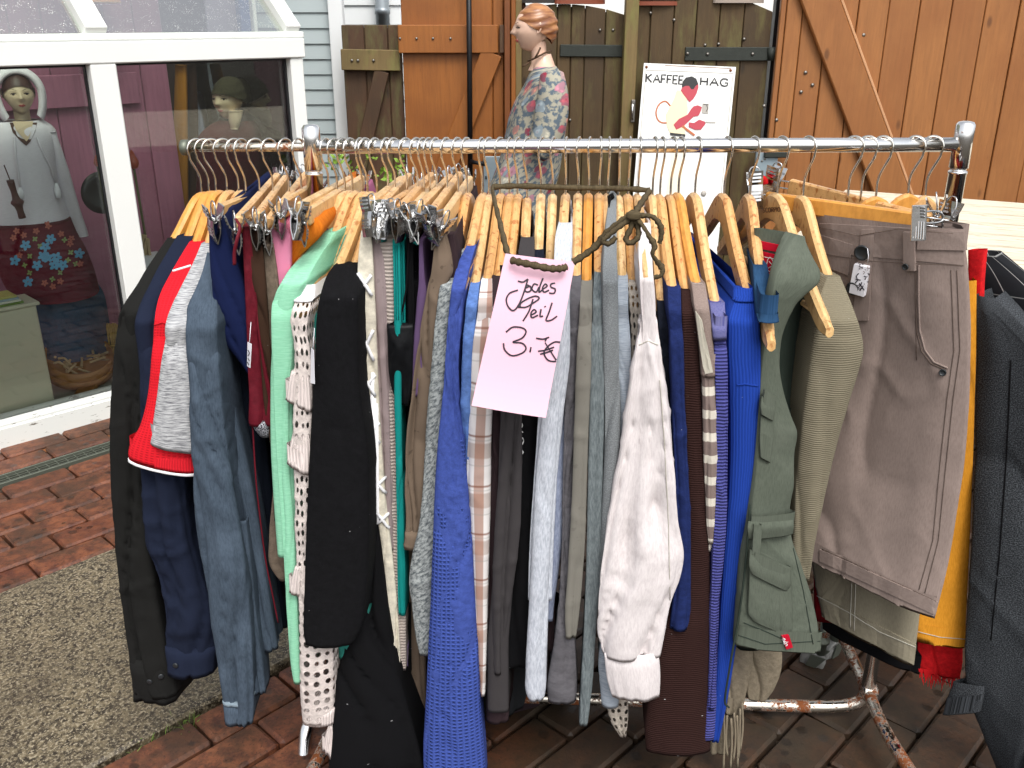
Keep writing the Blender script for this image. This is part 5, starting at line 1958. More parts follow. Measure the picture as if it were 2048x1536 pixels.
top('sweater', 'blue-grey heathered rib sweater with long sleeve', 'sweater', 1198, 387, 1198, 605, .245,
    [(545, 1188, 1211), (620, 1184, 1210), (720, 1181, 1209), (850, 1178, 1208), (1000, 1175, 1204), (1150, 1172, 1200), (1260, 1168, 1192), (1370, 1162, 1184), (1450, 1158, 1174)],
    F_['grey_rib'], 'brownish beech hanger holding the rib sweater', sfold=(.002, 30), crump=.0004)
hF, gF = top('felt_jacket', 'mid-grey felt jacket rising to the neck of its hanger', 'jacket', 1215, 389, 1221, 560, .245,
    [(388, 1218, 1233), (430, 1214, 1233), (480, 1209, 1234), (540, 1206, 1236), (620, 1206, 1238), (750, 1208, 1240), (860, 1209, 1240), (960, 1206, 1234), (1080, 1200, 1230), (1200, 1196, 1226)],
    F_['grey_felt'], 'beech hanger inside the mid-grey felt jacket', sleeve=False, crump=.0004)
bvF = bvh_of([o for o in gF.children])
patch('neck_tag', bvF, [(1213, 384), (1221, 381), (1229, 396), (1222, 402)], F_['black'], gF, .003, 2, 2, 1.5)
top('top', 'pale blue-grey heather top left of the white linen blouse', 'top', 1237, 391, 1246, 605, .235,
    [(552, 1236, 1257), (620, 1233, 1258), (700, 1234, 1261), (800, 1237, 1260), (880, 1238, 1256), (1000, 1232, 1250), (1200, 1215, 1240), (1330, 1197, 1238), (1408, 1205, 1234)],
    F_['pale_bluegrey'], 'yellow beech hanger holding the pale blue-grey top', hw='hw2', hem=1100)
top('net_pullover', 'beige open crochet net top beside the linen blouse', 'top', 1256, 388, 1268, 610, .22,
    [(562, 1256, 1283), (620, 1259, 1286), (680, 1262, 1288), (760, 1262, 1284), (1000, 1240, 1270), (1250, 1215, 1262), (1380, 1210, 1258), (1440, 1220, 1256), (1474, 1240, 1252)],
    F_['net'], 'beech hanger holding the crochet net top', hem=1200, sleeve=False)
hW, gW = top('linen_blouse', 'white linen blouse with full sleeve gathered into a cuff', 'blouse', 1276, 390, 1292, 560, .265,
    [(446, 1280, 1302), (480, 1277, 1304), (540, 1277, 1307), (600, 1279, 1312), (660, 1276, 1319), (720, 1268, 1324), (790, 1258, 1331), (870, 1246, 1339), (950, 1231, 1346), (1040, 1214, 1352), (1110, 1204, 1364), (1150, 1199, 1359), (1210, 1196, 1338), (1270, 1197, 1326), (1310, 1206, 1318)],
    F_['linen'], 'beech hanger holding the white linen blouse', hem=1150, sv=640, sfold=(.0085, 34), crump=.0011, body_w=.9, sback=.05, bulge=.22)
strip('cuff', hW, [(1306, 1208, 1317), (1330, 1210, 1320), (1360, 1214, 1321), (1394, 1224, 1319)], F_['linen'], gW, back=.05, margin=.019, fold=(.006, 34), ns=5, crump=.001, bulge=.25)
bvW = bvh_of([o for o in gW.children])
seam('seam', bvW, [(1278, 690), (1296, 682), (1316, 690)], F_['stitch'], gW, .0008, .0004)
seam('seam', bvW, [(1320, 760), (1330, 900), (1337, 1050), (1340, 1200)], F_['stitch'], gW, .0007, .0004)
top('top', 'black-navy fuzzy top right of the linen blouse', 'top', 1305, 389, 1328, 650, .22,
    [(602, 1314, 1338), (680, 1318, 1342), (760, 1320, 1344), (880, 1325, 1342), (1000, 1330, 1350), (1200, 1325, 1350)],
    F_['navy_black'], 'pale beech hanger holding the black-navy top', hw='hw2')
top('sweater', 'dark navy mohair sweater flecked with loose hairs', 'sweater', 1320, 389, 1350, 620, .245,
    [(573, 1334, 1362), (620, 1336, 1364), (700, 1341, 1367), (800, 1344, 1368), (900, 1348, 1372), (1000, 1352, 1377), (1100, 1352, 1379), (1200, 1346, 1379), (1255, 1340, 1376)],
    F_['navy_fuzz'], 'beech hanger holding the navy mohair sweater')
top('dress', 'long chocolate brown knit dress', 'dress', 1341, 390, 1378, 625, .235,
    [(580, 1363, 1388), (640, 1364, 1393), (720, 1366, 1398), (820, 1368, 1404), (950, 1372, 1411), (1080, 1370, 1417), (1200, 1345, 1420), (1300, 1310, 1421), (1400, 1296, 1421), (1460, 1290, 1420), (1498, 1292, 1421)],
    F_['choc'], 'beech hanger holding the chocolate brown dress', sleeve=False, fold=(.002, 14), crump=.0003)
hS, gS = top('striped_sweater', 'brown and cream striped sweater', 'sweater', 1357, 386, 1402, 615, .24,
    [(566, 1384, 1410), (620, 1390, 1418), (690, 1400, 1425), (760, 1405, 1429), (850, 1408, 1432), (950, 1411, 1433), (1030, 1414, 1430), (1085, 1419, 1426)],
    F_['stripe'], 'bright yellow hanger holding the striped sweater', hw='hw3', hem=1100, bands=[('tweed_shoulder', 566, 752, 1.03, F_['brown_tweed'])])
bvS = bvh_of([o for o in gS.children])
patch('cream_strip', bvS, [(1392, 622), (1404, 640), (1425, 744), (1409, 748)], F_['cream_strip'], gS, .002, 3, 8)
top('sweater', 'purple-blue loose knit sweater', 'sweater', 1390, 386, 1440, 655, .245,
    [(604, 1420, 1449), (660, 1425, 1453), (740, 1430, 1456), (850, 1432, 1457), (960, 1432, 1456), (1060, 1428, 1453), (1140, 1424, 1446), (1210, 1422, 1436), (1300, 1420, 1432), (1420, 1416, 1428)],
    F_['purple_knit'], 'pale beech hanger with stamped face holding the purple-blue knit', hw='hw2', hem=1480, bands=[('shoulder_tweed', 604, 680, 1.03, fb('purple_net', '6d6d96', '4a4c84', kind='tweed'))])
hR, gR = top('sweater', 'vivid royal blue fine-knit sweater', 'sweater', 1448, 387, 1512, 640, .235,
    [(580, 1480, 1508), (610, 1466, 1514), (650, 1456, 1518), (720, 1457, 1520), (800, 1460, 1518), (900, 1462, 1510), (1000, 1458, 1502), (1100, 1450, 1494), (1200, 1443, 1484), (1300, 1436, 1470), (1400, 1428, 1454), (1484, 1424, 1437)],
    F_['royal'], 'curved beech hanger holding the royal blue sweater', hw='hw', sleeve=False, fold=(.003, 14), crump=.0004, bands=[('neck_rib', 580, 602, 1.05, F_['royal'])])
bvR = bvh_of([o for o in gR.children])
seam('seam', bvR, [(1474, 770), (1490, 768), (1516, 772)], F_['royal'], gR, .0012, .0006)
# dark knit body far behind closing the gap
# ================================================================== RIGHT END
def panel(name, rows, mat, parent, back=.03, step=4, **k):
    """broad cloth facing the viewer; rows of (uL,vL,YL,uR,vR,YR)"""
    r = np.array(rows, float)
    n = len(r)
    m = max(8, n * 9)
    t = np.linspace(0, n - 1, m)
    q = np.stack([hermite(np.arange(n), r[:, i], t) for i in range(6)], 1)
    L = [at(a, b, c) for a, b, c in q[:, :3]]
    R = [at(a, b, c) for a, b, c in q[:, 3:]]
    d = (R[m // 2] - L[m // 2])
    bd = V(-d.y, d.x, 0)
    if bd.y < 0:
        bd = -bd
    kk = dict(wb=.97, bulge=.06, fold=(.004, 9), ns=4)
    kk.update(k)
    P, A, Z = wide_loft(L, R, bd, back, **kk)
    nn, K = P.shape[:2]
    idx = np.arange(nn * K).reshape(nn, K)
    fq = np.stack([idx[:-1], idx[1:], np.roll(idx, -1, 1)[1:], np.roll(idx, -1, 1)[:-1]], -1).reshape(-1, 4)
    at3 = np.stack([A, Z, np.zeros_like(A)], -1).reshape(-1, 3)
    return mk(name, P.reshape(-1, 3).tolist(), fq.tolist(), mat, parent, True, at3)

def wide_loft(L, R, b, back, wb, bulge, fold, ns, seed=0, crump=.0, hem=True, nf=44, sag=0.0):
    L = np.asarray(L, float)
    R = np.asarray(R, float)
    n = len(L)
    b = np.asarray(b, float)
    b = b / np.linalg.norm(b)
    w = np.linalg.norm(R - L, axis=1)
    s = np.linspace(0, 1, nf)
    prof = (1 - (2 * s - 1) ** 4)
    front = L[:, None] + (R - L)[:, None] * s[None, :, None] - b[None, None] * (prof[None, :, None] * np.minimum(w * bulge, .03)[:, None, None])
    sb = np.linspace(1, 0, nf // 2)
    bk = L[:, None] + (R - L)[:, None] * sb[None, :, None] + b[None, None] * (back * (1 - (2 * sb - 1) ** 6 * .75))[None, :, None]
    P = np.concatenate([front, bk[:, 1:-1]], 1)
    K = P.shape[1]
    d = np.linalg.norm(np.diff(P, axis=1, append=P[:, :1]), axis=2)
    arc = np.concatenate([np.zeros((n, 1)), np.cumsum(d, 1)[:, :-1]], 1).mean(0)[None].repeat(n, 0)
    c = (L + R) / 2
    run = np.concatenate([[0], np.cumsum(np.linalg.norm(np.diff(c, axis=0), axis=1))])
    Z = -run[:, None].repeat(K, 1)
    amp, fr = fold
    sd = seed * 7.3 + 2
    warp = vnoise(Z * 2.5 + sd, arc * 3) * .06
    f1 = vnoise((arc + warp) * fr + sd, Z * 1.8 + sd) - .5
    f2 = vnoise((arc + warp * 2) * fr * 2.6 + sd, Z * 4 + sd) - .5
    cr = (1 - np.abs(2 * vnoise((arc + warp * 2) * fr * 1.1 + sd + 4, Z * 1.4 + sd) - 1)) ** 7
    disp = amp * (2.2 * f1 + .8 * f2 - .9 * cr + .25) * np.clip(run / .12, .2, 1)[:, None]
    if crump:
        q1 = (1 - np.abs(2 * vnoise(arc * 10 + Z * 7 + sd, Z * 9 - arc * 5) - 1)) ** 6
        q2 = (1 - np.abs(2 * vnoise(arc * 24 - Z * 11 + sd, Z * 20 + arc * 8) - 1)) ** 5
        msk = vnoise(arc * 4 + sd, Z * 4 + 3)
        disp = disp + crump * 2.2 * msk * (q1 * 1.4 + q2 * .7 - .5)
    edge = np.ones(K)
    P = P - b[None, None] * (disp * edge)[..., None]
    if hem:
        last = P[-1]
        cc = last.mean(0)
        P = np.concatenate([P, (last + (cc - last) * .015 + np.array([0, 0, .002]) + b * 0)[None], (last + (cc - last) * .03 + np.array([0, 0, .04]))[None]], 0)
        arc = np.concatenate([arc, arc[-1:], arc[-1:]], 0)
        Z = np.concatenate([Z, Z[-1:], Z[-1:]], 0)
    return P, arc, Z

# denim-strapped dark vest
hN = hanger(1500, 389, 1543, 690, .295, 'spotted beech hanger through the denim strap', 'hw')
g44 = empty('denim_vest', V(hN['N'].x, hN['N'].y, .8))
tag(g44, 'dark vest with a short blue denim shoulder strap', 'vest', 'clothes hanging on the rack')
strip('strap', hN, [(528, 1506, 1534), (560, 1507, 1541), (600, 1510, 1550), (636, 1514, 1556)], F_['denim'], g44, back=.1, margin=.02, fold=(.002, 20), ns=6)
strip('strap_hem', hN, [(626, 1512, 1556), (642, 1516, 1558)], F_['denim'], g44, back=.09, margin=.024, fold=(.001, 20), ns=6)
panel('body', [(1512, 640, 1.33, 1570, 640, 1.36), (1512, 800, 1.32, 1585, 800, 1.38), (1508, 1000, 1.31, 1585, 1000, 1.38), (1495, 1150, 1.31, 1580, 1150, 1.38), (1480, 1300, 1.31, 1570, 1290, 1.38)], F_['vest_dark'], g44, .04, fold=(.006, 14), crump=.001)
# green utility vest
hV = hanger(1555, 387, 1660, 662, .26, 'beech hanger with stamped face holding the green utility vest', 'hw2', bar=True)
gV = empty('utility_vest', V(hV['N'].x, hV['N'].y, .8))
tag(gV, 'sage green sleeveless utility vest with belt and flap pockets', 'vest', 'clothes hanging on the rack')
vb_ = panel('body', [(1595, 469, 1.365, 1607, 472, 1.37), (1581, 488, 1.335, 1616, 494, 1.345), (1568, 512, 1.305, 1628, 519, 1.318), (1557, 538, 1.284, 1639, 544, 1.298), (1551, 560, 1.273, 1634, 566, 1.29), (1546, 586, 1.268, 1606, 590, 1.286), (1541, 615, 1.266, 1584, 615, 1.285), (1532, 669, 1.264, 1562, 669, 1.285), (1526, 726, 1.262, 1557, 726, 1.285), (1522, 782, 1.26, 1566, 782, 1.285), (1518, 828, 1.258, 1582, 832, 1.285), (1516, 866, 1.257, 1595, 870, 1.285), (1513, 910, 1.256, 1590, 914, 1.285), (1508, 960, 1.254, 1590, 966, 1.28), (1500, 1026, 1.25, 1582, 1034, 1.275), (1494, 1070, 1.248, 1586, 1076, 1.27), (1488, 1100, 1.246, 1596, 1108, 1.268), (1480, 1170, 1.242, 1620, 1178, 1.262), (1474, 1240, 1.238, 1636, 1248, 1.258), (1470, 1290, 1.235, 1641, 1304, 1.252)], F_['vest'], gV, .03, fold=(.0075, 13), crump=.0016)
panel('inner_back', [(1570, 570, 1.34, 1628, 585, 1.38), (1560, 650, 1.34, 1612, 650, 1.38), (1556, 740, 1.34, 1600, 740, 1.38), (1560, 860, 1.34, 1598, 860, 1.38)], F_['vest_dark'], gV, .02, fold=(.004, 12))
bvV = bvh_of([vb_])
panel('belt', [(1497, 1042, 1.236, 1586, 1034, 1.258), (1495, 1058, 1.232, 1588, 1050, 1.254), (1497, 1078, 1.236, 1586, 1068, 1.258)], F_['vest'], gV, .014, fold=(.001, 8))
panel('belt_end', [(1508, 1050, 1.228, 1524, 1050, 1.23), (1506, 1085, 1.226, 1522, 1088, 1.228), (1504, 1110, 1.226, 1518, 1114, 1.228)], F_['vest'], gV, .006, fold=(.001, 8))
panel('pocket', [(1500, 1128, 1.231, 1582, 1160, 1.247), (1498, 1180, 1.229, 1584, 1215, 1.245), (1496, 1222, 1.228, 1584, 1255, 1.244), (1506, 1242, 1.229, 1576, 1270, 1.244)], F_['vest'], gV, .010, fold=(.003, 14), crump=.0008)
panel('pocket_flap', [(1500, 1098, 1.228, 1582, 1134, 1.244), (1498, 1130, 1.224, 1582, 1166, 1.240), (1504, 1148, 1.225, 1574, 1182, 1.240)], F_['vest'], gV, .010, fold=(.002, 12))
panel('chest_flap', [(1524, 792, 1.248, 1552, 804, 1.256), (1522, 814, 1.245, 1550, 826, 1.253), (1524, 830, 1.246, 1546, 842, 1.253)], F_['vest'], gV, .008, fold=(.001, 12))
panel('chest_pocket', [(1522, 832, 1.25, 1548, 842, 1.258), (1520, 880, 1.249, 1546, 890, 1.257), (1522, 916, 1.249, 1540, 926, 1.257)], F_['vest'], gV, .006, fold=(.001, 12))
for pts in ([(1487, 1245), (1530, 1262), (1575, 1282)], [(1476, 1270), (1530, 1288), (1640, 1282)], [(1586, 1096), (1606, 1180), (1626, 1288)]):
    seam('seam', bvV, pts, F_['vest_dark'], gV, .0008, .0003)
patch('red_tag', bvV, [(1562, 1270), (1576, 1268), (1584, 1292), (1571, 1296)], F_['red_label'], gV, .004, 2, 3)
bvT = bvh_of([o for o in gV.children if o.name.startswith('red_tag')])
strokes('tag_letters', bvT, text_lines('edn', (1571, 1274), (4.5, 8.5), (-7.5, 3)), 1.4, M['print_white'], gV, .0012, 1.25, False)
tube('drawcord', catmull([at(1500, 1010, 1.24), at(1492, 1120, 1.235), at(1478, 1230, 1.23), at(1462, 1320, 1.22), at(1450, 1400, 1.22), at(1458, 1415, 1.22)], 6), .0018, F_['vest_dark'], gV, 6)
# inner back with woven red label
ib = panel('back_neck', [(1508, 456, 1.42, 1592, 470, 1.40), (1512, 520, 1.42, 1580, 530, 1.40), (1520, 600, 1.42, 1572, 610, 1.40), (1530, 700, 1.42, 1572, 700, 1.40)], F_['vest'], gV, .01, fold=(.002, 10))
bvI = bvh_of([ib])
patch('label_band', bvI, [(1518, 481), (1572, 492), (1570, 506), (1518, 496)], F_['red_label'], gV, .003, 5, 2, 1.45)
patch('woven_label', bvI, [(1519, 501), (1569, 513), (1555, 560), (1526, 572)], F_['red_label'], gV, .004, 4, 4, 1.45)
bvL = bvh_of([o for o in gV.children if o.name.startswith('woven_label')])
strokes('label_emblem', bvL, [[(1535, 520), (1540, 514), (1545, 520), (1548, 530), (1543, 541), (1537, 541), (1534, 531), (1535, 520)], [(1538, 522), (1544, 530), (1537, 536)], [(1551, 546), (1552, 540), (1554, 545), (1556, 541)], [(1528, 513), (1560, 520)]], 1.4, M['print_white'], gV, .0012, 1.45)
# khaki knit
hK = hanger(1606, 391, 1688, 640, .19, 'spotted beech hanger holding the khaki knit sweater', 'hw2')
garment('sweater', 'khaki fine-knit sweater right of the green vest', 'sweater', hK,
    [(552, 1655, 1680), (585, 1642, 1694), (620, 1634, 1708), (660, 1628, 1722), (700, 1622, 1729), (745, 1616, 1718), (800, 1608, 1700), (870, 1600, 1680), (950, 1592, 1660), (1030, 1588, 1643), (1100, 1584, 1628), (1160, 1580, 1618)],
    F_['khaki'], sleeve=False, fold=(.005, 14), crump=.0009)
# khaki shawl with fringe low down
hk2 = dict(N=hK['N'], T=hK['T'], ax=hN['ax'], h=.16, nv=391, tv=600, e=None)
g_s = empty('fringed_shawl', at(1500, 1400, 1.35))
tag(g_s, 'soft khaki shawl with knotted fringe hanging below the green vest', 'shawl', 'clothes hanging on the rack')
panel('shawl', [(1480, 1180, 1.36, 1560, 1180, 1.37), (1478, 1300, 1.36, 1562, 1310, 1.37), (1490, 1360, 1.36, 1548, 1370, 1.37), (1498, 1400, 1.36, 1528, 1402, 1.37)], F_['khaki_soft'], g_s, .03, fold=(.006, 20))
panel('shawl_fold', [(1462, 1200, 1.33, 1500, 1200, 1.34), (1462, 1310, 1.33, 1504, 1310, 1.34), (1458, 1380, 1.33, 1490, 1380, 1.34), (1452, 1430, 1.33, 1480, 1432, 1.34)], F_['khaki_soft'], g_s, .03, fold=(.005, 26))
panel('shawl_end', [(1444, 1300, 1.35, 1470, 1300, 1.36), (1436, 1420, 1.35, 1472, 1420, 1.36), (1426, 1480, 1.35, 1460, 1480, 1.36), (1424, 1510, 1.35, 1450, 1506, 1.36)], F_['khaki_soft'], g_s, .03, fold=(.005, 26))
for i, u in enumerate((1447, 1454, 1462, 1468, 1474, 1480, 1484)):
    v0 = 1425 + (i % 3) * 6 - (i > 4) * 20
    tube('fringe', catmull([at(u, v0, 1.325), at(u + random.uniform(-3, 3), v0 + 50, 1.325), at(u - 2 + random.uniform(-4, 4), v0 + 100 + random.uniform(-20, 20), 1.325)], 4), .0024, F_['khaki_soft'], g_s, 5)

# ------------------------------------------------------------------ taupe skirt on a clip hanger, turned to the viewer
N_ = neck_point(1696, 389)
sk_h = empty('clip_hanger', N_)
tag(sk_h, 'clip hanger turned sideways holding the taupe skirt', 'hanger', 'clip hangers on the rack')
def side_bar(e, N, le, ri, bw=.028, mat='hw3', clips=True):
    ax = (ri - le)
    axh = V(ax.x, ax.y, 0).normalized()
    tube('hook', hook_path(N, axh), .00185, M['hook'], e, 6)
    beam('wooden_bar', le - V(0, 0, bw / 2), ri - V(0, 0, bw / 2), .0125, bw, M[mat], e, face=(0, 0, 1), c=.003)
    yaw = math.atan2(axh.y, axh.x) + pi / 2
    if clips:
        for P, s in ((le, -1), (ri, 1)):
            for off in (0, .012):
                tube('clip_wire', [P + axh * s * (-.01) - V(0, 0, .006 + off), P + axh * s * .03 - V(0, 0, .006 + off)], .0014, M['clip'], e, 6)
    return axh, yaw
le, ri = at(1533, 383, 1.565), at(1838, 425, 1.405)
axs, yw = side_bar(sk_h, N_, le, ri)
cq = beam('clip', at(1839, 410, 1.352), at(1836, 482, 1.346), .021, .004, M['clip'], sk_h, face=(-.3, -1, 0), c=.001)
for k_ in (-.007, -.0035, 0, .0035, .007):
    beam('ridge', at(1838, 442, 1.348) + axs * k_, at(1836, 478, 1.343) + axs * k_, .0018, .0024, M['clip'], sk_h, face=(-.3, -1, 0), c=.0005)
for k_ in range(4):
    for q_ in (-.005, .005):
        beam('tooth', at(1838, 415 + 6 * k_, 1.350) + axs * (q_ - .0035), at(1838, 415 + 6 * k_, 1.350) + axs * (q_ + .0035), .0032, .0026, M['clip'], sk_h, face=(-.3, -1, 0), c=.0008)
tube('clip_loop', catmull([at(1842, 425, 1.37), at(1868, 422, 1.38), at(1884, 428, 1.385), at(1886, 440, 1.385), at(1870, 446, 1.38), at(1845, 446, 1.37)], 4), .0016, M['clip'], sk_h, 6)
clip(sk_h, at(1875, 431, 1.40), yw + pi / 2 + .3, .2, 1.4)
clip(sk_h, at(1510, 377, 1.56), yw + .6, .2, 1.4)
gK = empty('skirt', at(1780, 450, 1.45))
tag(gK, 'taupe cotton skirt with two buttons, price tag and curved pocket', 'skirt', 'clothes hanging on the rack')
SKR = [(1618, 424, 1.52, 1928, 458, 1.362), (1634, 520, 1.515, 1938, 560, 1.352), (1642, 620, 1.51, 1943, 660, 1.346), (1644, 740, 1.50, 1941, 780, 1.340), (1640, 860, 1.485, 1932, 900, 1.332), (1630, 980, 1.47, 1916, 1020, 1.324), (1618, 1060, 1.46, 1898, 1130, 1.315), (1608, 1112, 1.45, 1872, 1234, 1.30)]
sk = panel('skirt_body', SKR, F_['skirt_taupe'], gK, .05, fold=(.009, 8), crump=.0016, seed=4)
bvK = bvh_of([sk])
st = F_['stitch_dark']
fbk = 1.4
def lerp_row(t):
    """pixel points on the skirt at fraction t down"""
    r = np.array(SKR)
    i = np.interp(t, np.linspace(0, 1, len(SKR)), np.arange(len(SKR)))
    q = [np.interp(i, np.arange(len(SKR)), r[:, k]) for k in range(6)]
    return q
patch('waistband', bvK, [(1640, 446), (1924, 462), (1928, 530), (1648, 504)], F_['skirt_taupe'], gK, .002, 24, 4, fbk)
patch('waist_tab', bvK, [(1838, 466), (1926, 462), (1930, 500), (1836, 498)], F_['skirt_taupe'], gK, .005, 8, 3, fbk)
patch('belt_loop', bvK, [(1810, 462), (1832, 462), (1834, 540), (1812, 538)], F_['skirt_taupe'], gK, .008, 3, 6, fbk)
patch('fly_placket', bvK, [(1725, 458), (1750, 458), (1738, 640), (1706, 640)], F_['skirt_taupe'], gK, .004, 4, 12, fbk)
patch('coin_pocket', bvK, [(1640, 468), (1706, 488), (1698, 550), (1640, 528)], F_['skirt_taupe'], gK, .0035, 6, 6, fbk)
hemq = [(1640, 1098), (1876, 1204), (1868, 1228), (1640, 1122)]
patch('hem_band', bvK, hemq, F_['skirt_taupe'], gK, .002, 26, 2, fbk)
for pts in ([(1838, 530), (1838, 600), (1840, 660), (1850, 700), (1868, 724), (1896, 736)], ):
    seam('pocket_edge', bvK, pts, F_['skirt_taupe'], gK, .0016, .0010, 6, fbk)
    seam('pocket_edge', bvK, [(u - 6, v + 3) for u, v in pts], st, gK, .0012, .0006, 6, fbk)
for pts in ([(1902, 540), (1908, 700), (1894, 800), (1878, 950), (1866, 1080), (1838, 1180)], [(1914, 540), (1920, 700), (1906, 800), (1890, 950), (1877, 1080), (1850, 1186)],
            [(1652, 506), (1740, 520), (1830, 526), (1926, 530)], [(1832, 560), (1832, 640), (1834, 720)], [(1640, 452), (1720, 470), (1800, 456), (1926, 468)], [(1645, 1098), (1700, 1122), (1800, 1168), (1872, 1202)], [(1645, 1118), (1700, 1144), (1800, 1190), (1864, 1220)]):
    seam('stitching', bvK, pts, st, gK, .0006, .0045 if pts[0][1] < 535 and pts[0][0] < 1660 else .0008, 8, fbk)
def button(bv, u, v, r, parent, mat, off=.009):
    p, n = stick(bv, u, v, off, fbk)
    return lathe('button', [(r * .9, 0), (r, .0012), (r, .003), (r * .82, .0036), (r * .74, .0026), (.001, .0026)], p, mat, parent, 18, axis=n)
button(bvK, 1729, 502, .0125, gK, M['button'])
button(bvK, 1712, 572, .0115, gK, M['button'])
button(bvK, 1821, 529, .0052, gK, M['button'], .013)
button(bvK, 1886, 744, .0055, gK, M['button'], .002)
tg = patch('price_tag', bvK, [(1716, 524), (1742, 530), (1734, 588), (1706, 580)], M['paper'], gK, .013, 3, 3, fbk)
bvt = bvh_of([tg])
strokes('tag_writing', bvt, [[(1719, 530), (1726, 536)], [(1726, 529), (1719, 538)], [(1718, 546), (1713, 552), (1716, 560), (1711, 566)], [(1712, 558), (1722, 560)], [(1728, 552), (1734, 553), (1730, 559), (1735, 563), (1729, 568)], [(1735, 546), (1738, 549)], [(1713, 572), (1722, 568), (1716, 578), (1726, 576)], [(1719, 566), (1729, 580)], [(1727, 571), (1720, 581)], [(1724, 564), (1722, 572)]], 2.2, M['ink'], gK, .0012, fbk, False)
strokes('tag_pencil', bvt, [[(1730, 538), (1732, 540)], [(1735, 534), (1738, 536), (1735, 541)], [(1727, 542), (1730, 544), (1727, 548)]], 1.4, M['ink_grey'], gK, .0012, fbk, False)
tube('tag_thread', [at(1735, 497, 1.39), at(1737, 512, 1.385), at(1735, 527, 1.39)], .0006, M['paper'], gK, 5)

# inner waist of the skirt and red lining seen over it
panel('inner_waist', [(1622, 418, 1.545, 1930, 455, 1.40), (1640, 470, 1.545, 1935, 500, 1.40)], F_['skirt_taupe'], gK, .01, fold=(.002, 8))

# second clip hanger behind with the red skirt
N2 = neck_point(1722, 389)
h2b = empty('clip_hanger', N2)
tag(h2b, 'spotted clip hanger behind the taupe skirt, holding the red garment', 'hanger', 'clip hangers on the rack')
side_bar(h2b, N2, at(1580, 357, 1.62), at(1860, 428, 1.44), .03, 'hw')
clip(h2b, at(1545, 366, 1.6), .8, .1, 1.4)
clip(h2b, at(1893, 438, 1.45), .4, .2, 1.4)
gr = empty('skirt', at(1700, 440, 1.6))
tag(gr, 'crimson garment glimpsed behind the taupe skirt waistband', 'skirt', 'clothes hanging on the rack')
panel('body', [(1600, 400, 1.62, 1850, 436, 1.47), (1610, 520, 1.62, 1900, 520, 1.46), (1620, 800, 1.60, 1900, 800, 1.45), (1630, 1240, 1.56, 1860, 1240, 1.46)], fb('crimson', '8c1722'), gr, .02, fold=(.004, 8))
tube('knot', catmull([at(1512, 362, 1.6), at(1520, 357, 1.59), at(1528, 360, 1.59), at(1530, 368, 1.59)], 4), .006, F_['bright_red'], gr, 8)

# olive skirt under it
gO = empty('skirt', at(1740, 1200, 1.5))
tag(gO, 'olive beige cotton skirt showing below the taupe skirt hem', 'skirt', 'clothes hanging on the rack')
os_ = panel('body', [(1600, 800, 1.54, 1850, 830, 1.42), (1610, 1000, 1.53, 1848, 1060, 1.40), (1622, 1130, 1.51, 1842, 1210, 1.39), (1642, 1234, 1.49, 1827, 1331, 1.38)], F_['olive_skirt'], gO, .04, fold=(.008, 9), crump=.0016, seed=6)
bvO = bvh_of([os_])
patch('hem_band', bvO, [(1634, 1188), (1832, 1288), (1827, 1328), (1642, 1232)], F_['olive_skirt'], gO, .003, 18, 2, 1.42)
for pts in ([(1636, 1190), (1700, 1224), (1760, 1262), (1830, 1292)], [(1706, 1130), (1704, 1190), (1702, 1254)], [(1714, 1134), (1712, 1190), (1710, 1260)]):
    seam('stitching', bvO, pts, F_['stitch'], gO, .0009, .0035, 8, 1.42)
gD2 = empty('dark_skirt', at(1740, 1250, 1.6))
tag(gD2, 'black fringed skirt edge peeking under the olive skirt', 'skirt', 'clothes hanging on the rack')
panel('body', [(1630, 1000, 1.60, 1850, 1060, 1.47), (1640, 1180, 1.58, 1850, 1240, 1.46), (1645, 1258, 1.56, 1840, 1348, 1.44)], F_['black'], gD2, .03, fold=(.006, 10))

# yellow corduroy garment, red frayed scarf end
N3 = neck_point(1770, 389)
def round_hanger(nu, nv, le, ri, label, mat):
    N = neck_point(nu, nv)
    e = empty('wooden_hanger', N)
    tag(e, label, 'hanger', 'wooden hangers on the rack')
    ax = V(ri.x - N.x, ri.y - N.y, 0)
    hl = ax.length
    ax.normalize()
    drop = N.z - ri.z
    tube('hook', hook_path(N, ax), .00185, M['hook'], e, 6)
    side = V(-ax.y, ax.x, 0)
    t = np.linspace(-1, 1, 41)
    v, f = [], []
    K = 8
    for x in t:
        a = abs(x)
        z1 = -drop * (hermite(np.array([0, .1, .25, .5, .75, 1.0]), np.array([0, .04, .2, .5, .76, 1.0]), np.array([a]))[0])
        z0 = z1 - (.038 - .014 * a)
        c = N + ax * (x * hl)
        w, r = .0075, .004
        for (sw_, zz) in ((-w + r, z1), (w - r, z1), (w, z1 - r), (w, z0 + r), (w - r, z0), (-w + r, z0), (-w, z0 + r), (-w, z1 - r)):
            v.append(c + side * sw_ + V(0, 0, zz))
    for i in range(len(t) - 1):
        for k in range(K):
            l = (k + 1) % K
            f.append((i * K + k, (i + 1) * K + k, (i + 1) * K + l, i * K + l))
    f.append(tuple(range(K)))
    f.append(tuple((len(t) - 1) * K + k for k in range(K - 1, -1, -1)))
    mk('wooden_arms', v, f, M[mat], e)
    return e
round_hanger(1752, 392, None, at(1925, 590, 1.50), 'yellow hanger behind the taupe skirt holding the corduroy garment', 'hw3')
round_hanger(1816, 386, None, at(1975, 610, 1.52), 'bright yellow round-shouldered hanger holding the pinstripe jacket', 'hw3')
round_hanger(1850, 390, None, at(1985, 650, 1.49), 'tan round-shouldered hanger holding the tweed coat, rightmost', 'hw')
gY = empty('corduroy_dress', at(1890, 800, 1.43))
tag(gY, 'golden yellow corduroy dress right of the taupe skirt', 'dress', 'clothes hanging on the rack')
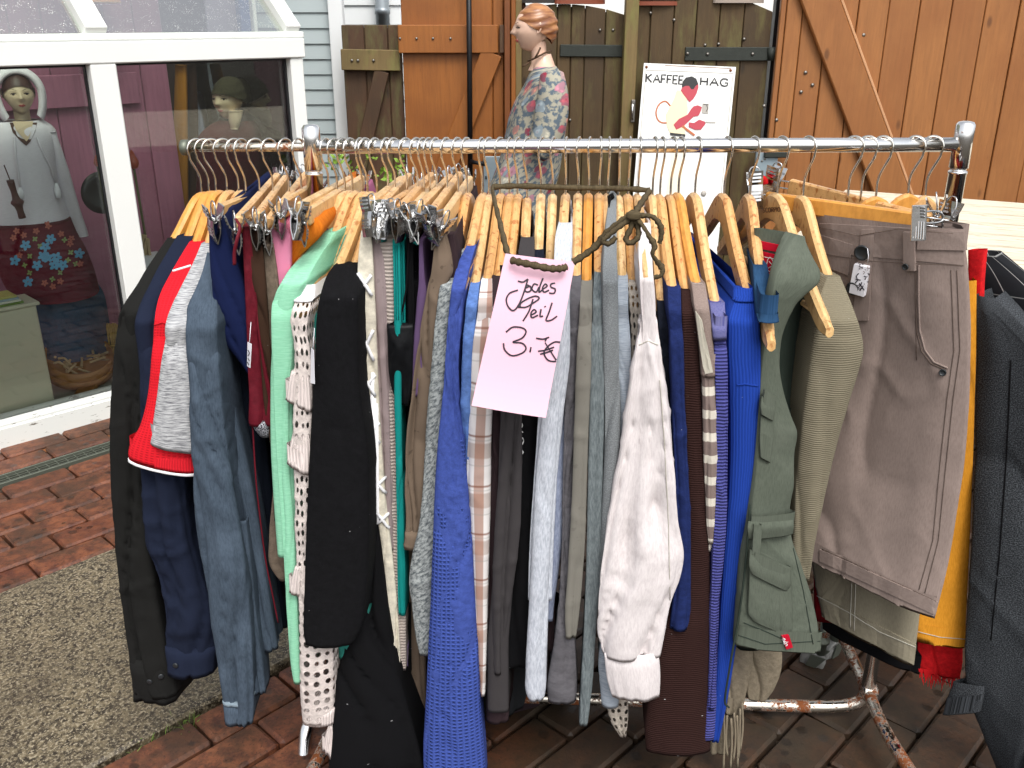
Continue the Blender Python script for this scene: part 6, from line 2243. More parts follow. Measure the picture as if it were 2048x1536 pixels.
yb = panel('body', [(1840, 560, 1.46, 1953, 560, 1.425), (1838, 700, 1.455, 1952, 700, 1.42), (1836, 850, 1.45, 1948, 850, 1.415), (1834, 1000, 1.44, 1943, 1000, 1.41), (1832, 1150, 1.43, 1936, 1160, 1.405), (1829, 1280, 1.42, 1929, 1297, 1.40)], F_['yellow_cord'], gY, .03, fold=(.005, 14), crump=.0008)
bvY = bvh_of([yb])
seam('hem_stitching', bvY, [(1832, 1262), (1880, 1274), (1930, 1278)], F_['stitch'], gY, .0008, .0006, 6, 1.42)
gX = empty('frayed_scarf', at(1880, 1300, 1.44))
tag(gX, 'bright red cloth with frayed hem under the yellow corduroy', 'scarf', 'clothes hanging on the rack')
panel('cloth', [(1936, 500, 1.45, 1968, 500, 1.435), (1936, 560, 1.45, 1962, 560, 1.435), (1938, 640, 1.45, 1958, 640, 1.435), (1930, 700, 1.46, 1950, 700, 1.44)], F_['bright_red'], gX, .02, fold=(.003, 14))
panel('cloth', [(1838, 1200, 1.455, 1925, 1210, 1.435), (1835, 1300, 1.45, 1924, 1310, 1.43), (1838, 1345, 1.45, 1918, 1352, 1.43)], F_['bright_red'], gX, .02, fold=(.008, 18), crump=.001)
geos = []
for i in range(44):
    u = 1838 + 80 * i / 43
    v0 = 1343 + 7 * i / 43
    ln = random.uniform(10, 30) * (1.6 if i % 11 == 3 else 1)
    geos.append(tube_geo([at(u, v0 - 6, 1.44), at(u + random.uniform(-2, 3), v0 + ln * .5, 1.44), at(u + random.uniform(-4, 6), v0 + ln, 1.44)], [.0014, .0011, .0005], 4))
v_, f_ = merge(*geos)
mk('frayed_threads', v_, f_, F_['bright_red'], gX)['kind'] = 'stuff'
# tweed coat
gT = empty('tweed_coat', at(2000, 700, 1.42))
tag(gT, 'dark grey tweed coat with turned-up sleeve end at the right edge', 'coat', 'clothes hanging on the rack')
tb_ = panel('body', [(1950, 590, 1.425, 1990, 596, 1.41), (1950, 640, 1.42, 2050, 655, 1.365), (1949, 720, 1.415, 2115, 740, 1.32), (1947, 820, 1.41, 2150, 830, 1.295), (1945, 920, 1.40, 2175, 930, 1.28), (1943, 1040, 1.39, 2190, 1040, 1.27), (1937, 1160, 1.38, 2190, 1160, 1.26), (1930, 1280, 1.37, 2150, 1300, 1.25), (1936, 1380, 1.36, 2110, 1400, 1.25), (1966, 1460, 1.35, 2085, 1480, 1.25), (1995, 1530, 1.34, 2060, 1540, 1.25)], F_['tweed'], gT, .07, fold=(.011, 9), crump=.002, seed=3)
panel('turned_cuff', [(1908, 1362, 1.37, 1968, 1372, 1.33), (1895, 1395, 1.37, 1962, 1405, 1.32), (1885, 1430, 1.37, 1958, 1425, 1.32)], F_['tweed'], gT, .02, fold=(.002, 7))
bvTw = bvh_of([tb_])
seam('seam', bvTw, [(2022, 720), (2014, 900), (2000, 1100), (1982, 1280)], F_['black'], gT, .0012, .0005, 8, 1.33)
# pinstripe jacket
gP = empty('pinstripe_jacket', at(2000, 560, 1.48))
tag(gP, 'black pinstripe velvet jacket behind the tweed coat', 'jacket', 'clothes hanging on the rack')
panel('shoulder', [(1946, 508, 1.50, 1990, 512, 1.48), (1948, 545, 1.49, 2060, 566, 1.44), (1952, 600, 1.49, 2120, 620, 1.40), (1956, 680, 1.48, 2160, 690, 1.38), (1960, 900, 1.47, 2180, 900, 1.37)], F_['pinstripe'], gP, .05, fold=(.004, 8))

# lower dark garments closing the view at the bottom middle
gL = empty('grey_skirt', at(1040, 1400, 1.5))
tag(gL, 'dark slate skirt hanging low behind the charcoal sleeve', 'skirt', 'clothes hanging on the rack')
panel('body', [(960, 900, 1.44, 1100, 900, 1.50), (965, 1200, 1.43, 1085, 1200, 1.50), (975, 1330, 1.42, 1075, 1330, 1.50), (978, 1440, 1.42, 1050, 1420, 1.50)], fb('slate', '2e3033'), gL, .08, fold=(.01, 12))
gL2 = empty('aubergine_dress', at(1040, 1480, 1.5))
tag(gL2, 'aubergine dress, longest garment in the middle of the rack', 'dress', 'clothes hanging on the rack')
panel('body', [(980, 1200, 1.50, 1140, 1200, 1.60), (975, 1380, 1.50, 1130, 1380, 1.60), (972, 1440, 1.50, 1085, 1480, 1.60), (972, 1580, 1.50, 1012, 1600, 1.54)], fb('aubergine', '2d2326'), gL2, .08, fold=(.01, 12))

# ================================================================== THE PINK SIGN AND ITS TIE
def paper_grid(name, TL, TR, BR, BL, mat, nx=14, ny=22, th=.0006, curl=None):
    n = (TR - TL).cross(BL - TL).normalized()
    if n.y > 0:
        n = -n
    F1, F2 = [], []
    for j in range(ny + 1):
        for i in range(nx + 1):
            s, t = i / nx, j / ny
            p = (TL * (1 - s) + TR * s) * (1 - t) + (BL * (1 - s) + BR * s) * t
            p = p + n * (curl(s, t) if curl else 0)
            F1.append(p)
            F2.append(p - n * th)
    N = nx + 1
    f = []
    for j in range(ny):
        for i in range(nx):
            q = (j * N + i, (j + 1) * N + i, (j + 1) * N + i + 1, j * N + i + 1)
            f.append(q)
            f.append(tuple(k + len(F1) for k in q[::-1]))
    edge = [i for i in range(N)] + [j * N + nx for j in range(1, ny + 1)] + [ny * N + i for i in range(nx - 1, -1, -1)] + [j * N for j in range(ny - 1, 0, -1)]
    o = len(F1)
    for a, b in zip(edge, edge[1:] + edge[:1]):
        f.append((a, b, o + b, o + a))
    return F1 + F2, f
sg = empty('price_sign', at(1045, 510, 1.2))
tag(sg, 'pink paper price sign with handwriting tied to the hangers by a cloth ribbon', 'sign')
pv, pf = paper_grid('paper', at(1011, 507, 1.225), at(1150, 524, 1.225), at(1092, 837, 1.185), at(943, 812, 1.185), None, curl=lambda s, t: .006 * math.sin(pi * s) * (1 - t * .4) + .004 * math.sin(t * 5) - .01 * t * (1 - t))
paper = mk('paper', pv, pf, M['paper_pink'], sg, False)
bvP = bvh_of([paper])
# handwriting: Jedes / Teil / 3,- EUR
hand = [
 [(1036, 562), (1046, 564), (1056, 558)], [(1056, 558), (1046, 590), (1036, 612), (1026, 621), (1016, 612), (1013, 598), (1020, 586), (1036, 580)],
 [(1052, 576), (1060, 572), (1062, 580), (1055, 584), (1050, 580), (1054, 570), (1064, 576)], [(1076, 570), (1068, 568), (1064, 578), (1072, 584), (1078, 574)], [(1086, 556), (1080, 572), (1078, 584), (1084, 580)],
 [(1086, 578), (1094, 572), (1090, 568), (1085, 576), (1088, 584), (1098, 580)], [(1110, 566), (1102, 568), (1102, 574), (1110, 578), (1108, 586), (1098, 586)],
 [(1036, 614), (1052, 614), (1066, 606), (1078, 597), (1072, 592), (1058, 596), (1042, 606), (1040, 616)], [(1066, 598), (1058, 622), (1046, 642)],
 [(1062, 630), (1072, 624), (1068, 619), (1062, 626), (1064, 635), (1076, 630)], [(1082, 618), (1080, 632), (1086, 632)], [(1089, 612), (1091, 614)], [(1104, 605), (1098, 624), (1092, 640), (1102, 640), (1114, 632)],
 [(1012, 664), (1026, 654), (1046, 656), (1052, 664), (1044, 676), (1026, 684), (1044, 686), (1052, 696), (1044, 706), (1024, 711), (1010, 700), (1007, 686)],
 [(1062, 694), (1060, 704)], [(1072, 676), (1086, 678), (1098, 674)], [(1120, 684), (1108, 684), (1094, 694), (1088, 706), (1096, 720), (1112, 722), (1118, 714)], [(1076, 702), (1090, 700), (1108, 694)], [(1080, 708), (1092, 705), (1106, 700)],
]
strokes('handwriting', bvP, hand, 3.2, M['ink'], sg, .0009, 1.2)
# ribbon through two holes, up to the hangers
def band(name, pts, width, mat, parent, th=.0012, per=6, twist=None):
    P = catmull(pts, per)
    v, f = [], []
    m = len(P)
    for i, p in enumerate(P):
        t = (P[min(i + 1, m - 1)] - P[max(i - 1, 0)]).normalized()
        view = (V(0, 0, CAMZ) - p).normalized()
        n = (view - t * view.dot(t)).normalized()
        s = t.cross(n)
        an = (twist(i / (m - 1)) if twist else 0)
        s2 = s * cos(an) + n * sin(an)
        n2 = -s * sin(an) + n * cos(an)
        w = width * (1 + .18 * math.sin(i * 1.7))
        for a, b in ((-.5, -1), (-.25, 1.1), (.0, 1.5), (.25, 1.1), (.5, -1), (0, -1)):
            v.append(p + s2 * (w * a) + n2 * (th * b))
    for i in range(m - 1):
        for k in range(6):
            l = (k + 1) % 6
            f.append((i * 6 + k, i * 6 + l, (i + 1) * 6 + l, (i + 1) * 6 + k))
    at_ = [(k % 6 * .004, k // 6 * .004, 0) for k in range(len(v))]
    return mk(name, v, f, mat, parent, True, at_)
TI = F_['tie']
band('ribbon', [at(1021, 520, 1.212), at(1042, 525, 1.204), at(1070, 531, 1.203), at(1100, 537, 1.203), at(1122, 537, 1.205), at(1134, 533, 1.212)], .0095, TI, sg)
band('ribbon', [at(1018, 518, 1.235), at(1010, 490, 1.25), at(1000, 450, 1.30), at(990, 410, 1.38), at(984, 380, 1.46), at(985, 372, 1.48)], .0085, TI, sg, twist=lambda t: t * 1.2)
band('ribbon', [at(984, 374, 1.485), at(1030, 372, 1.49), at(1100, 374, 1.49), at(1180, 376, 1.49), at(1250, 377, 1.48), at(1300, 381, 1.47)], .009, TI, sg)
band('ribbon', [at(1300, 380, 1.47), at(1288, 398, 1.36), at(1276, 416, 1.25), at(1266, 430, 1.225)], .009, TI, sg)
band('ribbon', [at(1262, 430, 1.222), at(1240, 446, 1.22), at(1215, 466, 1.22), at(1195, 488, 1.222), at(1170, 508, 1.224), at(1146, 524, 1.226)], .0105, TI, sg, twist=lambda t: .6 * math.sin(t * 6))
band('bow_loop', [at(1266, 434, 1.215), at(1262, 455, 1.21), at(1252, 478, 1.208), at(1262, 486, 1.205), at(1276, 474, 1.205), at(1276, 455, 1.21), at(1268, 438, 1.213)], .0075, TI, sg)
band('bow_loop', [at(1258, 440, 1.212), at(1236, 455, 1.208), at(1215, 472, 1.206), at(1206, 482, 1.206), at(1218, 487, 1.206), at(1232, 474, 1.208)], .0075, TI, sg)
band('tail', [at(1268, 428, 1.212), at(1284, 448, 1.206), at(1298, 470, 1.203), at(1308, 490, 1.2), at(1304, 508, 1.2), at(1314, 524, 1.2), at(1326, 538, 1.2), at(1322, 552, 1.2), at(1308, 556, 1.2)], .0088, TI, sg, twist=lambda t: 1.1 * math.sin(t * 9))
band('tail', [at(1270, 434, 1.212), at(1290, 430, 1.21), at(1308, 434, 1.208), at(1320, 450, 1.206), at(1322, 468, 1.206), at(1318, 486, 1.208)], .008, TI, sg, twist=lambda t: .7 * math.sin(t * 5))
kn = eloft('knot', [(*at(1267, 442, 1.213)[:2], at(1267, 442, 1.213).z, .003, .003), (*at(1267, 436, 1.21)[:2], at(1267, 436, 1.21).z, .0095, .008), (*at(1268, 428, 1.21)[:2], at(1268, 428, 1.21).z, .010, .008), (*at(1268, 420, 1.213)[:2], at(1268, 420, 1.213).z, .004, .004)], TI, sg, 12)
# little paper tags on the left garments
for k, (q, lab) in enumerate((([(495, 684), (503, 688), (500, 736), (494, 732)], 'small white price tag hanging at the navy velvet flap'), ([(622, 696), (627, 700), (629, 768), (621, 766)], 'white price tag edge behind the crochet cardigan'))):
    pv, pf = paper_grid('t', at(*q[0], 1.29 - .02 * k), at(*q[1], 1.28 - .02 * k), at(*q[2], 1.28 - .02 * k), at(*q[3], 1.29 - .02 * k), None, 3, 5)
    e = empty('price_tag', at(*q[0], 1.29))
    tag(e, lab, 'price tag')
    pt = mk('paper', pv, pf, M['paper'], e)
    tube('string', [at(q[0][0] + 4, q[0][1], 1.288 - .02 * k), at(q[0][0] + 7, q[0][1] - 40, 1.30 - .02 * k)], .0005, M['paper'], e, 5)
    if k == 0:
        strokes('writing', bvh_of([pt]), [[(497, 700), (500, 706), (497, 712)], [(497, 716), (500, 722)], [(496, 724), (499, 730)]], 1.6, M['ink'], e, .001, 1.3, False)
# stamped maker's name on the pale hanger faces
for hg, u, v in ((hV, 1525, 413), (hN, 1478, 412)):
    pass
# ================================================================== ENAMEL SIGN
M['enamel'] = (lambda m: (lambda o: m.fin(m.mix(m.ramp(m.noise(o, 7, 5, .7), .66, .72), hexc('e9eae6'), hexc('a9a294')), .25))(m.obj()))(NT('white_enamel'))
M['rust'] = plain('rust', '7a4526', .8, .3)
es = empty('enamel_sign', at(1360, 430, 4.5))
tag(es, 'tall white enamel advertising sign with a drawn man, leaning on the arched gate', 'sign')
sTL, sTR = at(1288, 126, 4.655), at(1472, 134, 4.655)
sBL, sBR = at(1262, 440, 4.50), at(1440, 450, 4.50)
sBL = sTL + (sBL - sTL) * 1.3
sBR = sTR + (sBR - sTR) * 1.3
pv, pf = paper_grid('plate', sTL, sTR, sBR, sBL, None, 6, 10, .006)
pl = mk('plate', pv, pf, M['enamel'], es)
bvE = bvh_of([pl])
FE = 4.6
def cp(pts, off=(1100, 0), sc=3.49):
    return [(off[0] + x / sc, off[1] + y / sc) for x, y in pts]
M['s_black'] = plain('black_enamel', '1c1a1a', .3, .02, bump=0)
M['s_red'] = plain('brick_red_enamel', 'b23a48', .3, .03, bump=0)
M['s_cream'] = plain('cream_enamel', 'e3d8b2', .3, .03, bump=0)
M['s_cream2'] = plain('pale_cream_enamel', 'e6e0c8', .3, .03, bump=0)
M['s_tan'] = plain('tan_enamel', 'b4663c', .3, .03, bump=0)
M['s_grey'] = plain('grey_enamel', 'a9a49c', .3, .03, bump=0)
strokes('lettering', bvE, text_lines('KAFFEE', (1293, 148), (17.2, 1.0), (-1.2, 16)) + text_lines('HAG', (1402, 155), (22, 1.2), (-1.2, 15)), 3.0, M['s_black'], es, .002, FE, False)
strokes('border', bvE, [[(1292, 140), (1466, 147)], [(1292, 140), (1268, 430)], [(1466, 147), (1438, 430)]], 1.2, M['s_grey'], es, .0015, FE, False)
def poly(name, pts, mat, off):
    v = [stick(bvE, u, w, off, FE)[0] for u, w in cp(pts)]
    return mk(name, v, [tuple(range(len(v)))], mat, es)
poly('trousers', [(838, 955), (940, 962), (930, 1150), (905, 1400), (800, 1400), (840, 1150)], M['s_cream2'], .0018)
strokes('bag_hoop', bvE, [cp([(842, 742), (815, 712), (790, 709), (757, 735), (740, 785), (752, 835), (785, 857), (828, 856)])], 3.0, M['s_tan'], es, .0018, FE)
poly('shirt', [(885, 630), (912, 632), (955, 690), (962, 760), (955, 830), (940, 900), (946, 943), (838, 930), (815, 880), (808, 800), (840, 740), (865, 690)], M['s_cream'], .0024)
poly('belt', [(838, 926), (945, 938), (943, 956), (836, 944)], M['s_black'], .003)
poly('face', [(925, 605), (945, 598), (970, 596), (985, 620), (1000, 620), (1033, 582), (1036, 610), (1022, 655), (1012, 672), (1000, 690), (975, 714), (955, 692), (930, 660), (912, 632)], M['s_red'], .003)
poly('hair', [(920, 612), (924, 572), (948, 542), (990, 533), (1020, 550), (1034, 588), (1014, 600), (1002, 622), (985, 624), (970, 600), (945, 600)], M['s_black'], .0036)
poly('forearm', [(862, 870), (900, 830), (960, 800), (985, 760), (1002, 742), (1030, 735), (1060, 747), (1052, 776), (1036, 808), (1000, 816), (930, 882), (880, 906)], M['s_red'], .0036)
poly('hand', [(968, 855), (1005, 858), (1040, 835), (1082, 850), (1084, 866), (1052, 906), (1010, 906), (968, 886)], M['s_red'], .0036)
strokes('strap', bvE, [cp([(922, 880), (1008, 945)])], 4.5, M['s_tan'], es, .0042, FE, False)
poly('tin', [(1065, 722), (1108, 725), (1103, 795), (1060, 790)], M['s_grey'], .003)
strokes('tin_mark', bvE, [cp([(1092, 735), (1100, 758), (1088, 780)]), cp([(1070, 730), (1104, 732)])], 1.3, M['s_black'], es, .004, FE, False)
strokes('pencil', bvE, [cp([(1085, 852), (1155, 856)])], 2.6, M['s_grey'], es, .003, FE, False)
p, n = stick(bvE, 1407, 387, .002, FE)
lathe('screw_cover', [(.013, 0), (.013, .003), (.004, .004)], p, M['s_grey'], es, 14, axis=n)
for u, v in ((1293, 134), (1461, 141)):
    p, n = stick(bvE, u, v, .001, FE)
    lathe('screw', [(.007, 0), (.006, .003), (.002, .004)], p, M['rust'], es, 8, axis=n)
strokes('rust_edge', bvE, [[(1330, 131), (1400, 134), (1462, 137)]], 1.2, M['rust'], es, .001, FE, False)

# ================================================================== MANNEQUINS
M['skin'] = plain('mannequin_skin', 'd9b6a0', .38, .05, 6, bump=0)
M['skin2'] = plain('mannequin_skin_pale', 'cdb79a', .45, .05, 6, bump=0)
M['lips'] = plain('painted_lips', 'b0504e', .4, .03, bump=0)
M['eye'] = plain('painted_eye', '2b211d', .3, .03, bump=0)
M['blush'] = plain('painted_blush', 'cf8f80', .5, .05, bump=0)
def rotz(p, a):
    return V(p[0] * cos(a) - p[1] * sin(a), p[0] * sin(a) + p[1] * cos(a), p[2])
def head(root, c, h, a, skin, neck=.32, cz=0.0):
    """head centred at c, height h, facing local +y rotated by a"""
    nlat, nlon = 44, 48
    v, f = [], []
    def surf(th, ph):
        x, y, z = cos(th) * sin(ph), cos(th) * cos(ph), sin(th)
        X, Y, Z = x * .355, y * .45, z * .5
        low = max(0, -z - .12)
        X *= 1 - .42 * low ** 1.3
        if y < 0:
            Y *= 1 - .75 * low
        else:
            Y *= 1 - .12 * low
        Y += .05 * low
        g = lambda x0, z0, sx, sz: math.exp(-((X - x0) / sx) ** 2 - ((Z - z0) / sz) ** 2) if y > 0 else 0
        Y += .105 * g(0, -.10, .045, .045) + .06 * g(0, -.02, .035, .08) - .025 * g(.15, .02, .07, .04) - .025 * g(-.15, .02, .07, .04)
        Y += .022 * g(.15, .09, .09, .025) + .022 * g(-.15, .09, .09, .025)
        Y += .03 * g(0, -.25, .08, .022) + .028 * g(0, -.29, .075, .02) + .045 * g(0, -.43, .09, .06)
        Y += .012 * g(.2, -.1, .08, .08) + .012 * g(-.2, -.1, .08, .08)
        return V(X, Y, Z) * h
    for i in range(nlat + 1):
        th = -pi / 2 + pi * i / nlat
        for k in range(nlon):
            v.append(c + rotz(surf(th, 2 * pi * k / nlon), a))
    for i in range(nlat):
        for k in range(nlon):
            l = (k + 1) % nlon
            f.append((i * nlon + k, i * nlon + l, (i + 1) * nlon + l, (i + 1) * nlon + k))
    # neck
    nk = []
    for z, r, y in ((-.28, .2, -.1), (-.45, .19, -.11), (-.62, .19, -.13), (-.78, .22, -.15), (-.92, .32, -.17)):
        nk.append((z, r, y))
    o = len(v)
    for z, r, y in nk:
        for k in range(24):
            t = 2 * pi * k / 24
            v.append(c + rotz(V(r * cos(t), y + r * .95 * sin(t), z) * h, a))
    for i in range(len(nk) - 1):
        for k in range(24):
            l = (k + 1) % 24
            f.append((o + i * 24 + l, o + i * 24 + k, o + (i + 1) * 24 + k, o + (i + 1) * 24 + l))
    mk('head', v, f, skin, root, True)
    def pt(x, z, out=.0):
        # point on the face by searching the surface
        best = None
        for i in range(8, nlat - 4):
            th = -pi / 2 + pi * i / nlat
            for k in list(range(0, 13)) + list(range(36, 48)):
                s = surf(th, 2 * pi * k / nlon)
                d = (s.x / h - x) ** 2 + (s.z / h - z) ** 2
                if best is None or d < best[0]:
                    best = (d, s)
        s = best[1]
        return c + rotz(V(x * h, s.y + out * h, z * h), a)
    for s in (-1, 1):
        q = [pt(s * .08, .015, .006), pt(s * .13, .035, .010), pt(s * .18, .028, .008), pt(s * .21, .01, .004)]
        tube('upper_lid', q, .011 * h, M['eye'], root, 6, flat=.6)
        q2 = pt(s * .145, .012, -.012)
        bmv = [(q2 + rotz(V(.042 * h * cos(t), .018 * h, .026 * h * sin(t)), a)) for t in np.linspace(0, 2 * pi, 12, endpoint=False)]
        mk('eye', bmv + [q2 + rotz(V(0, .026 * h, 0), a)], [(i, (i + 1) % 12, 12) for i in range(12)], M['eye'], root, True)
        tube('brow', [pt(s * .07, .10, .006), pt(s * .14, .125, .008), pt(s * .23, .10, .004)], .009 * h, M['eye'], root, 6, flat=.5)
        ear = [(.35, -.04, .09), (.37, -.09, .12), (.375, -.11, .03), (.36, -.08, -.06), (.345, -.04, -.1), (.35, -.035, -.02)]
        tube('ear', [c + rotz(V(s * x, y, z) * h, a) for x, y, z in ear], .028 * h, skin, root, 8)
    tube('lips', [pt(-.085, -.265, .004), pt(-.03, -.252, .014), pt(0, -.256, .016), pt(.03, -.252, .014), pt(.085, -.265, .004)], [.006 * h, .015 * h, .014 * h, .015 * h, .006 * h], M['lips'], root, 8)
    tube('lips', [pt(-.07, -.275, .004), pt(0, -.288, .016), pt(.07, -.275, .004)], [.006 * h, .018 * h, .006 * h], M['lips'], root, 8)
    return surf

def cap(root, name, c, h, a, mat, grow=1.06, zmin=-.02, ridge=0.0, front=.12, back=-.35, n=60):
    """hair or hat: outer shell of the skull down to a slanting brim"""
    v, f = [], []
    m = 26
    for i in range(m + 1):
        s = i / m
        for k in range(n):
            ph = 2 * pi * k / n
            yy = cos(ph)
            zb = back + (front - back) * (.5 + .5 * yy)
            z = .53 * (1 - s) + zb * s
            # ring radius
            th = math.asin(max(-1, min(1, z / .53)))
            r = cos(th)
            rd = 1 + ridge * math.sin(z * 34 + yy * 3.0 + .8 * math.sin(ph * 3)) * (s > .05)
            X = .355 * r * sin(ph) * grow * rd
            Y = (.45 * r * cos(ph)) * grow * rd - .0
            v.append(c + rotz(V(X, Y, z) * h, a))
    for i in range(m):
        for k in range(n):
            l = (k + 1) % n
            f.append((i * n + k, i * n + l, (i + 1) * n + l, (i + 1) * n + k))
    return mk(name, v, f, mat, root, True, [(w.x, w.z, w.y) for w in v])

# --- outdoor mannequin in the floral blouse
MY = 4.15
fb('floral', '5a6670', kind='floral', bump=.15)
M['hair_red'] = (lambda m: (lambda o: m.fin(m.mix(m.ramp(m.noise(m.scaled(o, (8, 8, 40)), 1.5, 4), .35, .65), hexc('6e3f28'), hexc('b07c50')), .3))(m.obj()))(NT('painted_auburn_hair'))
hc = at(1068, 57, MY)
mo = empty('mannequin', V(hc.x, MY, 0))
tag(mo, 'auburn-haired mannequin in profile wearing a floral blouse before the gates', 'mannequin')
px = (hc - at(1068, 58, MY)).length
hh = px * 92
fa = pi / 2 + .12                              # faces left
head(mo, hc, hh, fa, M['skin'])
cap(mo, 'hair', hc + V(.012, 0, .004), hh, fa, M['hair_red'], 1.1, ridge=.035, front=.20, back=-.36)
M['cordbrown'] = plain('brown_cord', '4a3420', .8)
tube('neck_cord', catmull([at(1056, 122, MY - .03), at(1068, 117, MY - .06), at(1082, 110, MY - .065), at(1094, 104, MY - .05), at(1102, 102, MY)], 4), .004, M['cordbrown'], mo, 6)
tube('neck_cord', [at(1070, 116, MY - .065), at(1076, 106, MY - .07), at(1081, 95, MY - .065)], .004, M['cordbrown'], mo, 6)
tube('neck_cord', [at(1060, 124, MY - .04), at(1050, 131, MY - .05), at(1044, 132, MY - .05)], .0035, M['cordbrown'], mo, 6)
def secs_px(rows, Y, ry):
    out = []
    for (v, ul, ur, *r) in rows:
        a, b = at(ul, v, Y), at(ur, v, Y)
        out.append(((a.x + b.x) / 2, Y, a.z, (b.x - a.x) / 2, r[0] if r else ry))
    return out
eloft('torso', secs_px([(108, 1072, 1102, .05), (125, 1066, 1108, .07), (140, 1064, 1112, .1), (165, 1064, 1112, .1)], MY, .1), M['skin'], mo)
eloft('blouse', secs_px([(132, 1066, 1112, .09), (146, 1060, 1122, .15), (164, 1052, 1130, .19), (186, 1040, 1133, .19), (206, 1029, 1133, .18), (235, 1018, 1132, .17), (262, 1012, 1130, .17), (300, 1003, 1124, .17), (340, 990, 1118, .18), (390, 970, 1106, .19), (440, 962, 1100, .2)], MY, .16), F_['floral'], mo, 40, True, .06, 3)
armc = [at(1104, 150, MY - .17), at(1106, 185, MY - .2), at(1104, 220, MY - .21), at(1098, 255, MY - .22), at(1088, 285, MY - .23), at(1070, 306, MY - .24)]
bsl = tube('blouse_sleeve', catmull(armc, 5), [.05 + .02 * math.sin(i / 25 * pi) for i in range(26)], F_['floral'], mo, 16)
for o in (bsl,):
    a_ = o.data.attributes.new('fab', 'FLOAT_VECTOR', 'POINT')
    a_.data.foreach_set('vector', np.array([(v.co.x * 1.0 + 3, v.co.z, 0) for v in o.data.vertices], dtype=np.float32).ravel())
legx = at(1040, 440, MY)
for s in (-1, 1):
    eloft('leg', [(legx.x + .01 * s, MY + .08 * s, .05, .05, .06), (legx.x, MY + .08 * s, .3, .06, .07), (legx.x, MY + .08 * s, legx.z + .05, .09, .09)], F_['denim'], mo, 16)
lathe('stand_base', [(.16, 0), (.16, .008), (.02, .015), (.012, .02)], V(legx.x, MY, 0), M['clip'], mo, 24)

# --- mannequins in the window
fb('hoodie', 'd6d0d8', 'e0dae2', kind='heather', bump=.2)
fb('painted_skirt', '661f2d', var=.1)
fb('jeans', '33506c', '2a435c', kind='denim')
fb('hat', '3c382a', kind='fuzz', bump=.5)
fb('jacket_red', '4e1a22', kind='fuzz')
fb('scarf_dark', '221a22', kind='fuzz')
def wframe(u, v, d):
    return onwall(u, v, d)
def secs_wall(rows, d, ry):
    """ellipse sections from pixel rows on the wall plane at depth d, aligned to the wall"""
    out = []
    for (v, ul, ur, *r) in rows:
        a, b = onwall(ul, v, d), onwall(ur, v, d)
        out.append((a, b, r[0] if r else ry))
    return out
def wloft(name, rows, d, ry, mat, root, n=32, wob=.04, seed=1):
    S = secs_wall(rows, d, ry)
    m = len(S)
    A = np.array([[(a.x + b.x) / 2, (a.y + b.y) / 2, (a.z + b.z) / 2, (b - a).length / 2, r] for a, b, r in S])
    t = np.linspace(0, m - 1, (m - 1) * 5 + 1)
    A = np.stack([hermite(np.arange(m), A[:, i], t) for i in range(5)], 1)
    v, at_ = [], []
    th = np.linspace(0, 2 * pi, n, endpoint=False)
    for cx, cy, cz, rx, r in A:
        w = 1 + wob * (vnoise(np.cos(th) * 2.2 + seed, np.sin(th) * 2.2 + cz * 3) - .5) * 2
        for k in range(n):
            p = V(cx, cy, cz) + G1 * (rx * w[k] * cos(th[k])) + GN * (r * w[k] * sin(th[k]))
            v.append(p)
            at_.append((th[k] * rx, cz, 0))
    f = []
    for i in range(len(A) - 1):
        for k in range(n):
            l = (k + 1) % n
            f.append((i * n + k, i * n + l, (i + 1) * n + l, (i + 1) * n + k))
    f.append(tuple(range(n)))
    f.append(tuple((len(A) - 1) * n + k for k in range(n - 1, -1, -1)))
    return mk(name, v, f, mat, root, True, at_)
d1 = .33
c1_ = onwall(37, 187, d1)
pxs = (onwall(37, 187, d1) - onwall(37, 188, d1)).length
wm = empty('mannequin', V(c1_.x, c1_.y, Z_sill))
tag(wm, 'hooded mannequin in grey knit top behind the left window pane', 'mannequin')
face1 = math.atan2(-c1_.y, -c1_.x + .35) - pi / 2
head(wm, c1_, pxs * 82, face1, M['skin2'])
cap(wm, 'hair', c1_, pxs * 82, face1, plain('dark_auburn_hair', '3a1d16', .5), 1.05, front=.2, back=-.3)
# hood as an open arch round the face
hv, hf = [], []
for i in range(31):
    t = -2.3 + 4.6 * i / 30
    for (gr_, yy) in ((.9, .2), (.98, .33), (1.14, .34), (1.34, .1), (1.2, -.45)):
        x, z = .47 * sin(t) * gr_, .50 * cos(t) * gr_ - (.16 if abs(t) > 1.6 else 0) * (abs(t) - 1.6) * 2
        hv.append(c1_ + rotz(V(x, yy - .04, z) * (pxs * 82), face1))
for i in range(30):
    for k in range(4):
        hf.append((i * 5 + k, i * 5 + k + 1, (i + 1) * 5 + k + 1, (i + 1) * 5 + k))
mk('hood', hv, hf, F_['hoodie'], wm, True, [(w.x, w.z, 0) for w in hv])
wloft('knit_top', [(240, -10, 82, .06), (256, -26, 104, .10), (280, -34, 113, .12), (320, -30, 112, .13), (360, -24, 116, .13), (400, -24, 126, .13), (440, -26, 140, .14), (450, -26, 142, .14)], d1 + .02, .12, F_['hoodie'], wm)
wloft('sleeve', [(262, 82, 108, .05), (300, 92, 120, .06), (340, 102, 134, .06), (380, 112, 146, .055), (420, 126, 158, .05), (455, 136, 170, .05), (470, 140, 174, .05)], d1 - .02, .05, F_['hoodie'], wm)
bvm = bvh_of([o for o in wm.children if o.name.startswith('knit_top')])
poly_v = [stick(bvm, u, v, .004, 3)[0] for u, v in ((20, 247), (74, 247), (70, 264), (60, 284), (52, 292), (40, 282), (26, 266))]
mk('neckline', poly_v, [tuple(range(len(poly_v)))], plain('brown_trim', '4a2c24', .8), wm)
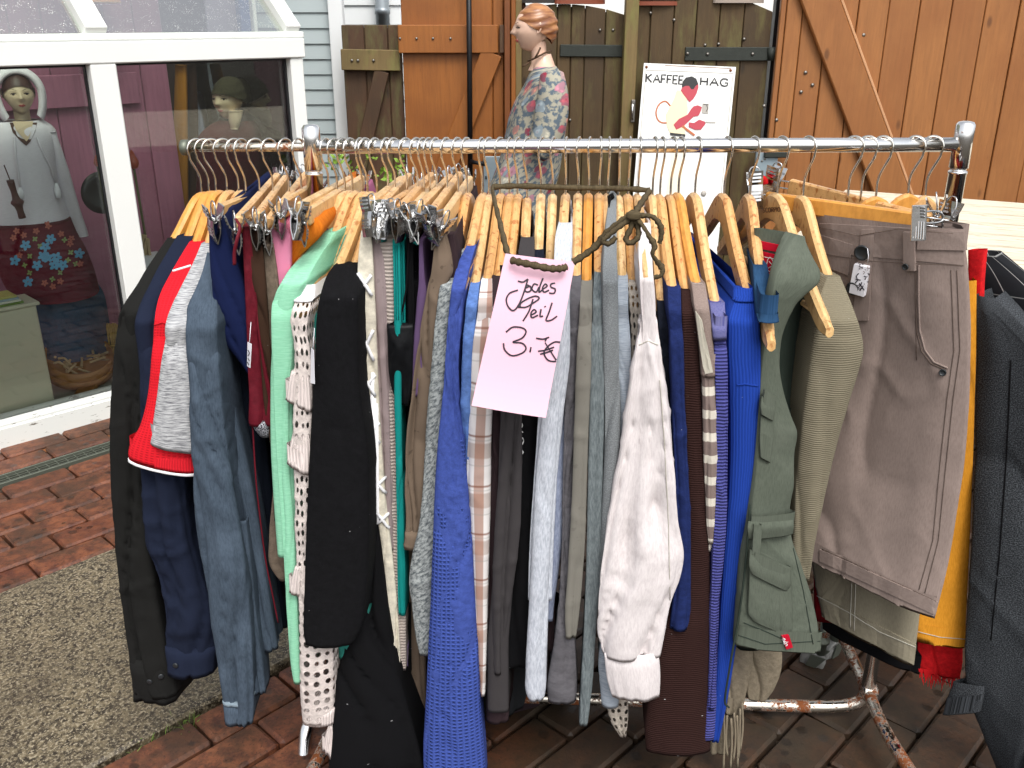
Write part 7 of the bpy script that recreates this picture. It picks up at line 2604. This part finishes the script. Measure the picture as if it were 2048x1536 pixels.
poly_v = [stick(bvm, u, v, .007, 3)[0] for u, v in ((26, 246), (66, 246), (58, 276), (52, 284), (34, 264))]
mk('chest', poly_v, [tuple(range(len(poly_v)))], M['skin2'], wm)
for pts, tail in (([(30, 276), (32, 310), (38, 350), (41, 374)], (42, 395)), ([(72, 276), (84, 306), (98, 335), (107, 366)], (111, 396))):
    tube('drawstring', [stick(bvm, u, v, .008, 3)[0] for u, v in pts], .004, F_['hoodie'], wm, 6)
    a, b = stick(bvm, *pts[-1], .010, 3)[0], stick(bvm, *tail, .012, 3)[0]
    tube('tassel', [a, (a + b) / 2, b], [.004, .012, .010], M['paper'], wm, 8)
sk_ = wloft('painted_skirt', [(440, -30, 138, .13), (470, -26, 150, .14), (510, -10, 170, .16), (550, 8, 184, .17), (585, 28, 192, .17)], d1 - .02, .15, F_['painted_skirt'], wm, wob=.03)
bvs = bvh_of([sk_])
wloft('jeans', [(560, 40, 180, .14), (600, 46, 205, .15), (660, 60, 215, .15), (700, 66, 222, .15)], d1 + .03, .14, F_['jeans'], wm)
M['fl_blue'] = plain('blue_paint', '5fa0c8', .6, .2, 60, bump=0)
M['fl_red'] = plain('coral_paint', 'b05a4a', .6, .2, 60, bump=0)
M['fl_green'] = plain('leaf_paint', '8a9a5a', .6, .25, 60, bump=0)
def flowers(name, spots, mat, r, petals=5, off=.004):
    vs, fs = [], []
    rr = random.Random(len(spots))
    for (u, v) in spots:
        a0 = rr.uniform(0, 6)
        for p_ in range(petals):
            a = a0 + p_ * 2 * pi / petals
            o = len(vs)
            cx, cy = u + cos(a) * r * .9, v + sin(a) * r * .9
            for k in range(7):
                t = 2 * pi * k / 7
                ex, ey = cos(t) * r * .8, sin(t) * r * .55
                vs.append(stick(bvs, cx + ex * cos(a) - ey * sin(a), cy + ex * sin(a) + ey * cos(a), off + .0004 * p_, 3)[0])
            fs.append(tuple(range(o, o + 7)))
    return mk(name, vs, fs, mat, wm)
flowers('painted_leaves', [(50, 530), (60, 512), (120, 545), (140, 505), (128, 480), (80, 492), (96, 480), (135, 520), (60, 545), (150, 528), (105, 558), (70, 478)], M['fl_green'], 3.6, 4, .003)
flowers('painted_flowers', [(34, 462), (28, 475), (72, 462), (120, 468), (140, 478), (138, 488), (48, 470), (90, 565), (106, 572), (60, 560), (120, 562), (40, 510), (158, 528), (95, 452)], M['fl_red'], 4.2, 5, .005)
flowers('painted_blossoms', [(90, 494), (100, 478), (75, 530), (95, 515), (112, 515), (108, 530), (124, 530), (32, 520), (52, 490), (155, 508), (58, 562), (86, 512)], M['fl_blue'], 6.5, 5, .007)

# --- second window mannequin
d2 = .42
c2_ = onwall(457, 197, d2)
pxs2 = (onwall(457, 197, d2) - onwall(457, 198, d2)).length
wm2 = empty('mannequin', V(c2_.x, c2_.y, Z_sill))
tag(wm2, 'mannequin in dark knitted hat and burgundy jacket behind the right window pane', 'mannequin')
face2 = math.atan2(-c2_.y, -c2_.x - 2.6) - pi / 2
head(wm2, c2_, pxs2 * 82, face2, M['skin2'])
cap(wm2, 'knitted_hat', c2_ + V(.01, 0, .0), pxs2 * 84, face2, F_['hat'], 1.16, front=.14, back=-.30, ridge=.02)
wloft('scarf', [(214, 470, 486, .05), (228, 452, 496, .07), (244, 440, 510, .09), (262, 432, 516, .10), (285, 436, 508, .10)], d2 + .03, .09, F_['scarf_dark'], wm2)
wloft('jacket', [(236, 452, 500, .06), (250, 425, 528, .11), (275, 402, 540, .13), (320, 398, 552, .14), (370, 396, 560, .14), (420, 392, 566, .15), (520, 380, 570, .15), (600, 380, 570, .15)], d2 + .02, .13, F_['jacket_red'], wm2)
wloft('neck_opening', [(222, 460, 484, .03), (240, 460, 480, .03), (258, 464, 474, .02)], d2 - .075, .03, M['skin2'], wm2)

# ================================================================== WINDOW DISPLAY
M['cream_cab'] = plain('cream_cabinet_paint', 'd6d0b8', .5, .05, 5)
M['bent_wood'] = plain('bent_beech_hoop', '9a6a36', .5, .12, 20)
M['stickw'] = plain('pale_sticks', 'b9a079', .7, .2, 30)
M['raffia'] = plain('raffia', 'c8a862', .8, .2, 50)
M['tulip'] = plain('painted_tulip', 'a8452a', .45, .2, 20)
M['stem'] = plain('tulip_stem', '5a5a34', .7)
M['dark_disc'] = plain('black_plate', '15161a', .35)
M['flute'] = plain('dark_red_wood', '4a1a14', .35, .2, 20)
zf = Z_sill - .008
def fl(u, v, z=None):
    return onz(u, v, zf if z is None else z)
cab0 = onwall(48, 700, .10)
sA, sB = gs(onwall(-60, 700, .10)), gs(onwall(88, 690, .10))
zc = onwall(60, 612, .10).z
cab = empty('cabinet', gw(sA, .1, zf))
tag(cab, 'cream painted low cabinet at the left end of the window display', 'cabinet')
beam('carcass', gw((sA + sB) / 2, .16, zf), gw((sA + sB) / 2, .16, zc), sB - sA, .12, M['cream_cab'], cab, face=-GN, c=.004)
beam('top_board', gw((sA + sB) / 2, .16, zc), gw((sA + sB) / 2, .16, zc + .012), sB - sA + .02, .14, M['cream_cab'], cab, face=-GN, c=.003)
bk = empty('booklet_stack', gw(sB - .1, .14, zc + .014))
tag(bk, 'flat pile of green and pale booklets on the cream cabinet', 'booklets')
for i, cl in enumerate(('6f8a3c', 'd9d6c8', '9fb0b8', 'c9c070')):
    beam('booklet', gw(sB - .10 - .006 * i, .15, zc + .013 + i * .008), gw(sB - .10 - .006 * i, .15, zc + .020 + i * .008), .13, .09, plain('booklet_%d' % i, cl, .6), bk, face=-GN, c=.001)
# round sieve of clothes pegs, propped
sc_ = onwall(158, 722, .22)
sv = empty('round_sieve', V(sc_.x, sc_.y, zf))
tag(sv, 'round bentwood sieve filled with wooden pegs in the window', 'sieve')
rr_s = (onwall(92, 715, .22) - onwall(222, 705, .22)).length / 2
axs_ = (V(0, 0, 1) - GN * .42 - G1 * .06).normalized()
lathe('hoop', [(rr_s, -.035), (rr_s, .035), (rr_s - .006, .035), (rr_s - .006, -.03), (rr_s * .2, -.03)], sc_, M['bent_wood'], sv, 40, axis=axs_)
lathe('outer_hoop', [(rr_s + .0015, -.036), (rr_s + .005, -.036), (rr_s + .005, -.004), (rr_s + .0015, -.004)], sc_, M['bent_wood'], sv, 40, axis=axs_)
rs = random.Random(5)
pa = axs_.orthogonal().normalized()
pb = axs_.cross(pa)
for i in range(34):
    an, r = rs.uniform(0, 2 * pi), rr_s * .72 * math.sqrt(rs.random())
    q = sc_ + pa * (r * cos(an)) + pb * (r * sin(an)) + axs_ * rs.uniform(-.005, .028)
    dd = (pa * rs.uniform(-1, 1) + pb * rs.uniform(-1, 1) + axs_ * rs.uniform(-.25, .25)).normalized() * .03
    pg = beam('wooden_peg', q - dd, q + dd, .008, .006, M['stickw'], None, face=axs_, c=.001)
    tag(pg, 'pale wooden clothes peg heaped in the round sieve', 'peg', 'pegs in the sieve')
stone = eloft('white_stone', [(*fl(147, 763)[:2], zf, .02, .015), (*fl(147, 763)[:2], zf + .012, .034, .026), (*fl(147, 763)[:2], zf + .026, .028, .02), (*fl(147, 763)[:2], zf + .034, .008, .006)], plain('white_stone', 'd9d6cc', .6), None, 20)
tag(stone, 'smooth white stone propping up the round sieve', 'stone')
pk = beam('wood_offcut', fl(160, 800, zf + .01), fl(188, 758, zf + .01), .06, .018, M['bent_wood'], None, face=(0, 0, 1))
tag(pk, 'flat brown wood offcut lying under the sieve', 'wood')
# donkey figure
dk = empty('wooden_donkey', onwall(158, 672, .3))
tag(dk, 'small grey wooden donkey figure standing behind the sieve', 'figurine')
M['donkey'] = plain('grey_wood', '8e8078', .7)
def W3(u, v, d=.3):
    return onwall(u, v, d)
tube('body', [W3(148, 668), W3(158, 667), W3(172, 669), W3(180, 672)], [.009, .013, .013, .009], M['donkey'], dk, 8, flat=.6)
tube('neck', [W3(150, 670), W3(140, 664), W3(134, 656)], [.012, .009, .009], M['donkey'], dk, 8, flat=.6)
tube('head', [W3(137, 655), W3(133, 664), W3(131, 677)], [.009, .008, .005], M['donkey'], dk, 8, flat=.6)
for (a, b, c_) in (((137, 656), (135, 650), (133, 645)), ((139, 655), (140, 650), (142, 645))):
    tube('ear', [W3(*a), W3(*b), W3(*c_)], [.004, .004, .001], M['donkey'], dk, 6, flat=.5)
for x in (148, 154, 174, 181):
    tube('leg', [W3(x, 670), W3(x + 1, 690), W3(x, 708)], [.006, .004, .0035], M['donkey'], dk, 6)
# raffia hank and wooden paddle
rf = empty('raffia_hank', fl(222, 770))
tag(rf, 'hank of straw coloured raffia standing beside the sieve', 'raffia')
geos = []
for i in range(60):
    a, b = W3(206 + 30 * rs.random(), 646 + rs.uniform(0, 6), .24 + .05 * rs.random()), None
    b = V(a.x + rs.uniform(-.01, .01), a.y + rs.uniform(-.01, .01), zf + .01)
    geos.append(tube_geo([a, (a + b) / 2 + V(rs.uniform(-.006, .006), 0, 0), b], .0022, 4))
v_, f_ = merge(*geos)
mk('strands', v_, f_, M['raffia'], rf)['kind'] = 'stuff'
tube('band', [W3(204, 690, .235), W3(222, 692, .22), W3(240, 690, .235)], .004, M['raffia'], rf, 6)
pd = empty('wooden_paddle', fl(205, 770))
tag(pd, 'upright brown wooden paddle behind the raffia hank', 'paddle')
tube('blade', [W3(195, 602, .3), W3(199, 620, .3), W3(204, 650, .3), W3(212, 700, .3)], [.006, .016, .018, .012], M['bent_wood'], pd, 10, flat=.35)
tube('handle', [W3(212, 698, .3), W3(218, 760, .28)], .008, M['bent_wood'], pd, 8)
# tulips
for i, (u, v, lab) in enumerate(((266, 325, 'tall red wooden tulip on a long stem in the window'), (243, 310, 'red wooden tulip half hidden behind the white window post'), (257, 340, 'small red wooden tulip lower beside the tall one'), (194, 325, 'red wooden tulip left of the white window post'))):
    e = empty('wooden_tulip', onwall(u, 520, .2))
    tag(e, lab, 'tulip', 'wooden tulips in the window')
    c = onwall(u, v, .2 + .02 * i)
    k = (1.0, .9, .6, .6)[i] * 1.0
    lathe('bud', [(.002, -.024 * k), (.014 * k, -.02 * k), (.020 * k, -.006 * k), (.019 * k, .008 * k), (.012 * k, .024 * k), (.006 * k, .038 * k), (.001, .046 * k)], c, M['tulip'], e, 10)
    b = V(c.x, c.y, zf + .05)
    tube('stem', [c - V(0, 0, .022 * k), (b + c) / 2 + V(.008, 0, 0), b], .005 * k, M['stem'], e, 6)
# dark disc and flute
dc_ = onwall(203, 385, .3)
dp = lathe('dark_plate', [(.001, -.006), (.05, -.004), (.075, .004), (.077, .006), (.05, .0), (.001, -.002)], dc_, M['dark_disc'], None, 32, axis=-GN)
tag(dp, 'round black plate hanging behind the white window post', 'plate')
fp = empty('wooden_flute', onwall(30, 395, .14))
tag(fp, 'dark red turned wooden flute hanging before the hooded mannequin', 'flute')
A_, B_ = onwall(20, 360, .14), onwall(45, 436, .14)
tube('tube', catmull([A_, A_.lerp(B_, .25), A_.lerp(B_, .5), A_.lerp(B_, .62), A_.lerp(B_, .8), B_], 3), [.012, .012, .011, .010, .010, .011, .013, .019, .021, .019, .014, .012, .011, .011, .012, .012], M['flute'], fp, 12)
tube('cord', [onwall(8, 330, .14), A_], .002, M['flute'], fp, 5)
# bundle of sticks and paper stack by the right pane
sb_ = empty('stick_bundle', fl(285, 560, zf))
tag(sb_, 'bundle of pale split sticks standing in the right pane corner', 'sticks')
for i in range(16):
    u = 272 + 26 * rs.random()
    a = onwall(u, 468 + rs.uniform(0, 20), .16 + .04 * rs.random())
    b = onwall(u + rs.uniform(-8, 8), 515, .16 + .04 * rs.random())
    beam('stick', a, b, .010, .007, M['stickw'], sb_, face=-GN, c=.001)
ps = empty('paper_stack', onwall(295, 535, .16))
tag(ps, 'stack of white printed papers below the stick bundle', 'papers')
for i in range(6):
    z = onwall(295, 548 - i * 6, .16).z
    s = gs(onwall(297, 530, .16))
    beam('sheet_block', gw(s, .17, z), gw(s, .17, z + .012), .11 + .01 * (i % 2), .08, M['paper'], ps, face=-GN, c=.001)
beam('shelf', gw(s, .17, zf), gw(s, .17, onwall(295, 552, .16).z - .002), .12, .09, M['cream_cab'], ps, face=-GN)
# clothes and frame in the dark right part
hc_ = [(352, 372, 'ochre', '8a5a1c', 130, 520), (372, 392, 'brown', '2e1d16', 128, 560), (388, 412, 'dotted', '7a7f96', 180, 420), (405, 424, 'blue', '3f78b0', 145, 300), (420, 436, 'wine', '3c1218', 125, 560), (396, 424, 'rust', '5a2a16', 124, 150)]
for i, (ua, ub, nm, cl, v0, v1) in enumerate(hc_):
    e = empty('hanging_garment', onwall((ua + ub) / 2, v1, .75))
    tag(e, '%s coloured garment hanging in the dim shop behind the hatted mannequin' % nm, 'garment', 'garments in the shop interior')
    wloft('cloth', [(v0, ua + 3, ub - 3, .04), ((v0 * 2 + v1) / 3, ua, ub, .05), (v1, ua - 8 if nm == 'dotted' else ua, ub, .05)], .74 + .03 * i, .05, fabric('shop_' + nm, cl), e, 20, .12, i)
ff_ = empty('blue_door_frame', onwall(505, 400, .9))
tag(ff_, 'blue painted door frame inside the shop', 'door frame')
s0 = gs(onwall(508, 250, .9))
beam('jamb', gw(s0, .9, zf), gw(s0, .9, 2.0), .05, .04, plain('blue_paint_frame', '1f4a80', .4), ff_, face=-GN)
beam('seal', gw(s0 + .05, .9, zf), gw(s0 + .05, .9, 2.0), .018, .04, M['white'], ff_, face=-GN)
pw_ = empty('poster_panel', onwall(470, 400, 1.0))
tag(pw_, 'pale lilac wall panel behind the hatted mannequin', 'panel')
sA2, sB2 = gs(onwall(436, 250, 1.0)), gs(onwall(502, 250, 1.0))
beam('panel', gw((sA2 + sB2) / 2, 1.0, zf), gw((sA2 + sB2) / 2, 1.0, 2.0), sB2 - sA2, .015, plain('lilac_panel', '8d8496', .6, .15, 6), pw_, face=-GN)
dkw = empty('shop_back_wall', onwall(400, 400, 1.15))
tag(dkw, 'dark back wall of the shop interior', 'wall')
sA3, sB3 = s_pw - .05, gs(onwall(500, 250, 1.15))
beam('wall', gw((sA3 + sB3) / 2, 1.15, zf), gw((sA3 + sB3) / 2, 1.15, 2.2), sB3 - sA3, .03, plain('dark_brown_wall', '2a1a14', .8), dkw, face=-GN)

# ================================================================== PLANTS BEHIND THE RACK
M['twig'] = plain('twig_bark', '6b5a3c', .8)
M['leafg'] = plain('fresh_leaf', '7a9a34', .55, .25, 30)
rs = random.Random(11)
for i, (base, tips, lab) in enumerate((((790, 430, 3.6), [(800, 322), (782, 352), (812, 350), (770, 345)], 'young leafy shrub twigs behind the rack before the orange door'), ((705, 430, 3.7), [(680, 318), (700, 330), (740, 305), (668, 328)], 'thin budding twigs behind the rack by the mossy gate'))):
    b = at(*base)
    e = empty('shrub', V(b.x, b.y, 0))
    tag(e, lab, 'shrub')
    for (u, v) in tips:
        t = at(u, v, base[2] + rs.uniform(-.05, .05))
        tube('twig', catmull([V(b.x + rs.uniform(-.03, .03), b.y, 0), b, (b + t) / 2 + V(rs.uniform(-.03, .03), 0, 0), t], 4), [.006 - .0004 * k for k in range(13)], M['twig'], e, 5)
        vs, fs = [], []
        for k in range(9):
            q = t + V(rs.uniform(-.02, .02), rs.uniform(-.02, .02), rs.uniform(-.03, .012))
            d = V(rs.uniform(-1, 1), rs.uniform(-1, .2), rs.uniform(-.2, 1)).normalized()
            w = d.orthogonal().normalized()
            n_ = d.cross(w) * .004
            o = len(vs)
            L_ = rs.uniform(.02, .034)
            vs += [q, q + d * L_ * .5 + w * L_ * .3, q + d * L_, q + d * L_ * .5 - w * L_ * .3, q + d * L_ * .5 + n_]
            fs += [(o, o + 1, o + 4), (o + 1, o + 2, o + 4), (o + 2, o + 3, o + 4), (o + 3, o, o + 4)]
        mk('leaves', vs, fs, M['leafg'], e)['kind'] = 'stuff'
# stamped names on two hanger faces
for hg_, org, dx, dy in ((hV, (1526, 416), (7.5, -.4), (.6, 9)),):
    ob = [o for o in hg_['e'].children if o.name.startswith('wooden_arms')][0]
    strokes('stamp', bvh_of([ob]), text_lines('SCORPIO', org, dx, dy), 1.5, M['flute'], hg_['e'], .0006, 1.5, False)
